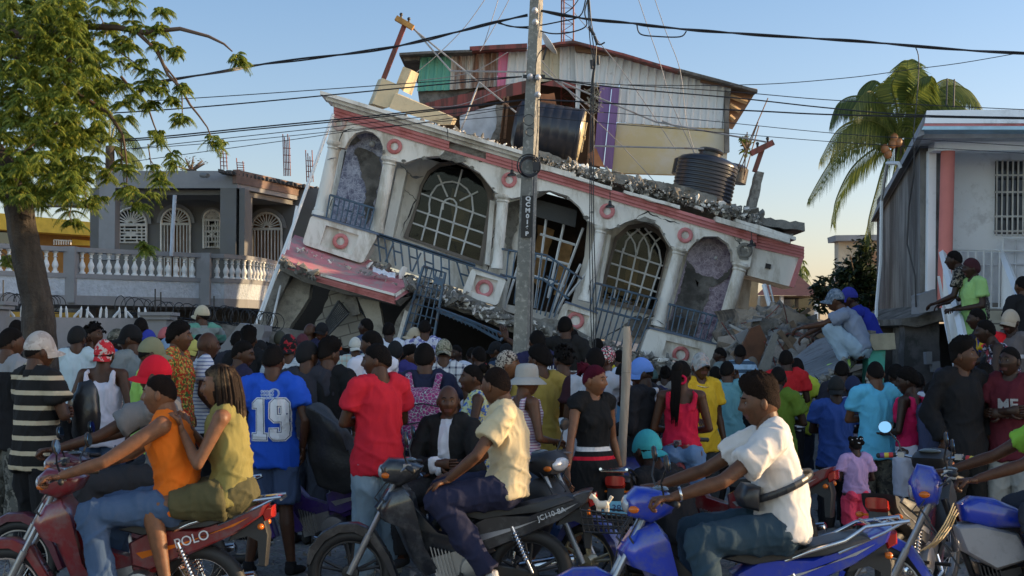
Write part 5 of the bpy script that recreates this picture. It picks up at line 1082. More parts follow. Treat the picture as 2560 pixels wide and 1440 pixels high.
wire('short loose end below the splice',[(1494,108),(1500,112),(1512,106)],15.28,.009,'hanging_cable','cable')
# wooden post in the crowd
mb=MB(); r=V((0,0,0)); P=[W(1554,1180,11),W(1556,1100,11),W(1563,1000,11),W(1566,920,11),(W(1568,850,11)),W(1567,816,11)]
mb.tube(P,[.033,.033,.034,.036,.034,.028],10); 
for i,v in enumerate(mb.v): p=V(v); mb.v[i]=tuple(p+V((.008*noise.noise(p*9),.008*noise.noise(p*7+V((3,3,3))),0)))
mb.torus(W(1566,930,11),.036,.004,None,16,4); solo('wooden_post',mb,mat('weathered_wood',(.36,.30,.24),.8,var=.3,vs=6,bs=20,bst=.5,stretch=(3,3,.3),stain=(.18,.13,.1),stainamt=.4),'weathered wooden post rising out of the crowd','post',smooth=True)
# ---------- people ----------
def remesh(mb,vox,sm=4,fac=.5):
    me=bpy.data.meshes.new('tmp'); me.from_pydata(mb.v,[],mb.f); fixn(me)
    o=bpy.data.objects.new('tmp',me); CO.link(o); m=o.modifiers.new('r','REMESH'); m.mode='VOXEL'; m.voxel_size=vox; m.use_smooth_shade=True
    if sm: s=o.modifiers.new('s','SMOOTH'); s.iterations=sm; s.factor=fac
    dg=bpy.context.evaluated_depsgraph_get(); r=bpy.data.meshes.new_from_object(o.evaluated_get(dg)); bpy.data.objects.remove(o); bpy.data.meshes.remove(me); return r
def headpt(d,big=0,female=0):
    x,y,z=d
    X=.078*x;Y=.098*y;Z=.120*z
    if z<0:
        j=(-z)**1.4; X*=1-.34*j
        if y<0: Y*=1-.42*sstep(.1,.9,-z)
        else: Y*=1-.05*j
    if z>0: X*=1+.03*z; Y*=1+.04*z*(1-z)
    if y>0:
        ax=abs(x); g=lambda a,b,s,t:math.exp(-(((ax-a)/s)**2)-(((z-b)/t)**2))
        Y-=.004*g(0,.3,.6,.3)
        Y-=.016*g(.36,.06,.17,.10); Y+=.007*g(.30,.22,.30,.07); Y+=.005*g(.0,.24,.2,.12)
        Y+=.012*g(0,-.02,.09,.16)+.022*g(0,-.20,.11,.10)+.009*g(.15,-.25,.07,.06)
        Y+=.011*g(0,-.46,.24,.05)+.012*g(0,-.58,.20,.05)-.008*g(0,-.52,.22,.018)
        Y+=.010*g(0,-.85,.24,.12); Y+=.005*g(.55,-.18,.18,.15); X+=(.004 if x>0 else -.004)*g(.6,-.15,.2,.15)
    return V((X,Y,Z))
def headgrid(nl,nm,fn):
    vs=[];fs=[]
    for i in range(1,nm):
        t=PI*i/nm
        for j in range(nl): a=2*PI*j/nl; vs.append(fn(V((math.sin(t)*math.cos(a),math.sin(t)*math.sin(a),math.cos(t)))))
    vs.append(fn(V((0,0,1)))); vs.append(fn(V((0,0,-1)))); T=len(vs)-2
    for i in range(nm-2):
        for j in range(nl): fs.append((i*nl+j,(i+1)*nl+j,(i+1)*nl+(j+1)%nl,i*nl+(j+1)%nl))
    for j in range(nl): fs.append((T,j,(j+1)%nl)); fs.append((T+1,(nm-2)*nl+(j+1)%nl,(nm-2)*nl+j))
    return vs,fs
HL,HM=36,28
_hv,_hf=headgrid(HL,HM,headpt)
def hairline(d): 
    y=d.y; h=.08+.46*y
    if y>.55: h+=.10*(1-min(1,abs(d.x)*2.2))
    return h
def hairgeo(style,rnd_):
    """returns MB in head space"""
    mb=MB()
    if style=='bald': return None
    T={'shaved':.016,'short':.034,'crop':.08,'afro':.24,'high':.17,'curly':.2,'bun':.07,'braids':.10,'puffs':.09,'long':.12,'dreads':.14}[style]
    def fn(d):
        p=headpt(d); s=sstep(-.04,.12,d.z-hairline(d)+.05*noise.noise(d*22)); k=T
        if style=='high': k=T*(.3+2.6*sstep(.25,.75,d.z)*(.75+.25*d.y)) 
        if style=='long': s=sstep(-.05,.1,d.z-(-.9 if d.y<.25 else .5)); 
        nn=noise.noise((d*(9 if style in('afro','curly','high','dreads') else 14))+V((rnd_,0,0)))
        k=k*(1+.35*nn)+(.016*noise.noise(d*34) if .02<T<.11 else 0)+(.012*nn if style in('curly','dreads','afro') else 0)
        if style in('afro','curly','high','dreads'): k+=(.11 if style=='high' else .05)*noise.noise(d*20+V((rnd_,1,0)))*sstep(.1,.5,d.z)
        return p*(1+k*s-.05*(1-s))
    v,f=headgrid(48 if T>.1 else 40,34 if T>.1 else 28,fn); mb.add(v,f)
    r=random.Random(int(rnd_*7)+3)
    if style=='bun':
        for i in range(26): a=r.uniform(0,6.28); mb.tube([V((math.cos(a)*.03,-.06,.10+math.sin(a)*.02)),V((math.cos(a)*.04,-.115+r.uniform(-.02,.02),.10+r.uniform(-.02,.05))),V((math.cos(a)*.02+r.uniform(-.02,.02),-.14,.05+r.uniform(-.02,.03)))],.009,5)
        mb.ball((0,-.09,.10),(.05,.045,.045),10,8)
    if style=='braids':
        mb.ball((.0,-.09,.06),(.05,.05,.06),10,8)
        for i in range(24): x=r.uniform(-.035,.035); mb.tube([V((x*1.4,-.08,.08)),V((x*1.2,-.13,.02)),V((x+r.uniform(-.01,.01),-.15,-.12)),V((x*1.1,-.15,-.25)),V((x*.8,-.14,r.uniform(-.44,-.34)))],[.009,.01,.009,.007,.003],5)
    if style=='puffs':
        for s in(-1,1):
            for q in(0,1): mb.ball((s*.07,-.02-.05*q,.10-.05*q),.038,10,8)
    if style=='long':
        for i in range(190):
            a=r.uniform(PI*.98,PI*2.02); k_=r.uniform(.86,1.12); x,y=math.cos(a)*.088*k_,math.sin(a)*.112*k_; z1=r.uniform(-.30,-.22); w_=r.uniform(-.012,.012); mb.tube([V((x*.55,y*.6,.115)),V((x*.92,y*.92,.05)),V((x*1.05,y*1.05-.01,-.06)),V((x*1.10+w_,y*1.08-.015,-.16)),V((x*.98+w_,y*.98-.01,z1))],[.008,.010,.010,.009,.003],4)
    if style=='dreads':
        for i in range(60): a=r.uniform(0,6.28); e=r.uniform(.1,1.4); d=V((math.cos(a)*math.cos(e),math.sin(a)*math.cos(e)-.1,math.sin(e))); p=headpt(d.normalized())*1.1; mb.tube([p,p+d*.02+V((0,0,.01)),p+d*.035+V((0,0,-.015))],.007,5)
    return mb
def capgeo(kind):
    mb=MB(); br=MB()
    def fn(d):
        p=headpt(d); s=sstep(.02,.10,d.z+.02-.10*d.y*(-1)); q=p*(1+.13*s-.06*(1-s)); 
        if d.z>.1: q.z=q.z*1.04+.004
        return q
    v,f=headgrid(28,18,fn); 
    if kind in('cap','capback','visorcap'):
        mb.add(v,f); s=-1 if kind=='capback' else 1; n=12; top=[];bot=[]
        for ring_ in (0,1,2):
            for i in range(n+1):
                a=PI*(.06+.88*i/n); rr=(1,1.35,1.62)[ring_]; x=math.cos(a)*.078*(1,1.0,.92)[ring_]; y=math.sin(a)*.098*(.9,1.45,1.82)[ring_] ; z=.018-(.006,.016,.032)[ring_]-.014*abs(math.cos(a))**2*ring_; 
                top.append(V((x,y*s,z+.004)))
        N=n+1; fs=[]
        for r_ in(0,1):
            for i in range(n): fs.append((r_*N+i,r_*N+i+1,(r_+1)*N+i+1,(r_+1)*N+i))
        br.add(top,fs); br.add([p-V((0,0,.006)) for p in top],[g[::-1] for g in fs]); mb.ball((0,-.002,.128),(.008,.008,.005),6,5)
        return mb,br
    if kind=='beanie' or kind=='scarf':
        def fn2(d):
            p=headpt(d); s=sstep(-.08,.05,d.z-hairline(d)+.12); return p*(1+.13*s-.05*(1-s))
        v,f=headgrid(28,20,fn2); mb.add(v,f)
        if kind=='scarf': mb.ball((0,-.10,-.0),(.03,.025,.03),8,6)
        return mb,None
    if kind=='bucket':
        mb.lathe([(.0905,.02),(.092,.03),(.088,.09),(.078,.125),(.05,.14),(.005,.143)],(0,-.003,0),24,sx=.92,sy=1.08); br.lathe([(.088,.035),(.12,.01),(.15,-.02),(.152,-.026),(.12,.002),(.086,.028)],(0,-.003,0),24,sx=.95,sy=1.08); return mb,br
def hand(mb,w_,d,nrm,curl=.35,side=1,spread=.012):
    """w_: wrist, d: direction of the palm, nrm: palm normal (towards the palm side), side: thumb side sign"""
    d=d.normalized(); nrm=(nrm-d*nrm.dot(d)).normalized(); s=d.cross(nrm)*side
    mb.tube([w_-d*.02,w_+d*.02,w_+d*.055,w_+d*.09],[.026,.031,.040,.038],10,asp=[.8,.55,.42,.38],ref=s)
    for i,(L,o) in enumerate(((.072,-.030),(.082,-.011),(.076,.010),(.060,.029))):
        b=w_+d*.088-s*o; p=[b]; a=.15
        for k,f in enumerate((.45,.32,.23)):
            a+=curl*(1,1.15,.8)[k]; p.append(p[-1]+(d*math.cos(a)+nrm*math.sin(a)-s*o*.25)*L*f)
        mb.tube(p,[.0095,.009,.0082,.006],6)
    t=w_+d*.03+s*.03; p=[t,t+(d*.55+s*.75).normalized()*.035]; p.append(p[-1]+(d*.85+s*.3+nrm*.35*(1+curl)).normalized()*.03); p.append(p[-1]+(d*.9+nrm*.5*(1+curl)).normalized()*.024); mb.tube(p,[.0125,.012,.0105,.007],6)
def rotm(yaw=0,pitch=0,roll=0): return Matrix.Rotation(R(yaw),3,'Z')@Matrix.Rotation(R(pitch),3,'X')@Matrix.Rotation(R(roll),3,'Y')
def P3(*a): return V(a)
POSES={}
def stand(el,wr,hd=None,**k):
    d=dict(P=P3(0,0,.95),W=P3(0,.0,1.08),C=P3(0,.0,1.29),N=P3(0,-.012,1.455),H=P3(0,.02,1.585),sh=[P3(-.178,-.01,1.42),P3(.178,-.01,1.42)],el=el,wr=wr,hip=[P3(-.09,0,.92),P3(.09,0,.92)],kn=[P3(-.10,.025,.50),P3(.10,.025,.50)],an=[P3(-.11,-.02,.085),P3(.11,-.02,.085)],toe=[P3(-.125,.14,.025),P3(.125,.14,.025)],hd=hd or [P3(0,.2,-1),P3(0,.2,-1)],hn=[P3(1,0,0),P3(-1,0,0)],curl=.35)
    d.update(k); return d
POSES['down']=stand([P3(-.245,-.03,1.13),P3(.245,-.03,1.13)],[P3(-.25,.05,.89),P3(.25,.05,.89)])
POSES['wide']=stand([P3(-.27,-.06,1.15),P3(.27,-.06,1.15)],[P3(-.22,.05,.94),P3(.22,.05,.94)],hip=[P3(-.09,0,.92),P3(.09,0,.92)],an=[P3(-.16,-.04,.085),P3(.15,.0,.085)],toe=[P3(-.19,.12,.025),P3(.18,.16,.025)])
POSES['fold']=stand([P3(-.25,.06,1.16),P3(.25,.06,1.16)],[P3(.02,.20,1.17),P3(-.02,.235,1.20)],[P3(1,.02,.1),P3(-1,.02,.1)],hn=[P3(0,-1,0),P3(0,-1,0)])
POSES['clasp']=stand([P3(-.235,.0,1.14),P3(.235,.0,1.14)],[P3(-.06,.24,1.10),P3(.06,.24,1.10)],[P3(.6,.5,0),P3(-.6,.5,0)],hn=[P3(0,0,-1),P3(0,0,-1)])
POSES['face']=stand([P3(-.23,.0,1.14),P3(.22,.17,1.24)],[P3(-.10,.22,1.08),P3(.10,.17,1.47)],[P3(.6,.4,0),P3(-.2,.1,1)],hn=[P3(0,0,-1),P3(0,-1,0)])
POSES['phone']=stand([P3(-.23,.03,1.16),P3(.23,.03,1.16)],[P3(-.09,.27,1.30),P3(.09,.27,1.30)],[P3(.4,.5,.6),P3(-.4,.5,.6)],hn=[P3(0,-.5,1),P3(0,-.5,1)],curl=.7)
POSES['hips']=stand([P3(-.34,-.07,1.17),P3(.34,-.07,1.17)],[P3(-.19,.05,1.02),P3(.19,.05,1.02)],[P3(.5,.6,-.4),P3(-.5,.6,-.4)])
POSES['pole']=stand([P3(-.42,.10,1.34),P3(.25,-.04,1.13)],[P3(-.62,.22,1.47),P3(.24,.06,.9)],[P3(-.3,.2,1),P3(0,.2,-1)],hn=[P3(-.2,1,0),P3(-1,0,0)],curl=.1)
POSES['reach']=stand([P3(-.245,-.03,1.13),P3(.30,.14,1.20)],[P3(-.25,.05,.89),P3(.34,.38,1.13)],[P3(0,.2,-1),P3(.1,1,-.1)],hn=[P3(1,0,0),P3(0,0,-1)])
POSES['walk']=stand([P3(-.25,-.07,1.13),P3(.27,.06,1.13)],[P3(-.29,-.02,.88),P3(.38,.16,.90)],[P3(0,.1,-1),P3(.3,.4,-1)],kn=[P3(-.09,.14,.50),P3(.09,-.02,.49)],an=[P3(-.09,.18,.09),P3(.10,-.26,.13)],toe=[P3(-.09,.34,.04),P3(.11,-.12,.03)])
POSES['lean']=stand([P3(-.25,.22,1.06),P3(.25,.22,1.06)],[P3(-.2,.44,.98),P3(.2,.44,.98)],[P3(.2,1,-.3),P3(-.2,1,-.3)],W=P3(0,.05,1.07),C=P3(0,.13,1.25),N=P3(0,.2,1.38),H=P3(0,.27,1.50),sh=[P3(-.175,.17,1.34),P3(.175,.17,1.34)],hn=[P3(0,0,-1),P3(0,0,-1)])
def seat(lean=.06,arms='bar',hunch=0,wrz=1.02,wry=.60,wrx=.30,kn=None,an=None,H=None):
    pz=.84
    d=dict(P=P3(0,0,pz),W=P3(0,lean*.3-.02,pz+.14),C=P3(0,lean*.8,pz+.34),N=P3(0,lean*1.2+hunch,pz+.505),H=H or P3(0,lean*1.35+.035+hunch*1.4,pz+.632),sh=[P3(-.18,lean*1.1+hunch*.7,pz+.455),P3(.18,lean*1.1+hunch*.7,pz+.455)],
     hip=[P3(-.10,.02,pz-.01),P3(.10,.02,pz-.01)],kn=kn or [P3(-.20,.44,.80),P3(.20,.44,.80)],an=an or [P3(-.22,.36,.37),P3(.22,.36,.37)],hn=[P3(0,0,-1),P3(0,0,-1)],curl=.95)
    d['toe']=[a+P3(0,.15,-.055) for a in d['an']]
    d['el']=[P3(-.31,lerp(lean,wry,.5)+.02,lerp(pz+.43,wrz,.55)-.03),P3(.31,lerp(lean,wry,.5)+.02,lerp(pz+.43,wrz,.55)-.03)]; d['wr']=[P3(-wrx,wry,wrz),P3(wrx,wry,wrz)]; d['hd']=[P3(.1,1,-.1),P3(-.1,1,-.1)]
    return d
POSES['ride']=seat(.05); POSES['ride2']=seat(.03,wrz=1.03,wry=.62)
d=seat(.0,hunch=.02); d['el']=[P3(-.27,.18,1.06),P3(.27,.12,1.04)]; d['wr']=[P3(-.19,.36,.90),P3(.22,.36,.90)]; d['hd']=[P3(.1,1,-.35),P3(-.1,1,-.35)]; d['curl']=.25; d['an']=[P3(-.22,.10,.34),P3(.22,.28,.36)]; d['toe']=[P3(-.24,.24,.29),P3(.24,.42,.31)]; d['kn']=[P3(-.19,.42,.78),P3(.19,.42,.80)]; POSES['rest']=d
d=seat(.0); d['el']=[P3(-.26,.12,1.0),P3(.26,.12,1.0)]; d['wr']=[P3(.02,.24,1.0),P3(-.02,.27,1.03)]; d['hd']=[P3(1,.05,0),P3(-1,.05,0)]; d['hn']=[P3(0,-1,0),P3(0,-1,0)]; d['curl']=.3; POSES['sitfold']=d
d=seat(.02,kn=[P3(-.17,.43,.78),P3(.17,.43,.78)],an=[P3(-.17,.33,.36),P3(.17,.33,.36)]); d['el']=[P3(-.22,.14,1.03),P3(.22,.14,1.03)]; d['wr']=[P3(-.10,.26,1.22),P3(.10,.26,1.22)]; d['hd']=[P3(.3,.3,.8),P3(-.3,.3,.8)]; d['hn']=[P3(0,1,0),P3(0,1,0)]; d['curl']=.7; POSES['pillion']=d
POSES['squat']=dict(P=P3(0,-.05,.20),W=P3(0,-.03,.33),C=P3(0,.06,.51),N=P3(0,.16,.65),H=P3(0,.24,.77),sh=[P3(-.17,.13,.60),P3(.17,.13,.60)],el=[P3(-.21,.36,.50),P3(.21,.38,.50)],wr=[P3(-.17,.60,.46),P3(.19,.60,.38)],hip=[P3(-.10,-.03,.20),P3(.10,-.03,.20)],kn=[P3(-.16,.30,.46),P3(.16,.30,.46)],an=[P3(-.13,.12,.085),P3(.13,.12,.085)],toe=[P3(-.14,.28,.025),P3(.14,.28,.025)],hd=[P3(.2,1,-.3),P3(-.2,.8,-.6)],hn=[P3(0,0,-1),P3(0,0,-1)],curl=.5)
POSES['crouch']=dict(POSES['squat'],el=[P3(-.2,.28,.35),P3(.2,.28,.35)],wr=[P3(-.1,.48,.28),P3(.1,.48,.28)])
BODY={}
def bodymesh(pk,hy,hp,female,hero):
    key=(pk,hy,hp,female,hero)
    if key in BODY: return BODY[key]
    p=POSES[pk]; mb=MB(); fx=.93 if female else 1
    k2=('b',pk,female,hero)
    me=BODY.get(k2)
    sh=[p['sh'][0]*1,p['sh'][1]*1]
    if female: sh=[V((v.x*.9,v.y,v.z-.005)) for v in sh]
    up=(p['N']-p['C']).normalized()
    mb.tube([p['P']-V((0,0,.08)),p['P'],p['W'],p['C'],p['N']-up*.05,p['N']+up*.005],[.10,.155*(1.02 if female else 1),.128*fx,.150*fx,.12*fx,.06],16,asp=[.8,.68,.68,.68,.62,.9],ref=(1,0,0))
    mb.tube([p['N']-up*.04,p['N']+up*.03,p['H']+V((0,-.02,-.03))],[.072*fx,.062*fx,.058*fx],12)
    for s in (0,1):
        sx=-1 if s==0 else 1
        mb.tube([p['N'].lerp(sh[s],.25)-up*.02,sh[s]],[.06,.054*fx],10); mb.ball(sh[s],.056*fx,10,8)
        e,w_=p['el'][s],p['wr'][s]; k=fx*(.95 if female else 1)
        mb.tube([sh[s],sh[s].lerp(e,.4),e],[.053*k,.048*k,.037*k],10); mb.ball(e,.038*k,10,8); mb.tube([e,e.lerp(w_,.25),w_],[.037*k,.04*k,.026*k],10)
        h,kn,an,toe=p['hip'][s],p['kn'][s],p['an'][s],p['toe'][s]
        mb.ball(h,(.10,.10,.11),10,8); mb.tube([h,h.lerp(kn,.45),kn],[.092,.080,.056],12); mb.ball(kn,.056,10,8)
        sh_=kn.lerp(an,.3)-(V((0,.012,0)) if an.z<kn.z else V((0,0,0))); mb.tube([kn,sh_,an],[.055,.057,.034],10); mb.tube([an+V((0,-.035,-.03)),an+V((0,0,-.035)),toe],[.035,.042,.036],8,asp=.7)
    if me is None: me=remesh(mb,.0095 if hero else .014,6 if hero else 4); BODY[k2]=me
    b=MB()
    for s in (0,1): hand(b,p['wr'][s],p['hd'][s],p['hn'][s],p.get('curl',.35),(1 if s==0 else -1)*(1))
    hm=rotm(hy,hp); v=[hm@q+p['H'] for q in _hv]; n0=len(b.v)
    lips=[]
    b.add(v,_hf)
    for i,f in enumerate(_hf):
        c=sum((V(_hv[j]) for j in f),V())/len(f)
        if c.y>.06 and abs(c.x)<.027 and -.076<c.z<-.046: b.m[-len(_hf)+i]=1
    for s in(-1,1):
        e=MB(); e.ball((s*.080,-.004,-.004),(.010,.019,.031),8,6); e.v=[tuple(hm@V(q)+p['H']) for q in e.v]; b.add(e.v,e.f)
    hmesh=b.mesh('x',[None,None],smooth=True,ang=180)
    bm=bmesh.new(); bm.from_mesh(me)
    for f in bm.faces: f.material_index=0
    bm.from_mesh(hmesh); out=bpy.data.meshes.new('person_body'); bm.to_mesh(out); bm.free(); bpy.data.meshes.remove(hmesh)
    out.materials.append(SKIN[0]); out.materials.append(LIP); out.polygons.foreach_set('use_smooth',[True]*len(out.polygons)); out.update(); BODY[key]=out; return out
CL={}
def clothmesh(kind,pk,female,seed=0,loose=1.0):
    """kind: tee, long, tank, dress, pants, shorts, skirt, shoes, overs"""
    loose=1+(loose-1)*.4 if loose>1 else loose
    key=(kind,pk,female,seed,loose)
    if key in CL: return CL[key]
    p=POSES[pk]; mb=MB(); fx=.93 if female else 1; sh=[V((v.x*(.9 if female else 1),v.y,v.z)) for v in p['sh']]; up=(p['N']-p['C']).normalized(); vox=.013
    sit=abs(p['hip'][0].z-p['kn'][0].z)<.15; sm=5; fold=.012
    crop=kind=='short_tee'; vest=kind=='vest'
    if crop or vest: kind='tee'
    if kind in('tee','long','tank','dress','jacket'):
        o=.022*loose; low=p['P']+V((0,0,(-.155 if not(female and kind=='tank') else .04) if not sit else -.05))
        if crop: low=p['P']+V((0,0,.0))
        if pk in('squat','crouch'): low=p['P']+V((0,-.02,-.02))
        if kind=='dress' and not sit: low=p['P']+V((0,0,-.40))
        neck=.068 if kind!='tank' else .060
        k0=1.13 if (kind!='dress') else 1.28
        bw=.150*k0+o*.6; mid=.128*fx+o*(1.0 if loose<1 else 1.45)
        if kind=='dress': mid=.128*fx+.014
        top=p['N']-up*(.012 if kind!='tank' else .09)
        pts=[low,p['P'],p['W'],p['C']]; rr=[.178+o*.8,.172+o,mid+.008,.155*fx+o]
        if female and kind=='tank' and not sit: pts=[low,low+V((0,0,.03)),p['W']+V((0,0,.03)),p['C']]; rr=[.172,.166,.140,.152]
        if kind=='dress' and not sit: pts=[low,low+V((0,0,.22)),p['P'],p['W'],p['C']]; rr=[.200,.205,.200,mid+.006,.154*fx+o]
        if kind=='tank': pts+=[p['N']-up*.10]; rr+=[.125*fx]
        else: pts+=[p['N']-up*.055,top]; rr+=[.128*fx+o*.5,neck]
        mb.tube(pts,rr,20,asp=[.72]*(len(pts)-1)+[.85 if kind!='tank' else .7],ref=(1,0,0))
        if female and kind in('tee','tank','dress'):
            fr=(p['C']-p['W']).cross(V((-1,0,0))); fr=fr.normalized() if fr.length else V((0,1,0)); fr=fr if fr.y>0 else -fr
            for s in(-1,1): mb.ball(p['C']+V((s*.066,0,-.03))+fr*.07,(.056,.05,.06),10,8)
        for s in (0,1):
            e,w_=p['el'][s],p['wr'][s]
            if kind=='tank':
                for q in(0,1): 
                    mb.tube([p['C'].lerp(sh[s],.55)+V((0,.09*(1-2*q),0))-up*.06,p['C'].lerp(sh[s],.72)+V((0,.075*(1-2*q),0))+up*.05,p['N'].lerp(sh[s],.52)+V((0,.0,.024)),],[.03,.018,.014],6)
                continue
            if vest: mb.tube([p['N'].lerp(sh[s],.22)-up*.016,p['N'].lerp(sh[s],.74)-up*.012],[.070,.052],12); continue
            mb.tube([p['N'].lerp(sh[s],.30)-up*.012,sh[s]-up*.004],[.076,.062+o*.25],12); mb.ball(sh[s]-up*.004,.063+o*.35,10,8)
            if vest: continue
            if kind in('tee','dress'):
                ln=.62 if kind=='tee' else .22
                if loose>1.3: ln=.85
                mb.tube([sh[s],sh[s].lerp(e,ln)],[.062+o*.35,.058*fx+o*(.95 if kind=='tee' else .1)],12)
            else:
                mb.tube([sh[s],sh[s].lerp(e,.5),e],[.056+o*.4,.055+o*.5,.048+o*.5],12); mb.ball(e,.052+o*.6,10,8); mb.tube([e,e.lerp(w_,.93)],[.05+o*.6,.038+o*.5],12)
        if kind in('jacket',):
            mb.torus(p['N']-up*.02+V((0,-.02,0)),.075,.028,None,16,6)
    elif kind in('pants','shorts','skirt','jeans'):
        loose_=1 if kind!='jeans' else .45
        mb.tube([p['P']-V((0,0,.09)),p['P'],p['W']+V((0,0,-.05))],[.13,.165*(1.02 if female else 1),.14*fx],18,asp=.76,ref=(1,0,0))
        if kind=='skirt':
            if sit:
                k0=p['hip'][0].lerp(p['hip'][1],.5); k1=p['kn'][0].lerp(p['kn'][1],.5); q=k0.lerp(k1,.78); mb.tube([k0+V((0,-.04,0)),k0.lerp(k1,.4),q],[.15,.16,.15],18,asp=[.85,.62,.5],ref=(1,0,0))
                for s in(0,1): h,kn=p['hip'][s],p['kn'][s]; mb.tube([h,h.lerp(kn,.72)],[.125,.088],14)
                mb.ball(p['P']+V((0,-.03,0)),(.19,.15,.14),14,10)
            else: mb.tube([p['P']+V((0,0,.05)),p['P']-V((0,0,.1)),p['P']-V((0,0,.36))],[.155,.18,.19],20,asp=.72,ref=(1,0,0))
        else:
            for s in(0,1):
                h,kn,an=p['hip'][s],p['kn'][s],p['an'][s]; mb.ball(h,(.095,.105,.11),10,8)
                if kind=='shorts': e=h.lerp(kn,.92); mb.tube([h,h.lerp(kn,.4),e],[.104,.104,.098],14)
                else:
                    mb.tube([h,h.lerp(kn,.45),kn],[.104,.096+.006*loose_,.074+.010*loose_],14); mb.ball(kn,.073+.008*loose_,10,8); mb.tube([kn,kn.lerp(an,.35)+V((0,-.006,0)),kn.lerp(an,.97)],[.074+.010*loose_,.072+.008*loose_,.05+.02*loose_],14)
        if female and kind!='skirt':
            for s in(-1,1): mb.ball(p['P']+V((s*.075,-.055,-.02)),.095,10,8)
    elif kind in('shoe0','shoe1'):
        for s in(int(kind[-1]),):
            an,toe=p['an'][s],p['toe'][s]; d=(toe-an); d=V((d.x,d.y,0)).normalized() if abs(d.z)<.2 else d.normalized(); b0=an+V((0,-.03,-.05)); e=toe+d*.03+V((0,0,.0))
            mb.tube([an+V((0,-.01,.02)),an+V((0,-.01,-.02)),b0],[.043,.046,.045],10); mb.tube([b0-d*.03,b0+d*.06,e-d*.03,e+d*.02],[.036,.046,.046,.026],12,asp=[.85,.8,.62,.6],ref=(1,0,0))
        vox=.009; sm=3; fold=0
    if pk in('ride','rest','pillion','sitfold','walk') and vox==.013: vox=.0105; sm=5
    me=remesh(mb,vox,sm)
    if fold:
        r_=seed*7.3
        nr=[n_.vector.copy() for n_ in me.vertex_normals]; fl=[]
        for v,nn in zip(me.vertices,nr):
            c=v.co.copy(); n1=noise.noise((c.x*9+r_,c.y*9,c.z*4.5+c.x*6)); wp=noise.noise((c.x*3+r_,c.y*3,c.z*3+9))*1.6; n2=max(0,1-abs(noise.noise((c.x*6+r_+wp,c.y*6,c.z*3.6+c.x*5+wp)))*3.2)**2; n3=max(0,1-abs(noise.noise((c.x*13+r_,c.y*13+wp,c.z*8-c.x*9)))*3.2)**2; q=c+nn*max(-.004,fold*(1.7*n1+1.1*n2+.55*n3)-.001); fl+=[q.x,q.y,q.z]
        me.vertices.foreach_set('co',fl)
    me.materials.append(None); me.polygons.foreach_set('use_smooth',[True]*len(me.polygons)); me.update(); CL[key]=me; return me
def skinm(i,c):
    m,n,b=NT('skin_%d'%i if 0 else 'skin'); t=tex(n,'noise',30,4); o=mixc(n,ramp(n,t,[(.3,0),(.7,1)]),tuple(k*.82 for k in c),(c[0]*1.2,c[1]*1.1,c[2]*1.05)); bump(n,b,tex(n,'noise',90,5),.25,.004); n.links.new(o,b.inputs['Base Color']); b.inputs['Roughness'].default_value=.5; b.inputs['Specular IOR Level'].default_value=.32; b.inputs['Subsurface Weight'].default_value=.06; b.inputs['Subsurface Scale'].default_value=.02; return m
SKIN=[skinm(0,(.068,.030,.016)),skinm(1,(.105,.048,.025)),skinm(2,(.17,.078,.040)),skinm(3,(.034,.016,.010))]
LIP=mat('lip',(.11,.045,.04),.4,bst=0)
HAIR={'black':mat('hair_black',(.011,.009,.0085),.75,var=.3,bs=160,bst=1,bd=.01),'brown':mat('hair_brown',(.016,.010,.008),.8,var=.4,bs=120,bst=1,bd=.01),'red':mat('hair_burgundy',(.07,.008,.018),.7,var=.3,bs=120,bst=1,bd=.01),'blond':mat('hair_blond',(.15,.105,.065),.6,var=.35,vs=20,bs=90,bst=.6,bd=.01,stain=(.02,.013,.01),stainamt=.9,stainscale=4),'grey':mat('hair_grey',(.12,.115,.11),.8,bst=.5)}
EYEW=mat('eye_white',(.20,.17,.15),.35,bst=0); EYEB=mat('eye_iris',(.012,.008,.006),.15,bst=0)
for h_ in HAIR.values(): h_.node_tree.nodes['Principled BSDF'].inputs['Specular IOR Level'].default_value=.06
HAIRC={};CAPC={}
pl=lambda *c:('plain',c if len(c)==3 else c[0])
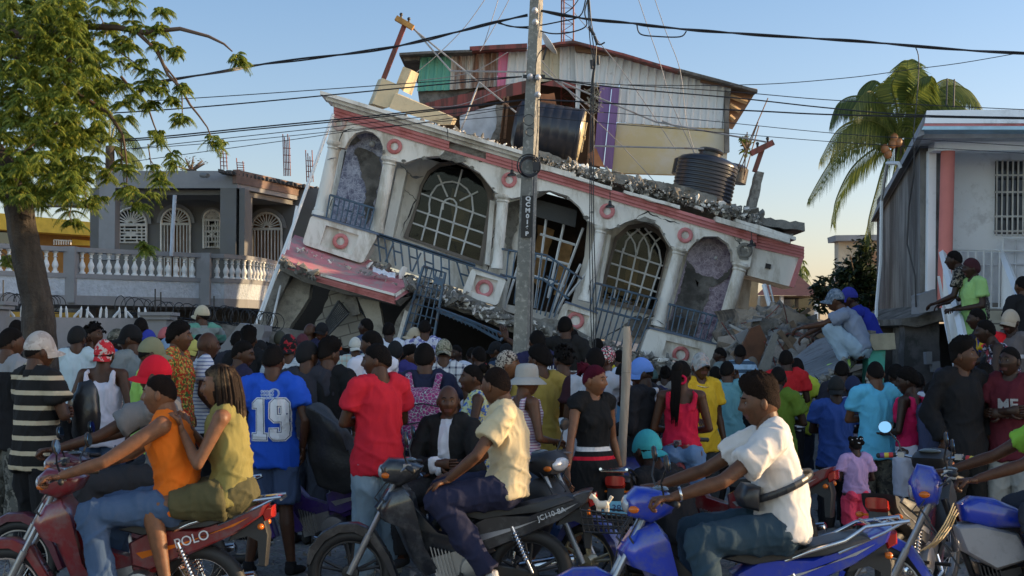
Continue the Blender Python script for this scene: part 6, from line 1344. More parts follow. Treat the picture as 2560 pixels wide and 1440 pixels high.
def clmat(spec):
    """spec tuple: (kind, c1, c2, ...)"""
    if isinstance(spec,bpy.types.Material): return spec
    key=('cloth',)+tuple(spec)
    if key in _mc: return _mc[key]
    k=spec[0]; c1=spec[1]; c2=spec[2] if len(spec)>2 else G(.6); m,n,b=NT('cloth_'+k); tc=n.nodes.new('ShaderNodeTexCoord'); sx=n.nodes.new('ShaderNodeSeparateXYZ'); n.links.new(tc.outputs['Object'],sx.inputs[0])
    def mth(op,a,b_=0,c_=None):
        q=n.nodes.new('ShaderNodeMath'); q.operation=op
        for i,v in enumerate((a,b_)+((c_,) if c_ is not None else ())):
            if isinstance(v,(int,float)): q.inputs[i].default_value=v
            else: n.links.new(v,q.inputs[i])
        return q.outputs[0]
    def stripes(src,per,duty,ph=0): return mth('LESS_THAN',mth('FRACT',mth('ADD',mth('DIVIDE',src,per),ph)),duty)
    if k=='plain': o=mixc(n,ramp(n,tex(n,'noise',4,4),[(.3,0),(.7,1)]),tuple(c*.9 for c in c1),tuple(min(1,c*1.08) for c in c1))
    elif k=='hstripe': per=spec[3]; o=mixc(n,stripes(sx.outputs[2],per,spec[4]),c1,c2)
    elif k=='halfstripe': o=mixc(n,mth('MULTIPLY',stripes(sx.outputs[2],spec[3],spec[4]),mth('LESS_THAN',sx.outputs[2],spec[6])),mixc(n,mth('LESS_THAN',sx.outputs[2],spec[6]),c1,spec[5]),c2)
    elif k=='block': o=mixc(n,mth('LESS_THAN',sx.outputs[2],spec[3]),c1,c2)
    elif k=='band': o=mixc(n,mth('COMPARE',sx.outputs[2],spec[3],spec[4]),c1,c2); 
    elif k=='band2': o=mixc(n,mth('COMPARE',sx.outputs[2],spec[3],spec[4]),mixc(n,mth('COMPARE',sx.outputs[2],spec[6],spec[7]),c1,spec[5]),c2)
    elif k=='sleeve': o=mixc(n,mth('GREATER_THAN',mth('ABSOLUTE',sx.outputs[0]),spec[3]),c1,c2)
    elif k=='vsplit': o=mixc(n,mth('LESS_THAN',mth('ABSOLUTE',sx.outputs[0]),spec[3]),c1,c2)
    elif k=='plaid': per=spec[3]; a=stripes(sx.outputs[2],per,.28); d=stripes(sx.outputs[0],per*.9,.28); o=mixc(n,mth('MULTIPLY',mth('ADD',a,d),.5),c1,c2)
    elif k in('floral','camo','leopard','tie'):
        sc_=spec[4] if len(spec)>4 else 14; c3=spec[3]
        t=tex(n,'noise',sc_,3,rough=.6); t2=tex(n,'noise',sc_*1.3,3,coord='Object',stretch=(1.1,.9,1.2))
        o=mixc(n,ramp(n,t,[(.50,0),(.53,1)]),c1,c2); o=mixc(n,ramp(n,t2,[(.54,0),(.57,1)]),o,c3)
    elif k=='swirl':
        v=tex(n,'vor',spec[4],feature='DISTANCE_TO_EDGE'); t=tex(n,'noise',spec[4]*.5,3); o=mixc(n,ramp(n,v,[(.06,1),(.12,0)]),c1,c2); o=mixc(n,ramp(n,t,[(.5,0),(.56,1)]),o,spec[3]); o=mixc(n,ramp(n,v,[(.02,1),(.05,0)]),o,G(.5))
    n.links.new(o,b.inputs['Base Color']); b.inputs['Roughness'].default_value=.85; b.inputs['Specular IOR Level'].default_value=.2
    h1=tex(n,'noise',14,5,stretch=(1,1,.4)); h2=tex(n,'noise',420,2); hm_=mixc(n,.18,h1,h2); bump(n,b,hm_,.5,.02); _mc[key]=m; return m
def mo(name,me,m,parent,loc=(0,0,0),rot=None,mats=None):
    o=bpy.data.objects.new(name,me); CO.link(o); o.parent=parent; o.location=loc
    if rot is not None: o.rotation_euler=rot.to_euler()
    for i,mm in enumerate(mats or [m]):
        if mm is None: continue
        o.material_slots[i].link='OBJECT'; o.material_slots[i].material=mm
    return o
NP=0
def person(lab,px,py,Y,yaw=0,pose='down',top='tee',tm=('plain',G(.3)),bot='pants',bm_=('plain',(.03,.035,.05)),hair='short',hc='black',hat=None,hatm=None,hy=0,hp=0,skin=0,fem=0,hero=0,collar=0,fix=0,shoes=('plain',(.03,.03,.03)),group='people watching in the street',sz=None,root=None,face=None,loose=1.0,seed=0,lowres=0,brimm=None):
    """px,py: photo pixel of the top of the head"""
    global NP; NP+=1
    if root is None and not sz and not fix and Y>10.8: Y=min(Y+(Y-10.8)*1.9,17.2 if px<430 else (14.8 if 1940<px<2210 else (14.5 if px>2210 else 19)))
    if root is None and Y>11 and not sz:
        q_=(NP*7919)%11
        if pose=='down': pose=('down','wide','clasp','fold','down','hips','clasp','face','wide','fold','down')[q_]
        hy+=((NP*37)%5-2)*7; hp+=((NP*53)%4-1)*5
    p=POSES[pose]; toph=p['H'].z+.118+(.012 if hat else .006)
    if root is None:
        P=W(px,py,Y); hz=P.z; g_=gz(Y); s=(hz-g_)/toph
        if sz: s=sz
        s=max(.90,min(1.06,s)) if not sz else s
        a=R(yaw); off=Matrix.Rotation(a,3,'Z')@V((0,p['H'].y*s,0)); loc=(P.x-off.x,Y-off.y,hz-toph*s)
    else: loc,s,a=root; a=R(a)
    o=bpy.data.objects.new('person',None); CO.link(o); o.location=loc; o.rotation_euler=(0,0,a); o.scale=(s,s,s); o.empty_display_size=.1; tag(o,lab,'person',group)
    sk=SKIN[skin]; lip=LIP
    body=mo('body',bodymesh(pose,hy,hp,fem,hero),sk,o,mats=[sk,lip])
    hm=rotm(hy,hp); hr=hm.to_euler()
    if hair!='bald' and not (hat in('beanie','scarf','bucket') and hair=='short'):
        k=(hair,seed%3)
        if k not in HAIRC: HAIRC[k]=hairgeo(hair,(seed%3)*3.7).mesh('hair',[None],smooth=True,ang=180)
        mo('hair',HAIRC[k],HAIR[hc],o,p['H'],hm)
    if hat:
        if hat not in CAPC:
            a_,b_=capgeo(hat); CAPC[hat]=(a_.mesh('hat',[None],smooth=True,ang=60),b_.mesh('brim',[None],smooth=True,ang=60) if b_ else None)
        c=mo('hat' if hat=='bucket' else ('headscarf' if hat=='scarf' else 'cap'),CAPC[hat][0],clmat(hatm),o,p['H'],hm)
        if CAPC[hat][1]: mo('brim',CAPC[hat][1],clmat(brimm or hatm),c)
    if top: mo({'tee':'shirt','long':'shirt','tank':'tank_top','vest':'vest','short_tee':'blouse','dress':'dress','jacket':'jacket'}[top],clothmesh(top,pose,fem,seed%2,loose),clmat(tm),o)
    if collar:
        if ('col',pose) not in CL:
            cm=MB(); N_=p['N']; cm.lathe([(.082,-.022),(.080,.004),(.070,.026),(.064,.026),(.068,-.005)],N_+V((0,-.002,-.012)),22,sy=.95); CL[('col',pose)]=cm.mesh('collar',[None],smooth=True)
        mo('collar',CL[('col',pose)],clmat(tm if tm[0]=='plain' else pl(*tm[1])),o)
    if bot: mo({'pants':'trousers','jeans':'jeans','shorts':'shorts','skirt':'skirt'}[bot],clothmesh(bot,pose,fem,0),clmat(bm_),o)
    if shoes:
        for q_ in '01': mo('shoe',clothmesh('shoe'+q_,pose,0),clmat(shoes),o)
    if face or hero:
        for s_ in(-1,1):
            w1=MB();w2=MB(); e=V((s_*.0295,.0735,.007)); q=MB(); q.ball(e,(.0125,.0115,.0068),10,8); w1.add([hm@V(v) for v in q.v],q.f)
            q=MB(); q.ball(e+V((0,.0076,0)),(.0062,.005,.0062),8,6); w2.add([hm@V(v) for v in q.v],q.f)
            eo=mo('eye',w1.mesh('eye',[EYEW],smooth=True),None,o,p['H']); mo('iris',w2.mesh('iris',[EYEB],smooth=True),None,eo)
        br=MB()
        for s_ in(-1,1):
            q=MB(); q.tube([V((s_*.012,.0965,.028)),V((s_*.029,.0945,.034)),V((s_*.047,.082,.029))],[.0028,.0038,.002],6); br.add([hm@V(v) for v in q.v],q.f)
        mo('eyebrows',br.mesh('eyebrows',[HAIR['black']],smooth=True),None,o,p['H'])
    return o
C_=lambda *a:a
pl=lambda *c:('plain',c if len(c)==3 else c[0])
BLK=(.012,.012,.014); NAVY=(.015,.018,.045); WHT=(.62,.66,.74); JEAN=(.05,.085,.16); JEANL=(.16,.25,.36)
P=person
# --- left crowd ---
P('man in black shirt with pale grey shoulder trim and camouflage trousers at the left edge',28,818,11,-35,'down','tee',('block',(.25,.25,.26),BLK,1.375),'pants',('camo',(.10,.10,.09),(.04,.04,.035),(.17,.16,.14),14),hy=-20)
P('head of a dark haired person just left of the tree trunk',42,800,13.6,-30,tm=pl(BLK),hair='crop',skin=3)
o=P('heavy man in black polo with wide cream stripes and dusty cream cap, arms folded',100,832,10.1,-42,'fold','tee',('hstripe',(.015,.014,.014),(.48,.40,.28),.10,.30),'pants',pl(BLK),hat='cap',hatm=('camo',(.42,.38,.35),(.34,.30,.28),(.5,.46,.43),9),hy=-12,face=1,loose=1.6,seed=1,collar=1)
P('young man in pale blue white tee and dark cap standing by the boundary wall',193,815,12.2,5,'down','tee',pl(.50,.60,.66),'pants',pl(BLK),hair='short',hat='beanie',hatm=pl(.015,.015,.016),hy=-30)
P('person half hidden right of the pale blue tee by the wall',214,818,12.9,10,'down','tee',pl(NAVY),hair='short',skin=3)
P('man in navy tee with thin gold neckline looking right beside the boundary wall',236,810,12.6,-140,'down','tee',pl(NAVY),'pants',pl(BLK),hair='dreads',hy=25,face=1)
P('slim person in white tank top with red bandana cap seen from behind',262,852,11.4,-8,'wide','tank',pl(.60,.57,.66),'jeans',pl(JEAN),hat='capback',hatm=('camo',(.55,.03,.04),(.5,.45,.42),(.5,.02,.03),16),hair='crop',skin=0,hy=-15)
P('man in camouflage cap and bright blue tee facing right',292,824,12.4,-75,'down','tee',pl(.03,.14,.45),hat='cap',hatm=('camo',(.12,.12,.10),(.05,.05,.04),(.2,.19,.16),20),hy=-5,skin=3)
P('person in grey tee and black cap turned left near the wall',327,814,11.8,60,'down','tee',pl(.20,.23,.24),hat='cap',hatm=pl(BLK),hy=20)
P('tall dark person standing at the wall pier',352,793,13.8,20,'down','tee',pl(BLK),hair='short',skin=3)
P('person in royal blue cap behind the olive cap',372,826,13.0,-20,'down','tee',pl(.04,.05,.2),hat='cap',hatm=pl(.035,.05,.33))
P('man in faded olive cap and lime green tee with crossed arms behind the orange rider',378,846,11.1,-78,'fold','tee',pl(.32,.55,.12),hat='cap',hatm=pl(.21,.21,.13),hy=-4)
P('person in dusty pink cap left of the floral shirt',415,820,12.7,-10,'down','tee',pl(BLK),hat='cap',hatm=pl(.42,.12,.13))
P('man in red green floral shirt with short afro facing right',450,808,11.5,-95,'down','tee',('floral',(.50,.045,.02),(.05,.12,.03),(.55,.38,.08),34),hair='afro',hy=-5,skin=1,face=1)
P('short person with pale blue goggles band low behind the floral shirt',424,846,11.9,-50,'down','tee',pl(BLK),hat='capback',hatm=pl(.22,.33,.5))
P('person in grey white polo with navy chest stripe seen from behind',479,850,12.1,-20,'down','tee',('band',(.50,.53,.62),NAVY,1.22,.022),'pants',pl(BLK),hat='capback',hatm=pl(.45,.42,.12),collar=1)
P('bald man in white polo with thin blue stripes facing right',520,830,11.7,-72,'down','tee',('hstripe',(.60,.62,.68),(.16,.19,.34),.032,.3),'pants',pl(BLK),hair='bald',hy=-12,face=1,collar=1)
P('man in grey green striped polo and cream cap raised above the crowd on the left',505,765,16.3,25,'reach','tee',('hstripe',(.22,.25,.25),(.12,.30,.23),.16,.45),'pants',pl(BLK),hair='short',hat='cap',hatm=pl(.52,.45,.32),hy=40,collar=1)
P('head of a black haired person beside the bald striped polo man',500,836,13.0,0,'down','tee',pl(BLK),hair='crop')
P('young man in dark navy tee with earphones facing right behind the woman',607,852,11.4,-60,'down','tee',pl(.025,.022,.05),hair='crop',hy=-25,face=1)
P('black haired person left of the masked cream hat',596,832,12.9,0,'down','tee',pl(.03,.03,.04),hair='afro')
P('tall haired person in black before the leaning column',622,822,12.4,-10,'down','tee',pl(BLK),hair='high')
P('person in cream bucket hat and dark face mask by the white pipe',640,813,14.6,160,'down','tee',pl(BLK),hat='bucket',hatm=pl(.42,.36,.24),hair='short')
P('person in black cap turned right before the white pipe',649,852,12.9,-60,'down','tee',pl(BLK),hat='cap',hatm=pl(BLK),skin=3)
# blue 19
JB=('plain',(.018,.085,.50))
b19=P('boy in royal blue football shirt number 19 and denim shorts seen from behind',684,862,10.7,-6,'wide','tee',JB,'shorts',('plain',(.06,.09,.17)),hair='crop',hy=-6,hero=1,loose=1.5,skin=0,shoes=pl(BLK))
P('person in dark olive cap behind the black cap with red logo',700,827,13.6,0,'down','tee',pl(BLK),hat='beanie',hatm=pl(.06,.06,.045))
P('man in black cap with red logo and white finely checked shirt',722,838,11.9,-8,'down','tee',('plaid',(.55,.60,.64),(.38,.43,.50),.02),hat='capback',hatm=('camo',BLK,(.3,.02,.03),BLK,9),hy=-20)
P('person in maroon cap with pink arc',756,836,13.0,15,'down','tee',pl(.03,.03,.05),hat='capback',hatm=pl(.10,.03,.04))
P('bald headed dark man standing tall left of the orange shirt',776,808,13.9,-30,'down','tee',pl(.02,.02,.05),hair='bald',hy=-15)
P('bearded man in bright orange tee and black cap facing the camera',804,808,15.4,170,'fold','tee',pl(.75,.13,.03),hat='cap',hatm=('block',BLK,BLK,1),face=1,hair='short')
P('person in black beanie before the orange shirted man',770,852,11.3,-15,'down','tee',pl(.03,.03,.04),hat='beanie',hatm=pl(.012,.012,.014),hy=-35)
P('broad young man in plain black tee with curly top facing right',822,852,11.3,-12,'down','tee',pl(.010,.010,.011),'pants',pl(.02,.02,.03),hair='high',hy=-50,loose=1.6,face=1)
P('dark head behind the broad black tee',832,838,13.2,0,'down','tee',pl(BLK),hair='short',skin=3)
P('person in white cap worn backwards and pastel plaid shirt',888,845,13.1,10,'down','tee',('plaid',(.45,.55,.52),(.55,.40,.30),.07),hat='capback',hatm=pl(.60,.58,.52))
P('man in slate blue top looking left, standing before the cream leaning column',915,795,16.6,60,'down','long',pl(.05,.07,.13),hair='short',hy=20,skin=3)
P('person in white tee with hand on face wearing a gold watch',930,827,11.6,35,'face','tee',pl(.60,.60,.68),hair='crop',hy=40)
rs=P('young man in loose bright red tee and pale jeans facing left',943,860,10.1,38,'fold','tee',pl(.52,.018,.035),'pants',pl(.22,.30,.36),hair='crop',hy=48,hero=1,loose=1.55,skin=0)
P('round haired person in white shirt right of the slate blue man',972,806,14.7,0,'down','tee',pl(.55,.58,.66),hair='crop',skin=3)
P('man in indigo polo and black cap seen from behind',988,852,12.2,-10,'down','tee',pl(.045,.04,.17),hat='beanie',hatm=pl(.015,.015,.017),collar=1)
P('woman in purple top with earring looking right',1022,866,12.4,-80,'down','tee',pl(.13,.04,.20),hair='afro',fem=1,hy=-5,skin=1,face=1)
P('tall man in white shirt with blue floral print seen from behind',1062,800,14.4,0,'wide','tee',('floral',(.55,.56,.68),(.15,.15,.35),(.6,.6,.7),16),hair='crop')
P('person in cream cap left of the blue floral print shirt',1036,820,15.2,50,'down','tee',pl(.03,.03,.03),hat='cap',hatm=pl(.45,.38,.28),hy=30)
bp=P('person in navy polo carrying a pink patterned backpack',1062,858,11.3,0,'down','tee',pl(.017,.020,.045),'pants',pl(.05,.07,.14),hair='crop',loose=1.3,collar=1,fix=1)
P('man in camouflage cap and white plaid shirt',1110,850,12.0,-8,'down','tee',('plaid',(.58,.58,.60),(.045,.05,.09),.075),hat='capback',hatm=('camo',(.26,.25,.18),(.1,.1,.07),(.36,.33,.26),24),loose=1.5)
P('smiling dark man in white tee turned towards the camera left',1140,862,13.0,140,'down','tee',pl(.58,.60,.70),hair='short',hy=15,face=1,skin=3)
P('young woman in sleeveless yellow and blue floral blouse looking left',1180,912,10.9,100,'down','vest',('floral',(.50,.56,.38),(.06,.14,.42),(.55,.52,.16),26),'skirt',pl(.03,.05,.08),hair='bun',hy=5,fem=1,face=1,skin=0)
P('bald man in brown polo seen from behind left of the leopard scarf',1197,865,12.1,15,'down','tee',pl(.24,.175,.11),hair='shaved',collar=1)
P('person in red top with dark round hair in the middle distance',1180,868,13.6,0,'down','tee',pl(.4,.03,.04),hair='short',skin=3)
P('person in black tee and black cap turned left near the dark void',1240,855,13.3,70,'down','tee',pl(BLK),hat='cap',hatm=pl(BLK),hy=10)
P('person in black cap in front of the utility pole base',1266,860,13.2,-20,'down','tee',pl(.03,.05,.09),hat='capback',hatm=pl(BLK))
P('woman in leopard print headscarf with white visor and striped top',1270,876,11.2,-100,'down','tank',('hstripe',(.5,.45,.5),(.2,.1,.2),.03,.4),hat='scarf',hatm=('leopard',(.40,.34,.28),(.03,.02,.02),(.42,.36,.3),52),fem=1,hair='short',skin=2,face=1)
P('woman in grey bucket hat and pink striped tank top looking right',1318,912,10.4,-62,'clasp','tank',('hstripe',(.56,.50,.58),(.28,.13,.24),.022,.4),'shorts',pl(.04,.06,.10),hat='bucket',hatm=pl(.34,.33,.31),hair='short',fem=1,hy=-5,face=1,skin=1)
P('young man in mustard tee with white headband tail facing left',1348,866,11.2,25,'clasp','tee',pl(.34,.24,.055),'pants',pl(.04,.08,.2),hair='afro',hy=40)
sb=P('man in navy and pale blue rugby polo with lettering across his back',1343,826,15.0,12,'down','tee',('block',(.022,.022,.065),(.19,.33,.48),1.27),'jeans',pl(.05,.07,.12),hair='crop',loose=1.3,collar=1,fix=1)
pm=P('tall man in charcoal polo with thin white stripes pressing one hand on the pole',1413,790,15.9,0,'pole','tee',('halfstripe',(.018,.017,.017),(.5,.5,.5),.045,.22,(.018,.017,.017),1.16),'pants',pl(BLK),hair='short',loose=1.4,collar=1,fix=1)
P('man in sky blue football shirt seen from behind',1432,822,13.4,-8,'down','tee',pl(.10,.42,.62),'shorts',pl(.5,.5,.52),hair='short')
tk=P('man in white tank top with dark shoulder strap seen from behind',1408,868,11.5,-5,'down','tank',pl(.58,.64,.72),'pants',pl(.13,.14,.18),hair='dreads',hy=25,skin=0)
P('dark short haired person between the mustard tee and white tank top',1302,868,12.6,0,'down','tee',pl(BLK),hair='afro')
P('broad man in pale grey shirt with black sleeves and red shoulders',1487,868,11.1,-3,'down','tee',('sleeve',(.40,.41,.46),(.035,.012,.018),.20),'pants',pl(BLK),hair='short',hy=15,loose=1.6)
P('person in floral headscarf and white shirt behind the woman in the black dress',1517,866,11.8,-10,'down','tee',pl(.50,.56,.68),hat='scarf',hatm=('floral',(.02,.02,.02),(.55,.10,.14),(.6,.58,.55),44),hair='short',fem=1)
P('dark head below the third white planter',1494,846,14.4,20,'down','tee',pl(.03,.03,.05),hair='crop',skin=3)
P('person in yellow and white shirt left of the wooden post',1548,875,13.4,-10,'down','tee',('sleeve',(.50,.40,.03),(.55,.58,.65),.15),hair='crop')
gd=P('young woman walking in black dress with white and red belt stripes, burgundy hair',1487,913,10.3,-145,'walk','dress',('band2',(.010,.010,.011),(.60,.60,.62),1.055,.017,(.50,.012,.03),.985,.014),None,None,hair='bun',hc='red',hy=22,fem=1,hero=1,skin=2,seed=0,shoes=None)
P('man in bright blue cap and black jacket with wavy white stripe',1604,897,11.0,55,'down','jacket',('vsplit',(.014,.014,.018),(.55,.57,.62),.026),'pants',pl(.02,.02,.02),hat='cap',hatm=pl(.12,.24,.62),hy=35,skin=3,face=1)
P('dark person in worn blue overalls behind the wooden post',1558,908,11.7,15,'clasp','tank',pl(.12,.25,.40),'pants',pl(.03,.10,.09),hair='crop',skin=3)
P('person in green cap and navy white jacket right of the blue cap',1628,922,12.6,-10,'down','jacket',('vsplit',(.02,.02,.06),(.5,.5,.6),.07),hat='cap',hatm=pl(.05,.09,.09),hy=20)
P('dark haired person between the green cap and the braided woman',1664,915,13.2,-30,'down','tee',pl(.25,.22,.2),hair='bun',fem=1,skin=3)
rt=P('woman in red strappy top and blue jeans with long dark braids seen from behind',1703,903,11.2,-6,'clasp','tank',pl(.50,.012,.045),'jeans',('plain',(.10,.18,.33)),hair='braids',fem=1,hero=1,fix=1,hy=-12,skin=0,shoes=pl(.02,.02,.02))
ym=P('man in bright yellow tee with silver necklace and grey camouflage cap',1752,884,11.4,-150,'reach','tee',pl(.62,.38,.025),'pants',pl(.04,.045,.05),hat='cap',hatm=('camo',(.34,.34,.33),(.24,.24,.24),(.42,.30,.26),20),hy=-25,hp=12,face=1,loose=1.5,skin=0)
P('man in teal polo seen from behind right of the yellow tee',1818,902,12.0,-12,'down','tee',pl(.12,.28,.32),'pants',pl(BLK),hair='short',collar=1)
P('dark head left of the teal polo',1788,915,12.8,10,'down','tee',pl(.03,.03,.04),hair='short',skin=3)
P('man facing left with grey tee below the last white column',1800,868,13.9,60,'down','tee',pl(.16,.2,.2),hair='short',skin=3)
P('man in blue and slate striped long tee with necklace',1850,862,13.2,-30,'down','tee',('hstripe',(.30,.42,.56),(.05,.08,.12),.12,.42),'pants',pl(BLK),hair='crop',hy=30,skin=3)
P('person in grey brown cap left of the brown sheet',1880,892,13.9,0,'down','tee',pl(BLK),hat='beanie',hatm=pl(.16,.13,.10))
P('man in red polo with black and white striped lower half',1965,874,12.3,0,'down','tee',('halfstripe',(.42,.015,.02),(.55,.55,.58),.052,.45,(.02,.02,.025),1.24),'pants',pl(BLK),hair='short',loose=1.3,skin=3,collar=1)
P('person in lime yellow tee half hidden behind the red striped polo',1992,894,15.4,0,'down','tee',pl(.45,.5,.05),hair='short',fix=1,skin=3)
P('man in olive green tee just behind the white shirted rider',1945,916,11.4,-35,'fold','tee',pl(.10,.16,.02),'pants',pl(.06,.05,.09),hair='short',skin=3,loose=1.3)
P('dark head against the painted edge of the inclined slab',2104,903,13.3,0,'down','tee',pl(.02,.02,.03),hair='crop',skin=3)
P('boy in cobalt blue jersey before the inclined slab',2090,942,11.6,-15,'down','tee',pl(.03,.07,.26),'pants',pl(BLK),hat='capback',hatm=pl(.02,.02,.02),skin=3)
P('person in navy cap with checked white shoulder strap',2132,940,11.8,20,'down','tee',('plaid',(.30,.30,.42),(.04,.04,.07),.12),'pants',pl(BLK),hat='beanie',hatm=pl(.02,.025,.06),skin=3)
lb=P('tall man in light blue fitted tee seen from behind',2188,903,12.2,2,'fold','tee',pl(.11,.42,.62),'pants',('camo',(.10,.09,.07),(.05,.045,.04),(.14,.12,.09),20),hair='short',hero=1,skin=1,loose=.85,fix=1)
P('person in white cap partly hidden behind the light blue tee',2182,925,12.4,-30,'down','tee',pl(.1,.12,.2),hat='capback',hatm=pl(.4,.38,.34),skin=3)
lg=P('little girl in lilac blouse and hot pink shorts with beaded hair puffs',2138,1092,11.2,4,'clasp','short_tee',pl(.42,.27,.46),'shorts',('plain',(.70,.06,.12)),hair='puffs',fem=1,hero=0,skin=3,sz=.58,loose=1.5,shoes=pl(.02,.02,.02))
P('woman in hot pink strappy top facing left',2268,922,11.2,50,'clasp','tank',pl(.50,.015,.09),'shorts',pl(.5,.5,.58),hair='afro',fem=1,skin=3,hy=20)
P('person in slate blue hooded top with bowed head',2338,948,11.1,-75,'down','jacket',pl(.045,.055,.11),'pants',pl(BLK),hair='crop',hp=-22,skin=3,hy=-10)
P('person in striped white top behind the slate hood',2352,922,11.8,-20,'down','tee',('hstripe',(.42,.44,.5),(.05,.05,.12),.07,.3),hat='cap',hatm=pl(.03,.03,.05),skin=3)
P('tall young man in black tee with curly high hair looking back left',2408,852,11.0,-160,'wide','long',pl(.010,.010,.012),'pants',pl(.010,.010,.010),hair='high',hy=22,skin=0,hero=1,loose=1.5)
P('person in round green cap behind the maroon tee',2475,880,12.6,0,'down','tee',pl(.45,.48,.58),hat='beanie',hatm=pl(.045,.075,.07),skin=3)
P('person with large dark afro at the right between black and maroon shirts',2462,912,12.9,-30,'down','tee',pl(.02,.02,.04),fix=1,hair='afro',skin=3)
mt=P('man in maroon tee with white block lettering at the right edge',2524,866,11.0,150,'down','tee',pl(.085,.012,.02),'pants',pl(.30,.29,.27),hair='short',hy=-10,face=1,skin=3,loose=1.3)
P('person in bright red bucket hat below the stair rail',2492,832,13.4,30,'down','tee',pl(BLK),hat='bucket',hatm=pl(.75,.02,.03),skin=3)
P('dark person in black shirt left of the basement wall',2240,915,12.4,0,'down','tee',pl(.012,.012,.014),hair='afro',skin=3)
P('dark haired person in front of the basement column',2292,930,11.9,-10,'down','long',pl(.012,.012,.014),hair='crop',skin=3)
P('person in dark blue cap at the lower right of the stair',2552,852,12.6,0,'down','tee',pl(.02,.02,.05),hat='beanie',hatm=pl(.03,.045,.09),skin=3)
# on the stairs
P('man in black and cream patterned tee leaning on the white stair rail',2385,626,17.0,60,'lean','tee',('floral',(.02,.02,.02),(.25,.22,.18),(.02,.02,.02),26),'pants',pl(.02,.02,.03),hair='short',sz=.98,skin=3)
P('boy in light green tee and dark cap on the upper stairs',2428,645,16.6,100,'clasp','tee',pl(.30,.50,.18),'pants',pl(.03,.03,.05),hat='beanie',hatm=pl(.05,.015,.02),sz=.98,skin=3,hy=-10)
P('man in black top at the right edge of the stairs',2556,690,15.8,20,'clasp','tee',pl(.013,.013,.015),'jeans',pl(.1,.16,.25),hair='short',sz=.98,skin=0)
P('man in beige cap and grey polo with white chest stripe on the lower stairs',2526,776,14.4,130,'down','tee',('band',(.14,.12,.12),(.5,.5,.55),1.24,.02),'pants',pl(BLK),hat='cap',hatm=pl(.44,.36,.28),sz=.98,skin=3,face=1)
P('person in blue jersey with yellow sleeve bending over the stair rail',2442,770,14.9,75,'lean','tee',('sleeve',(.02,.03,.25),(.55,.35,.02),.16),'pants',pl(BLK),hair='short',sz=.96,skin=3)
P('dark person in printed vest resting an arm on the lower rail',2463,800,14.1,80,'lean','tank',('floral',(.02,.02,.04),(.3,.05,.07),(.4,.4,.5),20),'pants',pl(BLK),hair='crop',sz=.96,skin=3)
# squatting on the slab
P('squatting man in grey blue tee, pale jeans and lime green trainers on the slab edge',2088,724,17.4,72,'squat','tee',pl(.20,.24,.33),'jeans',pl(.28,.38,.48),hat='cap',hatm=('camo',(.12,.16,.22),(.08,.11,.15),(.2,.24,.3),20),sz=1.06,shoes=pl(.35,.55,.14),group='men squatting on the slab')
sq=P('squatting man in royal blue jersey and blue cap behind the other squatter',2122,720,17.9,76,'squat','tee',pl(.02,.03,.28),'pants',pl(.03,.03,.05),hat='cap',hatm=pl(.03,.035,.25),sz=1.06,shoes=pl(.04,.02,.02),group='men squatting on the slab',skin=3)
P('crouching person in black with turquoise cap behind the walking woman',1618,1078,10.7,40,'crouch','tee',pl(.012,.012,.014),'pants',pl(BLK),hat='capback',hatm=pl(.05,.33,.36),skin=3,sz=1.15)
# ---------- motorcycles ----------
def paint(name,c,rough=.3): 
    m=mat(name,c,rough,.0,var=.08,vs=2,bst=0,coat=.6,stain=tuple(k*.6+.045 for k in c),stainamt=.45,stainscale=6); return m
CHROME=mat('chrome',(.62,.62,.63),.16,1,var=.1,bst=.02); ALU=mat('cast_aluminium',(.30,.30,.31),.4,.8,var=.2,bst=.1); MIRR=mat('mirror_glass',(.22,.36,.50),.03,1,bst=0,var=.01); SEATM=mat('seat_vinyl',(.014,.014,.016),.45,var=.2,bst=.15); LENS=mat('clear_lens',(.45,.46,.48),.08,.2,bst=0,var=.1,coat=.5); ORL=mat('orange_lens',(.60,.14,.01),.2,bst=0); REDL=mat('red_lens',(.35,.02,.015),.2,bst=0); PLAS=mat('bike_plastic',(.018,.018,.02),.5,bst=.1)
RX=Matrix.Rotation(R(90),3,'Y')
def sidetext(s,size,m,par,y,z,x=-.12,tilt=0,side=-1,name='lettering',sx=1):
    """text on the side panel of a bike; side -1 reads from the -x side"""
    X=V((0,-1,0)) if side<0 else V((0,1,0)); Zv=V((side,0,0)); Yv=Zv.cross(X)
    M=Matrix((X,Yv,Zv)).transposed().to_4x4(); return puttext(name,s,size,m,par,Matrix.Translation((x,y,z))@M@Matrix.Rotation(R(tilt),4,'Z')@Matrix.Diagonal((sx,1,1,1)))
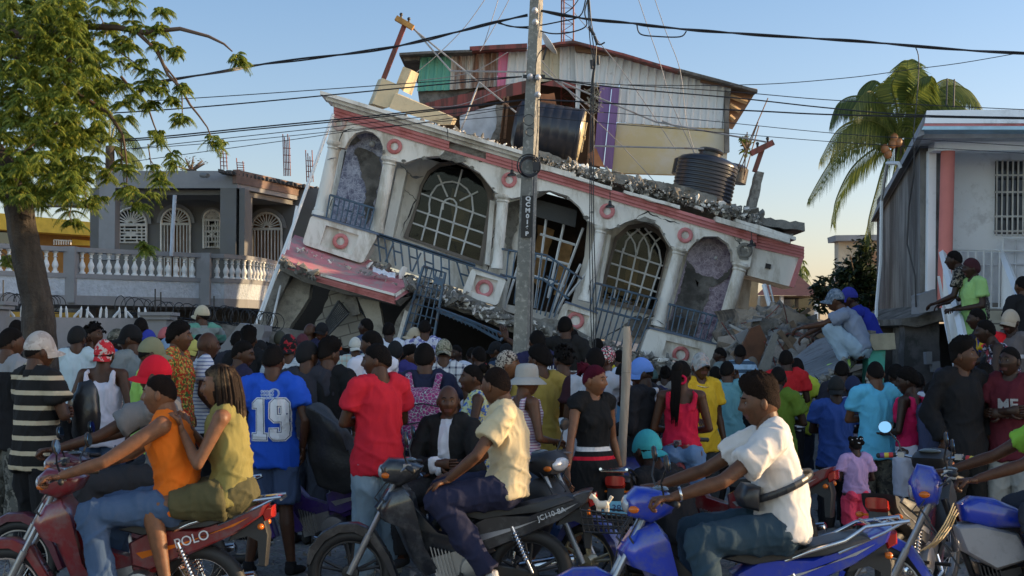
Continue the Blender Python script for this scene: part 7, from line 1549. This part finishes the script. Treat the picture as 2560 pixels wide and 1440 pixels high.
def bike(lab,px,Y,yaw,col,style='underbone',col2=None,lean=0,steer=0,alloy=False,fend=None,rack=True,mirror=(1,1),plate=None,txt=None,rim=None,group='motorcycles parked and ridden in the street',dx=0,x=None,fw=.06,rainbow=0,tank=None,cowl=None):
    X=W(px,850,Y).x if x is None else x
    o=bpy.data.objects.new('motorcycle',None); CO.link(o); o.location=(X,Y,gz(Y)); o.rotation_euler=(0,R(lean),R(yaw)); o.rotation_mode='XYZ'; tag(o,lab,'motorcycle',group)
    M_=Matrix.Rotation(R(yaw),4,'Z')@Matrix.Rotation(R(lean),4,'Y'); o.rotation_euler=M_.to_euler(); o.scale=(.93,.93,.93); d_=Matrix.Rotation(R(yaw),3,'Z')@V((0,fw,0)); o.location+=d_
    c2=col2 or col; fend=fend or col; rim=rim or ALU
    B=lambda n,mb,m,p=o,sm=True,an=45: mb.build(n,m,p,sm,an)
    ST=Matrix.Translation((0,.68,.9))@Matrix.Rotation(R(steer),4,V((0,-.42,.9)).normalized())@Matrix.Translation((0,-.68,-.9))
    def S(mb): return mb.xf(ST) if steer else mb
    # wheels
    for nm,y in (('front',1.0),('rear',-.22)):
        t=MB(); t.torus((0,y,.295),.252,.043 if nm=='front' else .05,RX,40,10); 
        for k in range(40): a=2*PI*k/40; t.box((0,y+math.cos(a)*.293,.295+math.sin(a)*.293),(.05,.012,.012),Matrix.Rotation(a,3,'X'))
        if nm=='front': S(t)
        w_=B('wheel',t,BLACKR); r=MB(); r.torus((0,y,.295),.213,.013,RX,40,6,sq=2)
        if alloy:
            for k in range(5):
                a=2*PI*k/5+.3
                for s in(-.12,.12): r.tube([V((0,y+math.cos(a)*.03,.295+math.sin(a)*.03)),V((0,y+math.cos(a+s)*.21,.295+math.sin(a+s)*.21))],[.016,.009],6)
        else:
            for k in range(18):
                a=2*PI*k/18; b=a+(.5 if k%2 else -.5); r.tube([V(((-1)**k*.03,y+math.cos(a)*.05,.295+math.sin(a)*.05)),V((0,y+math.cos(b)*.21,.295+math.sin(b)*.21))],.0025,4)
        r.lathe([(.01,-.06),(.055,-.05),(.06,0),(.055,.05),(.01,.06)],(0,y,.295),16,rot=RX)
        if nm=='front': S(r)
        B('rim',r,rim,w_)
    # fork, fender
    f=MB()
    for s in(-1,1): f.tube([(s*.075,1.0,.295),(s*.075,.87,.56)],.024,10); f.tube([(s*.075,.87,.56),(s*.075,.69,.92)],.017,8)
    B('fork',S(f),ALU)
    f=MB(); f.torus((0,1.0,.30),.315,.05,RX,18,8,sq=1,a0=R(15),a1=R(165)); 
    for i,v in enumerate(f.v):
        pass
    f2=MB(); f2.panel([(1.30,.36),(1.28,.47),(1.2,.57),(1.08,.635),(.95,.64),(.83,.58),(.72,.40),(.66,.24),(.69,.22),(.76,.38),(.86,.53),(.97,.585),(1.08,.58),(1.18,.52),(1.25,.42),(1.28,.35)],.058,bulge=.01); B('front_fender',S(f2),fend)
    if style=='underbone':
        m=MB(); m.panel([(.76,.86),(.66,.90),(.60,.84),(.50,.46),(.42,.30),(.50,.27),(.60,.40),(.70,.62),(.80,.66),(.84,.74)],.15,bulge=.05); 
        for i,v in enumerate(m.v):   # sweep the shield back at the sides
            xx,yy,zz=v; m.v[i]=(xx*(1-.35*sstep(.6,.25,zz)),yy-.9*xx*xx*2.2,zz)
        B('leg_shield',m,col)
        m=MB(); m.panel([(.66,.84),(.42,.58),(.20,.52),(.06,.62),(0,.44),(.25,.34),(.52,.40),(.68,.62)],.06,bulge=.02); B('frame_cover',m,c2)
        m=MB(); m.panel([(.22,.61),(.08,.69),(-.20,.71),(-.42,.78),(-.60,.86),(-.66,.87),(-.63,.79),(-.46,.67),(-.18,.54),(.10,.44),(.20,.47)],.115,bulge=.03); tb=B('tail_cover',m,col)
        m=MB()
        for s in(-1,1): m.panel([(.16,.555),(-.15,.625),(-.45,.72),(-.55,.78),(-.40,.715),(-.12,.60),(.12,.52)],.004,x0=s*.116,bulge=.002)
        B('stripe',m,ORL if txt and txt[0]=='POLO' else mat('silver_stripe',(.4,.4,.42),.3,.5,bst=0),tb)
    else:
        m=MB(); m.panel([(.56,.85),(.48,.90),(.34,.89),(.20,.83),(.10,.75),(.16,.71),(.40,.70),(.54,.75)],.11,bulge=.05,n=6); B('fuel_tank',m,tank or col)
        m=MB(); m.panel([(.60,.72),(.46,.74),(.20,.68),(.12,.52),(.34,.44),(.55,.56)],.12,bulge=.03); B('tank_cover',m,c2)
        m=MB(); m.panel([(.16,.66),(0,.70),(-.30,.72),(-.62,.84),(-.66,.80),(-.45,.67),(-.10,.52),(.08,.50)],.11,bulge=.03); tb=B('tail_cover',m,col)
        m=MB(); m.tube([(0,.64,.88),(0,.45,.35),(0,.1,.28)],.022,8); B('frame',m,DARKM)
    m=MB(); m.panel([(.30 if style=='underbone' else .16,.70),(.10,.75),(-.12,.755),(-.28,.79),(-.50,.835),(-.56,.81),(-.32,.715),(.0,.68),(.15,.66)],.128,bulge=.04,n=6); B('seat',m,SEATM)
    # cowl, light, bars
    m=MB(); 
    if style=='underbone': m.panel([(.80,1.02),(.74,1.08),(.60,1.07),(.50,1.02),(.54,.94),(.66,.88),(.78,.92)],.13,bulge=.06,n=6)
    else: m.panel([(.86,.98),(.80,1.10),(.70,1.08),(.64,.98),(.68,.84),(.80,.82)],.12,bulge=.05,n=6)
    B('headlight_cowl',S(m),cowl or col)
    m=MB(); m.ball((0,.785 if style=='underbone' else .83,.985 if style=='underbone' else .95),(.10,.030,.050 if style=='underbone' else .08),16,10); B('headlight',S(m),LENS)
    m=MB(); m.ball((0,.60,1.065),(.085,.05,.018),14,6); B('gauge',S(m),mat('gauge_glass',(.10,.11,.10),.1,bst=0,coat=.5))
    m=MB(); m.tube([(-.36,.555,1.02),(-.22,.60,1.03),(0,.64,.99),(.22,.60,1.03),(.36,.555,1.02)],.012,8); B('handlebar',S(m),CHROME)
    for s in(-1,1):
        m=MB(); m.tube([(s*.36,.555,1.02),(s*.25,.59,1.028)],.018,10); m.ball((s*.37,.552,1.019),.02,8,6); B('grip',S(m),BLACKR)
        if rainbow:
            for j_,cc in enumerate(((.45,.03,.03),(.55,.42,.04),(.12,.04,.2))): m=MB(); a_=V((s*.27,.583,1.026)).lerp(V((s*.36,.555,1.02)),j_/3); b_=V((s*.27,.583,1.026)).lerp(V((s*.36,.555,1.02)),(j_+1)/3); m.tube([a_,b_],.0205,10); B('grip_band',S(m),mat('band_%d'%j_ if 0 else 'band'+'abc'[j_],cc,.7,bst=0))
        m=MB(); m.tube([(s*.24,.61,1.03),(s*.35,.63,1.015)],.007,5); m.box((s*.21,.60,1.03),(.05,.05,.04)); B('brake_lever',S(m),ALU)
        m=MB(); m.ball((s*(.115 if style=='underbone' else .13),.75,.965 if style=='underbone' else .90),(.022,.035,.022),10,8); B('indicator',S(m),ORL)
        if mirror[0 if s<0 else 1]:
            m=MB(); m.tube([(s*.21,.60,1.04),(s*.24,.62,1.12),(s*.31,.60,1.20)],.006,6); rr=Matrix.Rotation(R(82),3,'X'); m.lathe([(.02,-.012),(.042,-.008),(.049,.004),(.047,.008),(.02,.008)],(s*.33,.60,1.23),20,rot=rr,sx=1.15); mo_=B('mirror',S(m),PLAS)
            m=MB(); m.lathe([(.001,.0),(.043,.0),(.043,.003),(.001,.003)],(s*.33,.590,1.231),20,rot=rr,sx=1.15); m.xf(Matrix.Translation((0,-.002,0))); B('mirror_glass',S(m),MIRR,mo_)
    for a_,b_,c_ in (((.10,.62,.98),(.14,.80,.80),(.09,.90,.45)),((-.10,.62,.98),(-.13,.78,.82),(-.05,.55,.45)),((.03,.66,.95),(.02,.84,.80),(.04,.60,.55))):
        m=MB(); m.tube([a_,tuple((x+y)/2+.02 for x,y in zip(a_,b_)),b_,c_],.006,5); B('cable',S(m),WIRE)
    # engine, exhaust, swingarm, shocks, fenders, tail light
    m=MB(); m.lathe([(.02,-.14),(.10,-.13),(.12,-.05),(.12,.05),(.10,.13),(.02,.14)],(0,.14,.33),18,rot=RX); m.box((0,.30,.36),(.16,.26,.16),Matrix.Rotation(R(-15),3,'X'))
    for k in range(6): m.box((0,.30+k*.025,.36+k*.006),(.20,.008,.19),Matrix.Rotation(R(-15),3,'X'))
    B('engine',m,ALU if style=='underbone' else DARKM)
    m=MB(); m.tube([(.09,.40,.34),(.13,.40,.22),(.14,.2,.18),(.15,0,.24),(.16,-.1,.28)],.018,8); m.lathe([(.02,0),(.045,.02),(.05,.3),(.042,.42),(.025,.43)],(.17,-.12,.285),14,rot=Matrix.Rotation(R(80),3,'X')); B('exhaust',m,CHROME)
    m=MB()
    for s in(-1,1): m.tube([(s*.09,.08,.34),(s*.09,-.24,.295)],.02,8)
    m.panel([(.12,.38),(-.2,.34),(-.26,.30),(-.2,.26),(.12,.28)],.02,x0=-.10,bulge=.01); B('swingarm',m,DARKM)
    for s in(-1,1):
        m=MB(); a,b=V((s*.125,-.24,.31)),V((s*.12,-.10,.62)); m.tube([a,b],.012,8)
        for k in range(9): t=.3+.07*k; m.torus(a.lerp(b,t),.024,.006,(b-a).to_track_quat('Z','Y').to_matrix(),12,5)
        B('shock_absorber',m,CHROME)
    m=MB(); m.panel([(-.62,.80),(-.66,.66),(-.64,.46),(-.60,.46),(-.60,.62),(-.52,.66),(-.40,.62),(-.42,.66),(-.50,.72)],.065,bulge=.01); rf=B('rear_fender',m,PLAS)
    m=MB(); m.panel([(-.60,.82),(-.685,.845),(-.69,.77),(-.63,.74)],.075,bulge=.02); B('tail_light',m,REDL)
    for s in(-1,1): m=MB(); m.tube([(s*.06,-.62,.72),(s*.11,-.62,.72)],.008,5); m.ball((s*.13,-.62,.72),(.03,.022,.02),8,6); B('indicator',m,ORL)
    for s in(-1,1): m=MB(); m.tube([(s*.08,.24,.30),(s*.24,.24,.30)],.014,8); m.tube([(s*.08,-.12,.36),(s*.2,-.14,.36)],.012,6); B('footpeg',m,BLACKR)
    m=MB(); m.tube([(-.08,.05,.2),(-.20,-.05,.02)],.010,6); B('side_stand',m,DARKM)
    if rack:
        m=MB()
        for s in(-1,1): m.tube([(s*.10,-.05,.68),(s*.145,-.18,.74),(s*.145,-.38,.80),(s*.11,-.50,.87),(s*.10,-.74,.90)],.011,8); m.tube([(s*.10,-.72,.90),(s*.115,-.60,.84),(s*.12,-.35,.73)],.008,6)
        for y in(-.52,-.60,-.68,-.74): m.tube([(-.10,y,.885),(.10,y,.885)],.009,6)
        B('luggage_rack',m,CHROME)
    if plate:
        m=MB(); m.box((0,-.70,.60),(.20,.006,.11),Matrix.Rotation(R(-12),3,'X')); pp=B('number_plate',m,mat('plate_cyan',(.16,.42,.55),.4,bst=.05),o,False)
        me=textmesh(plate,.075,mat('plate_ink',(.02,.03,.12),.5,bst=0)); me.transform(Matrix.Translation((0,-.706,.60))@Matrix.Rotation(R(78),4,'X')); q=bpy.data.objects.new('plate_number',me); CO.link(q); q.parent=pp
    if txt: sidetext(txt[0],txt[1],TXT,tb,txt[2],txt[3],-.124,txt[4])
    return o
RED=paint('paint_dark_red',(.16,.010,.014)); MAR=paint('paint_maroon',(.10,.012,.03)); BKP=paint('paint_black',(.012,.013,.018)); BLU=paint('paint_bright_blue',(.006,.030,.36)); BLD=paint('paint_dark_blue',(.025,.03,.17)); PUP=paint('paint_purple',(.06,.025,.20)); SILV=paint('paint_silver',(.28,.28,.30))
def rider(lab,bk,px,Y,yaw,oy=0,s=1,**k):
    X=W(px,850,Y).x; a=R(yaw); d=V((-math.sin(a),math.cos(a),0))*oy
    return person(lab,0,0,Y,yaw,root=((X+d.x,Y+d.y,gz(Y)-.045+k.pop('dz',0)),s,yaw),group='people sitting on motorcycles',**k)
POSES['rideL']=seat(.20,wry=.80,wrz=1.0)
b1=bike('dark red motorcycle ridden by the man in the orange vest',445,8.4,90,RED,txt=('POLO',.085,-.19,.640,17),rim=CHROME)
orr=rider('man in orange sleeveless shirt and jeans riding the dark red motorcycle',b1,445,8.4,90,pose='ride',top='vest',tm=pl(.72,.15,.012),bot='jeans',bm_=pl(.06,.10,.18),hair='shaved',hc='brown',skin=2,hero=1,loose=1.3,face=1,shoes=pl(.4,.4,.42))
kh=rider('woman in olive sleeveless top and skirt riding pillion, long streaked hair',b1,445,8.4,90,oy=-.31,pose='pillion',top='vest',tm=pl(.22,.185,.06),bot='skirt',bm_=pl(.085,.075,.035),hair='long',hc='blond',fem=1,skin=2,hero=1,dz=.05,hy=4)
b2_=bike('maroon motorcycle just behind the dark red one, ridden by the man in the red cap',418,9.6,88,MAR)
rider('man in grey work shirt and red cap riding the maroon motorcycle',b2_,418,9.6,88,s=1.05,pose='ride2',top='tee',tm=('vsplit',(.15,.15,.155),(.33,.28,.22),.05),bot='pants',bm_=pl(.03,.03,.035),hat='cap',hatm=pl(.60,.012,.03),loose=1.4)
b4_=bike('black motorcycle with white lettering ridden by the man in the beige polo',1266,9.1,90,BKP,alloy=True,rim=PLAS,txt=('JC110-8A',.05,-.37,.705,20),mirror=(1,1),rack=False,fend=BKP)
bg_=rider('man in beige polo and navy trousers resting one hand on his knee, sitting astride',b4_,1266,9.1,90,s=1.02,pose='rest',collar=1,top='tee',tm=pl(.56,.46,.29),bot='pants',bm_=pl(.020,.022,.05),hair='shaved',hc='brown',hy=-38,hero=1,loose=1.5,skin=1,shoes=pl(.5,.5,.52))
b5_=bike('blue motorcycle with front wheel turned towards the camera, behind the beige polo',1190,10.15,-128,PLAS,fend=BLD,col2=BLD,alloy=True,rim=mat('gold_alloy',(.40,.34,.22),.35,.7),lean=4)
jk=rider('bald man in black jacket over a white tee looking into the camera, arms folded',b5_,1125,10.2,160,s=.955,dz=-.05,pose='sitfold',top='jacket',tm=('vsplit',(.013,.013,.014),(.55,.56,.62),.045),bot='pants',bm_=pl(.02,.02,.022),hair='bald',hy=22,hero=1,skin=0,face=1,loose=1.4)
b8_=bike('bright blue motorcycle in the foreground ridden by the man in the white tee',1950,7.3,90,BLU,alloy=True,rim=DARKM,col2=PLAS,txt=None)
wr=rider('young man in white tee with high curly hair riding the bright blue motorcycle',b8_,1950,7.3,90,pose='ride',top='tee',tm=pl(.62,.58,.55),bot='jeans',bm_=pl(.025,.05,.075),hair='high',hc='brown',hero=1,skin=1,loose=1.5,seed=1,face=1,hp=-4)
b10=bike('blue and silver motorcycle at the bottom right corner with clear headlight',2640,8.35,86,BLU,style='standard',tank=BLU,col2=SILV,fend=BLU,alloy=True,steer=-18)
rider('rider mostly outside the frame at the right edge holding the blue and silver motorcycle',b10,2745,8.35,86,pose='rideL',top='tee',tm=pl(.2,.4,.05),hair='short',skin=0)
b11=bike('black scooter style motorcycle with maroon trim and rainbow grips at the right',2262,9.3,-32,PLAS,col2=MAR,fend=MAR,rack=False,mirror=(1,0),fw=0,rainbow=1)
b6_=bike('chrome trimmed motorcycle seen from behind with pale blue number plate',1562,10.7,-12,DARKM,style='standard',tank=BLD,col2=DARKM,plate='BB-3818',fend=CHROME,mirror=(0,1),rim=CHROME)
b3_=bike('purple motorcycle standing behind the boy in the number 19 shirt',905,11.0,78,PUP,fend=PUP,mirror=(0,0),rack=False)
b9_=bike('red motorcycle parked behind the man in the white tee',1905,10.9,62,RED,txt=('BEL BERE',.05,.0,.62,10),rack=False,rim=CHROME,mirror=(0,0))
# draped black cover on the purple motorcycle
mb=MB(); q=[W(762,1010,10.5),W(800,1030,10.45),W(850,1085,10.4),W(880,1150,10.4),W(886,1225,10.5),W(860,1240,10.6),W(790,1215,10.7),W(768,1150,10.7),W(758,1080,10.7)]
mb.extrude(q,[p+V((.03,.45,0)) for p in q]); me=remesh(mb,.02,8); 
for v in me.vertices: v.co+=v.normal*.03*noise.noise(v.co*5)
me.materials.append(mat('black_sheet',(.017,.016,.016),.6,var=.3,bst=.4,bs=12,bd=.03)); me.polygons.foreach_set('use_smooth',[True]*len(me.polygons)); o=bpy.data.objects.new('draped_cover',me); CO.link(o); tag(o,'black sheet draped over the purple motorcycle beside the number 19 shirt','cover')
# ---------- things people wear or hold ----------
def onto(par,body,mesh_o): pass
def project_text(name,s,size,m,par,cx,cz,y0=-.6,diry=1,yaw=0,sx=1,bold=0,cell=.012,ext=.0015,me=None):
    """lettering wrapped onto the back (or front) of the shirt object `par` in its own space"""
    if me is None:
        me=textmesh(s,size,m,ext=.0001,bold=bold); bm=bmesh.new(); bm.from_mesh(me)
        back=[f for f in bm.faces if f.normal.z<.5]; bmesh.ops.delete(bm,geom=back,context='FACES')
    else: bm=bmesh.new(); bm.from_mesh(me)
    xs=[v.co.x for v in bm.verts]; ys=[v.co.y for v in bm.verts]
    for ax,(lo,hi) in ((0,(min(xs),max(xs))),(1,(min(ys),max(ys)))):
        k=int((hi-lo)/cell)
        for i in range(1,k+1):
            co=[0,0,0];no=[0,0,0]; co[ax]=lo+i*cell; no[ax]=1; bmesh.ops.bisect_plane(bm,geom=bm.verts[:]+bm.edges[:]+bm.faces[:],plane_co=co,plane_no=no)
    vs=[v.co for v in par.data.vertices]; bvh=BVHTree.FromPolygons(vs,[p.vertices[:] for p in par.data.polygons])
    sg=1 if diry>0 else -1
    for v in bm.verts:
        x=cx+v.co.x*sg*sx; z=cz+v.co.y; h=bvh.ray_cast(V((x,y0,z)),V((0,diry,0)))
        y=h[0].y if h[0] else 0; v.co=V((x,y-diry*.008,z))
    bm.to_mesh(me); bm.free(); me.name=name; o=bpy.data.objects.new(name,me); CO.link(o); o.parent=par; return o
def shirt_of(o): return [c for c in o.children if c.name.split('.')[0] in('shirt','tank_top','dress','jacket','vest','blouse')][0]
WT=mat('print_white',(.66,.67,.70),.8,bst=0); bl2=mat('print_navy',(.02,.03,.10),.8,bst=0)
s_=shirt_of(b19)
N1=[(-.115,-.15),(-.005,-.15),(-.005,-.108),(-.032,-.108),(-.032,.15),(-.082,.15),(-.12,.115),(-.12,.082),(-.085,.082),(-.085,-.108),(-.115,-.108)]
N9=[(.02,-.12),(.048,-.15),(.125,-.15),(.152,-.12),(.152,.12),(.125,.15),(.048,.15),(.02,.12),(.02,.01),(.048,-.018),(.10,-.018),(.10,-.098),(.072,-.098),(.072,-.07),(.02,-.07)]; H9=[(.072,.035),(.10,.035),(.10,.098),(.072,.098)]
def grow(P,d):
    n=len(P);o=[]
    for i in range(n):
        a,b,c=V((*P[i-1],0)),V((*P[i],0)),V((*P[(i+1)%n],0)); e1=(b-a).normalized(); e2=(c-b).normalized(); n1=V((e1.y,-e1.x,0)); n2=V((e2.y,-e2.x,0)); q=(n1+n2); q=b+q*(d/max(.5,1+n1.dot(n2))); o.append((q.x,q.y))
    return o
def polytext(loops,d):
    m=MB()
    for P,Hs in loops:
        ar=lambda Q:sum(Q[i-1][0]*Q[i][1]-Q[i][0]*Q[i-1][1] for i in range(len(Q)))
        P_=P if ar(P)>0 else P[::-1]; P_=grow(P_,d); L=[[V((x,y,0)) for x,y in P_]]
        for h in Hs: h_=h if ar(h)>0 else h[::-1]; L.append([V((x,y,0)) for x,y in grow(h_,-d)])
        m.add([p for l in L for p in l],[tuple(t) for t in geometry.tessellate_polygon(L)])
    me=bpy.data.meshes.new('n'); me.from_pydata(m.v,[],m.f); return me
for nm,mm,d_,off in (('number_print',WT,.011,0),('number_outline',bl2,.0035,.0025),('number_fill',WT,-.0008,.005)):
    me=polytext([(N1,[]),(N9,[H9])],d_); me.materials.append(mm); t_=project_text(nm,None,.3,mm,s_,.0,1.16,me=me,cell=.007)
    for v in t_.data.vertices: v.co.y-=off
PG=mat('print_pale',(.30,.38,.55),.8,bst=0); t_=project_text('crest_print','O',.11,PG,s_,.045,1.345,cell=.02)
for i_ in range(3): project_text('crest_print','ooooo',.035,PG,s_,-.005,1.368-.024*i_,cell=.02,bold=.002)

t_=project_text('star_ball_print','STAR BALL',.062,WT,shirt_of(sb),.015,1.325,bold=.002,cell=.02)
t_=project_text('chest_print','ME',.13,mat('print_grey',(.30,.29,.30),.8,bst=0),shirt_of(mt),.0,1.24,y0=.6,diry=-1,bold=.004,cell=.02); t_=project_text('chest_print','INSIDE IT',.045,mat('print_grey',(.30,.29,.30)),shirt_of(mt),.0,1.15,y0=.6,diry=-1,cell=.02)
t_=project_text('back_print','21',.12,WT,shirt_of(sq),.0,.50,cell=.02)
# backpack
def child(name,mb,m,par,sm=True): o=mb.build(name,m,par,sm,60); return o
bag=bpy.data.objects.new('backpack',None); CO.link(bag); bag.location=bp.location; bag.rotation_euler=bp.rotation_euler; bag.scale=bp.scale; tag(bag,'pink, navy and white scribble patterned backpack on the navy polo man','backpack')
BPM=clmat(('swirl',(.22,.035,.13),(.02,.02,.06),(.30,.05,.16),34))
mb=MB(); mb.panel([(-.13,.86),(-.27,.88),(-.31,1.0),(-.29,1.2),(-.24,1.33),(-.15,1.37),(-.12,1.2)],.16,bulge=.05,n=6); me_=child('bag_body',mb,BPM,bag)
mb=MB(); mb.panel([(-.28,.92),(-.345,.94),(-.35,1.06),(-.30,1.12)],.125,bulge=.03,n=6); child('front_pocket',mb,BPM,bag)
mb=MB(); mb.tube([(-.14,-.318,1.09),(0,-.345,1.11),(.14,-.318,1.09)],.006,5); mb.tube([(-.15,-.29,1.22),(0,-.305,1.25),(.15,-.29,1.22)],.006,5); child('zip',mb,BLACKP,bag)
for s in(-1,1): mb=MB(); mb.tube([(s*.09,-.15,1.33),(s*.12,-.10,1.46),(s*.12,.02,1.49),(s*.13,.12,1.38),(s*.13,.13,1.2)],.026,8,asp=.4); child('shoulder_strap',mb,BPM,bag)
# waist bag across the white tee
wb=bpy.data.objects.new('waist_bag',None); CO.link(wb); wb.location=wr.location; wb.rotation_euler=wr.rotation_euler; wb.scale=wr.scale; tag(wb,'black waist bag strapped round the rider in the white tee','bag')
mb=MB(); pts=[]
for i in range(25): a=2*PI*i/24; pts.append((math.cos(a)*.195,math.sin(a)*.165+.01,1.05-.07*math.sin(a)))
for i in range(24): mb.tube([pts[i],pts[i+1]],.019,6,asp=.35,ref=(0,0,1))
child('strap',mb,BLACKP,wb); mb=MB(); mb.panel([(.13,.93),(.22,.95),(.24,1.01),(.20,1.07),(.12,1.06)],.13,bulge=.03,x0=-.03,n=6); child('pouch',mb,BLACKP,wb)
# strap on the white tank
st_=MB(); 
bvh=BVHTree.FromPolygons([v.co for v in shirt_of(tk).data.vertices],[p.vertices[:] for p in shirt_of(tk).data.polygons]); L=[]
for i in range(12):
    t=i/11; x=lerp(.10,-.15,t); z=lerp(1.42,1.08,t); h=bvh.ray_cast(V((x,-.6,z)),V((0,1,0))); L.append(V((x,(h[0].y if h[0] else -.12)-.008,z)))
st_.tube(L,.014,6,asp=.4); o=child('shoulder_strap',st_,mat('navy_strap',(.02,.02,.05),.8),tk)
# necklaces, watches, bracelets
def ringon(par,name,c,r_,th,m,rot=None,sx=1): mb=MB(); mb.torus(c,r_,th,rot,20,6); o=child(name,mb,m,par); return o
ringon(ym,'necklace',(0,.02,1.435),.088,.004,CHROME,Matrix.Rotation(R(-22),3,'X'))
GOLD=mat('gold_metal',(.5,.36,.14),.3,.9,bst=0)
pw=POSES['ride']['wr'][0]; ringon(wr,'bracelet',tuple(pw+V((0,-.05,.02))),.034,.006,CHROME,Matrix.Rotation(R(80),3,'X'))
pw=POSES['reach']['wr'][1]; ringon(ym,'bracelet',tuple(pw),.032,.006,CHROME,Matrix.Rotation(R(70),3,'X'))
# red strappy hair tie; belts on dress already patterned
mb=MB(); mb.torus(V(POSES['clasp']['H'])+V((0,-.13,-.03)),.035,.012,Matrix.Rotation(R(70),3,'X'),14,6); child('hair_tie',mb,clmat(pl(.5,.01,.05)),rt)
mb=MB(); rr=random.Random(4)
for k in range(14): a=rr.uniform(0,6.28); mb.ball(V(POSES['clasp']['H'])+V((math.cos(a)*.085,-.03+math.sin(a)*.085,rr.uniform(.03,.12))),.008,6,5)
child('hair_beads',mb,WT,lg)
# rope on the rack of the bright blue motorcycle
mb=MB()
for k in range(4): mb.tube([W(2300+k*11,1378-k*3,7.35),W(2330+k*9,1358-k*4,7.3-.02*k),W(2360+k*6,1312+k*2,7.3+.02*k),W(2374+k*5,1285+k*2,7.32),W(2384+k*4,1258+k*8,7.35)],.0035,5)
solo('rope_bundle',mb,mat('straw_rope',(.50,.38,.20),.8,var=.2),'bundle of pale yellow cords tied at the end of the bright blue rack','rope',smooth=True)
# front basket and toy on the blue bike behind
mb=MB(); Pq=[(1452,1275),(1590,1290),(1600,1335),(1460,1330)]; f=[W(x,y,8.9) for x,y in Pq]; f2_=[p+V((0,.22,0)) for p in f]; n=10
for k in range(4): t=k/3; mb.tube([f[0].lerp(f[3],t),f[1].lerp(f[2],t),f2_[1].lerp(f2_[2],t),f2_[0].lerp(f2_[3],t),f[0].lerp(f[3],t)],.006,4)
for k in range(12): t=k/11; mb.tube([f[0].lerp(f[1],t),f[3].lerp(f[2],t)],.005,4); mb.tube([f[3].lerp(f[2],t),f2_[3].lerp(f2_[2],t)],.005,4)
solo('wire_basket',mb,PLAS,'low black wire basket at the front of the blue motorcycle','basket')
mb=MB(); c=W(1505,1262,8.95); s=.0025
def tp_(x,y): return W(x,y,8.95)
mb.tube([tp_(1492,1262),tp_(1512,1262),tp_(1520,1258)],[.024,.026,.022],10); mb.tube([tp_(1496,1262),tp_(1488,1248),tp_(1480,1240)],[.020,.017,.015],8); mb.tube([tp_(1484,1238),tp_(1474,1246)],[.019,.009],8); mb.ball(tp_(1488,1234),.008,6,5)
for x in (1494,1500,1514,1520): mb.tube([tp_(x,1266),tp_(x,1282)],[.010,.009],6)
mb.tube([tp_(1520,1258),tp_(1530,1240)],[.010,.014],6)
me=remesh(mb,.004,3); me.materials.append(mat('toy_white',(.6,.52,.42),.8,bst=.2)); me.polygons.foreach_set('use_smooth',[True]*len(me.polygons)); o=bpy.data.objects.new('toy_dog',me); CO.link(o); tag(o,'small white toy dog standing on the black wire basket','toy')
# plastic bag held by the white tank top person
mb=MB(); mb.ball(W(215,1035,10.4),(.11,.07,.24),16,12); 
for i,v in enumerate(mb.v): p=V(v); d=(p-W(215,1035,10.4)); mb.v[i]=tuple(W(215,1035,10.4)+d*(1+.25*noise.noise(p*14)))
solo('plastic_bag',mb,mat('black_bag_film',(.02,.02,.022),.25,bst=.3,bs=20),'shiny black plastic bag hanging beside the white tank top','bag',smooth=True)
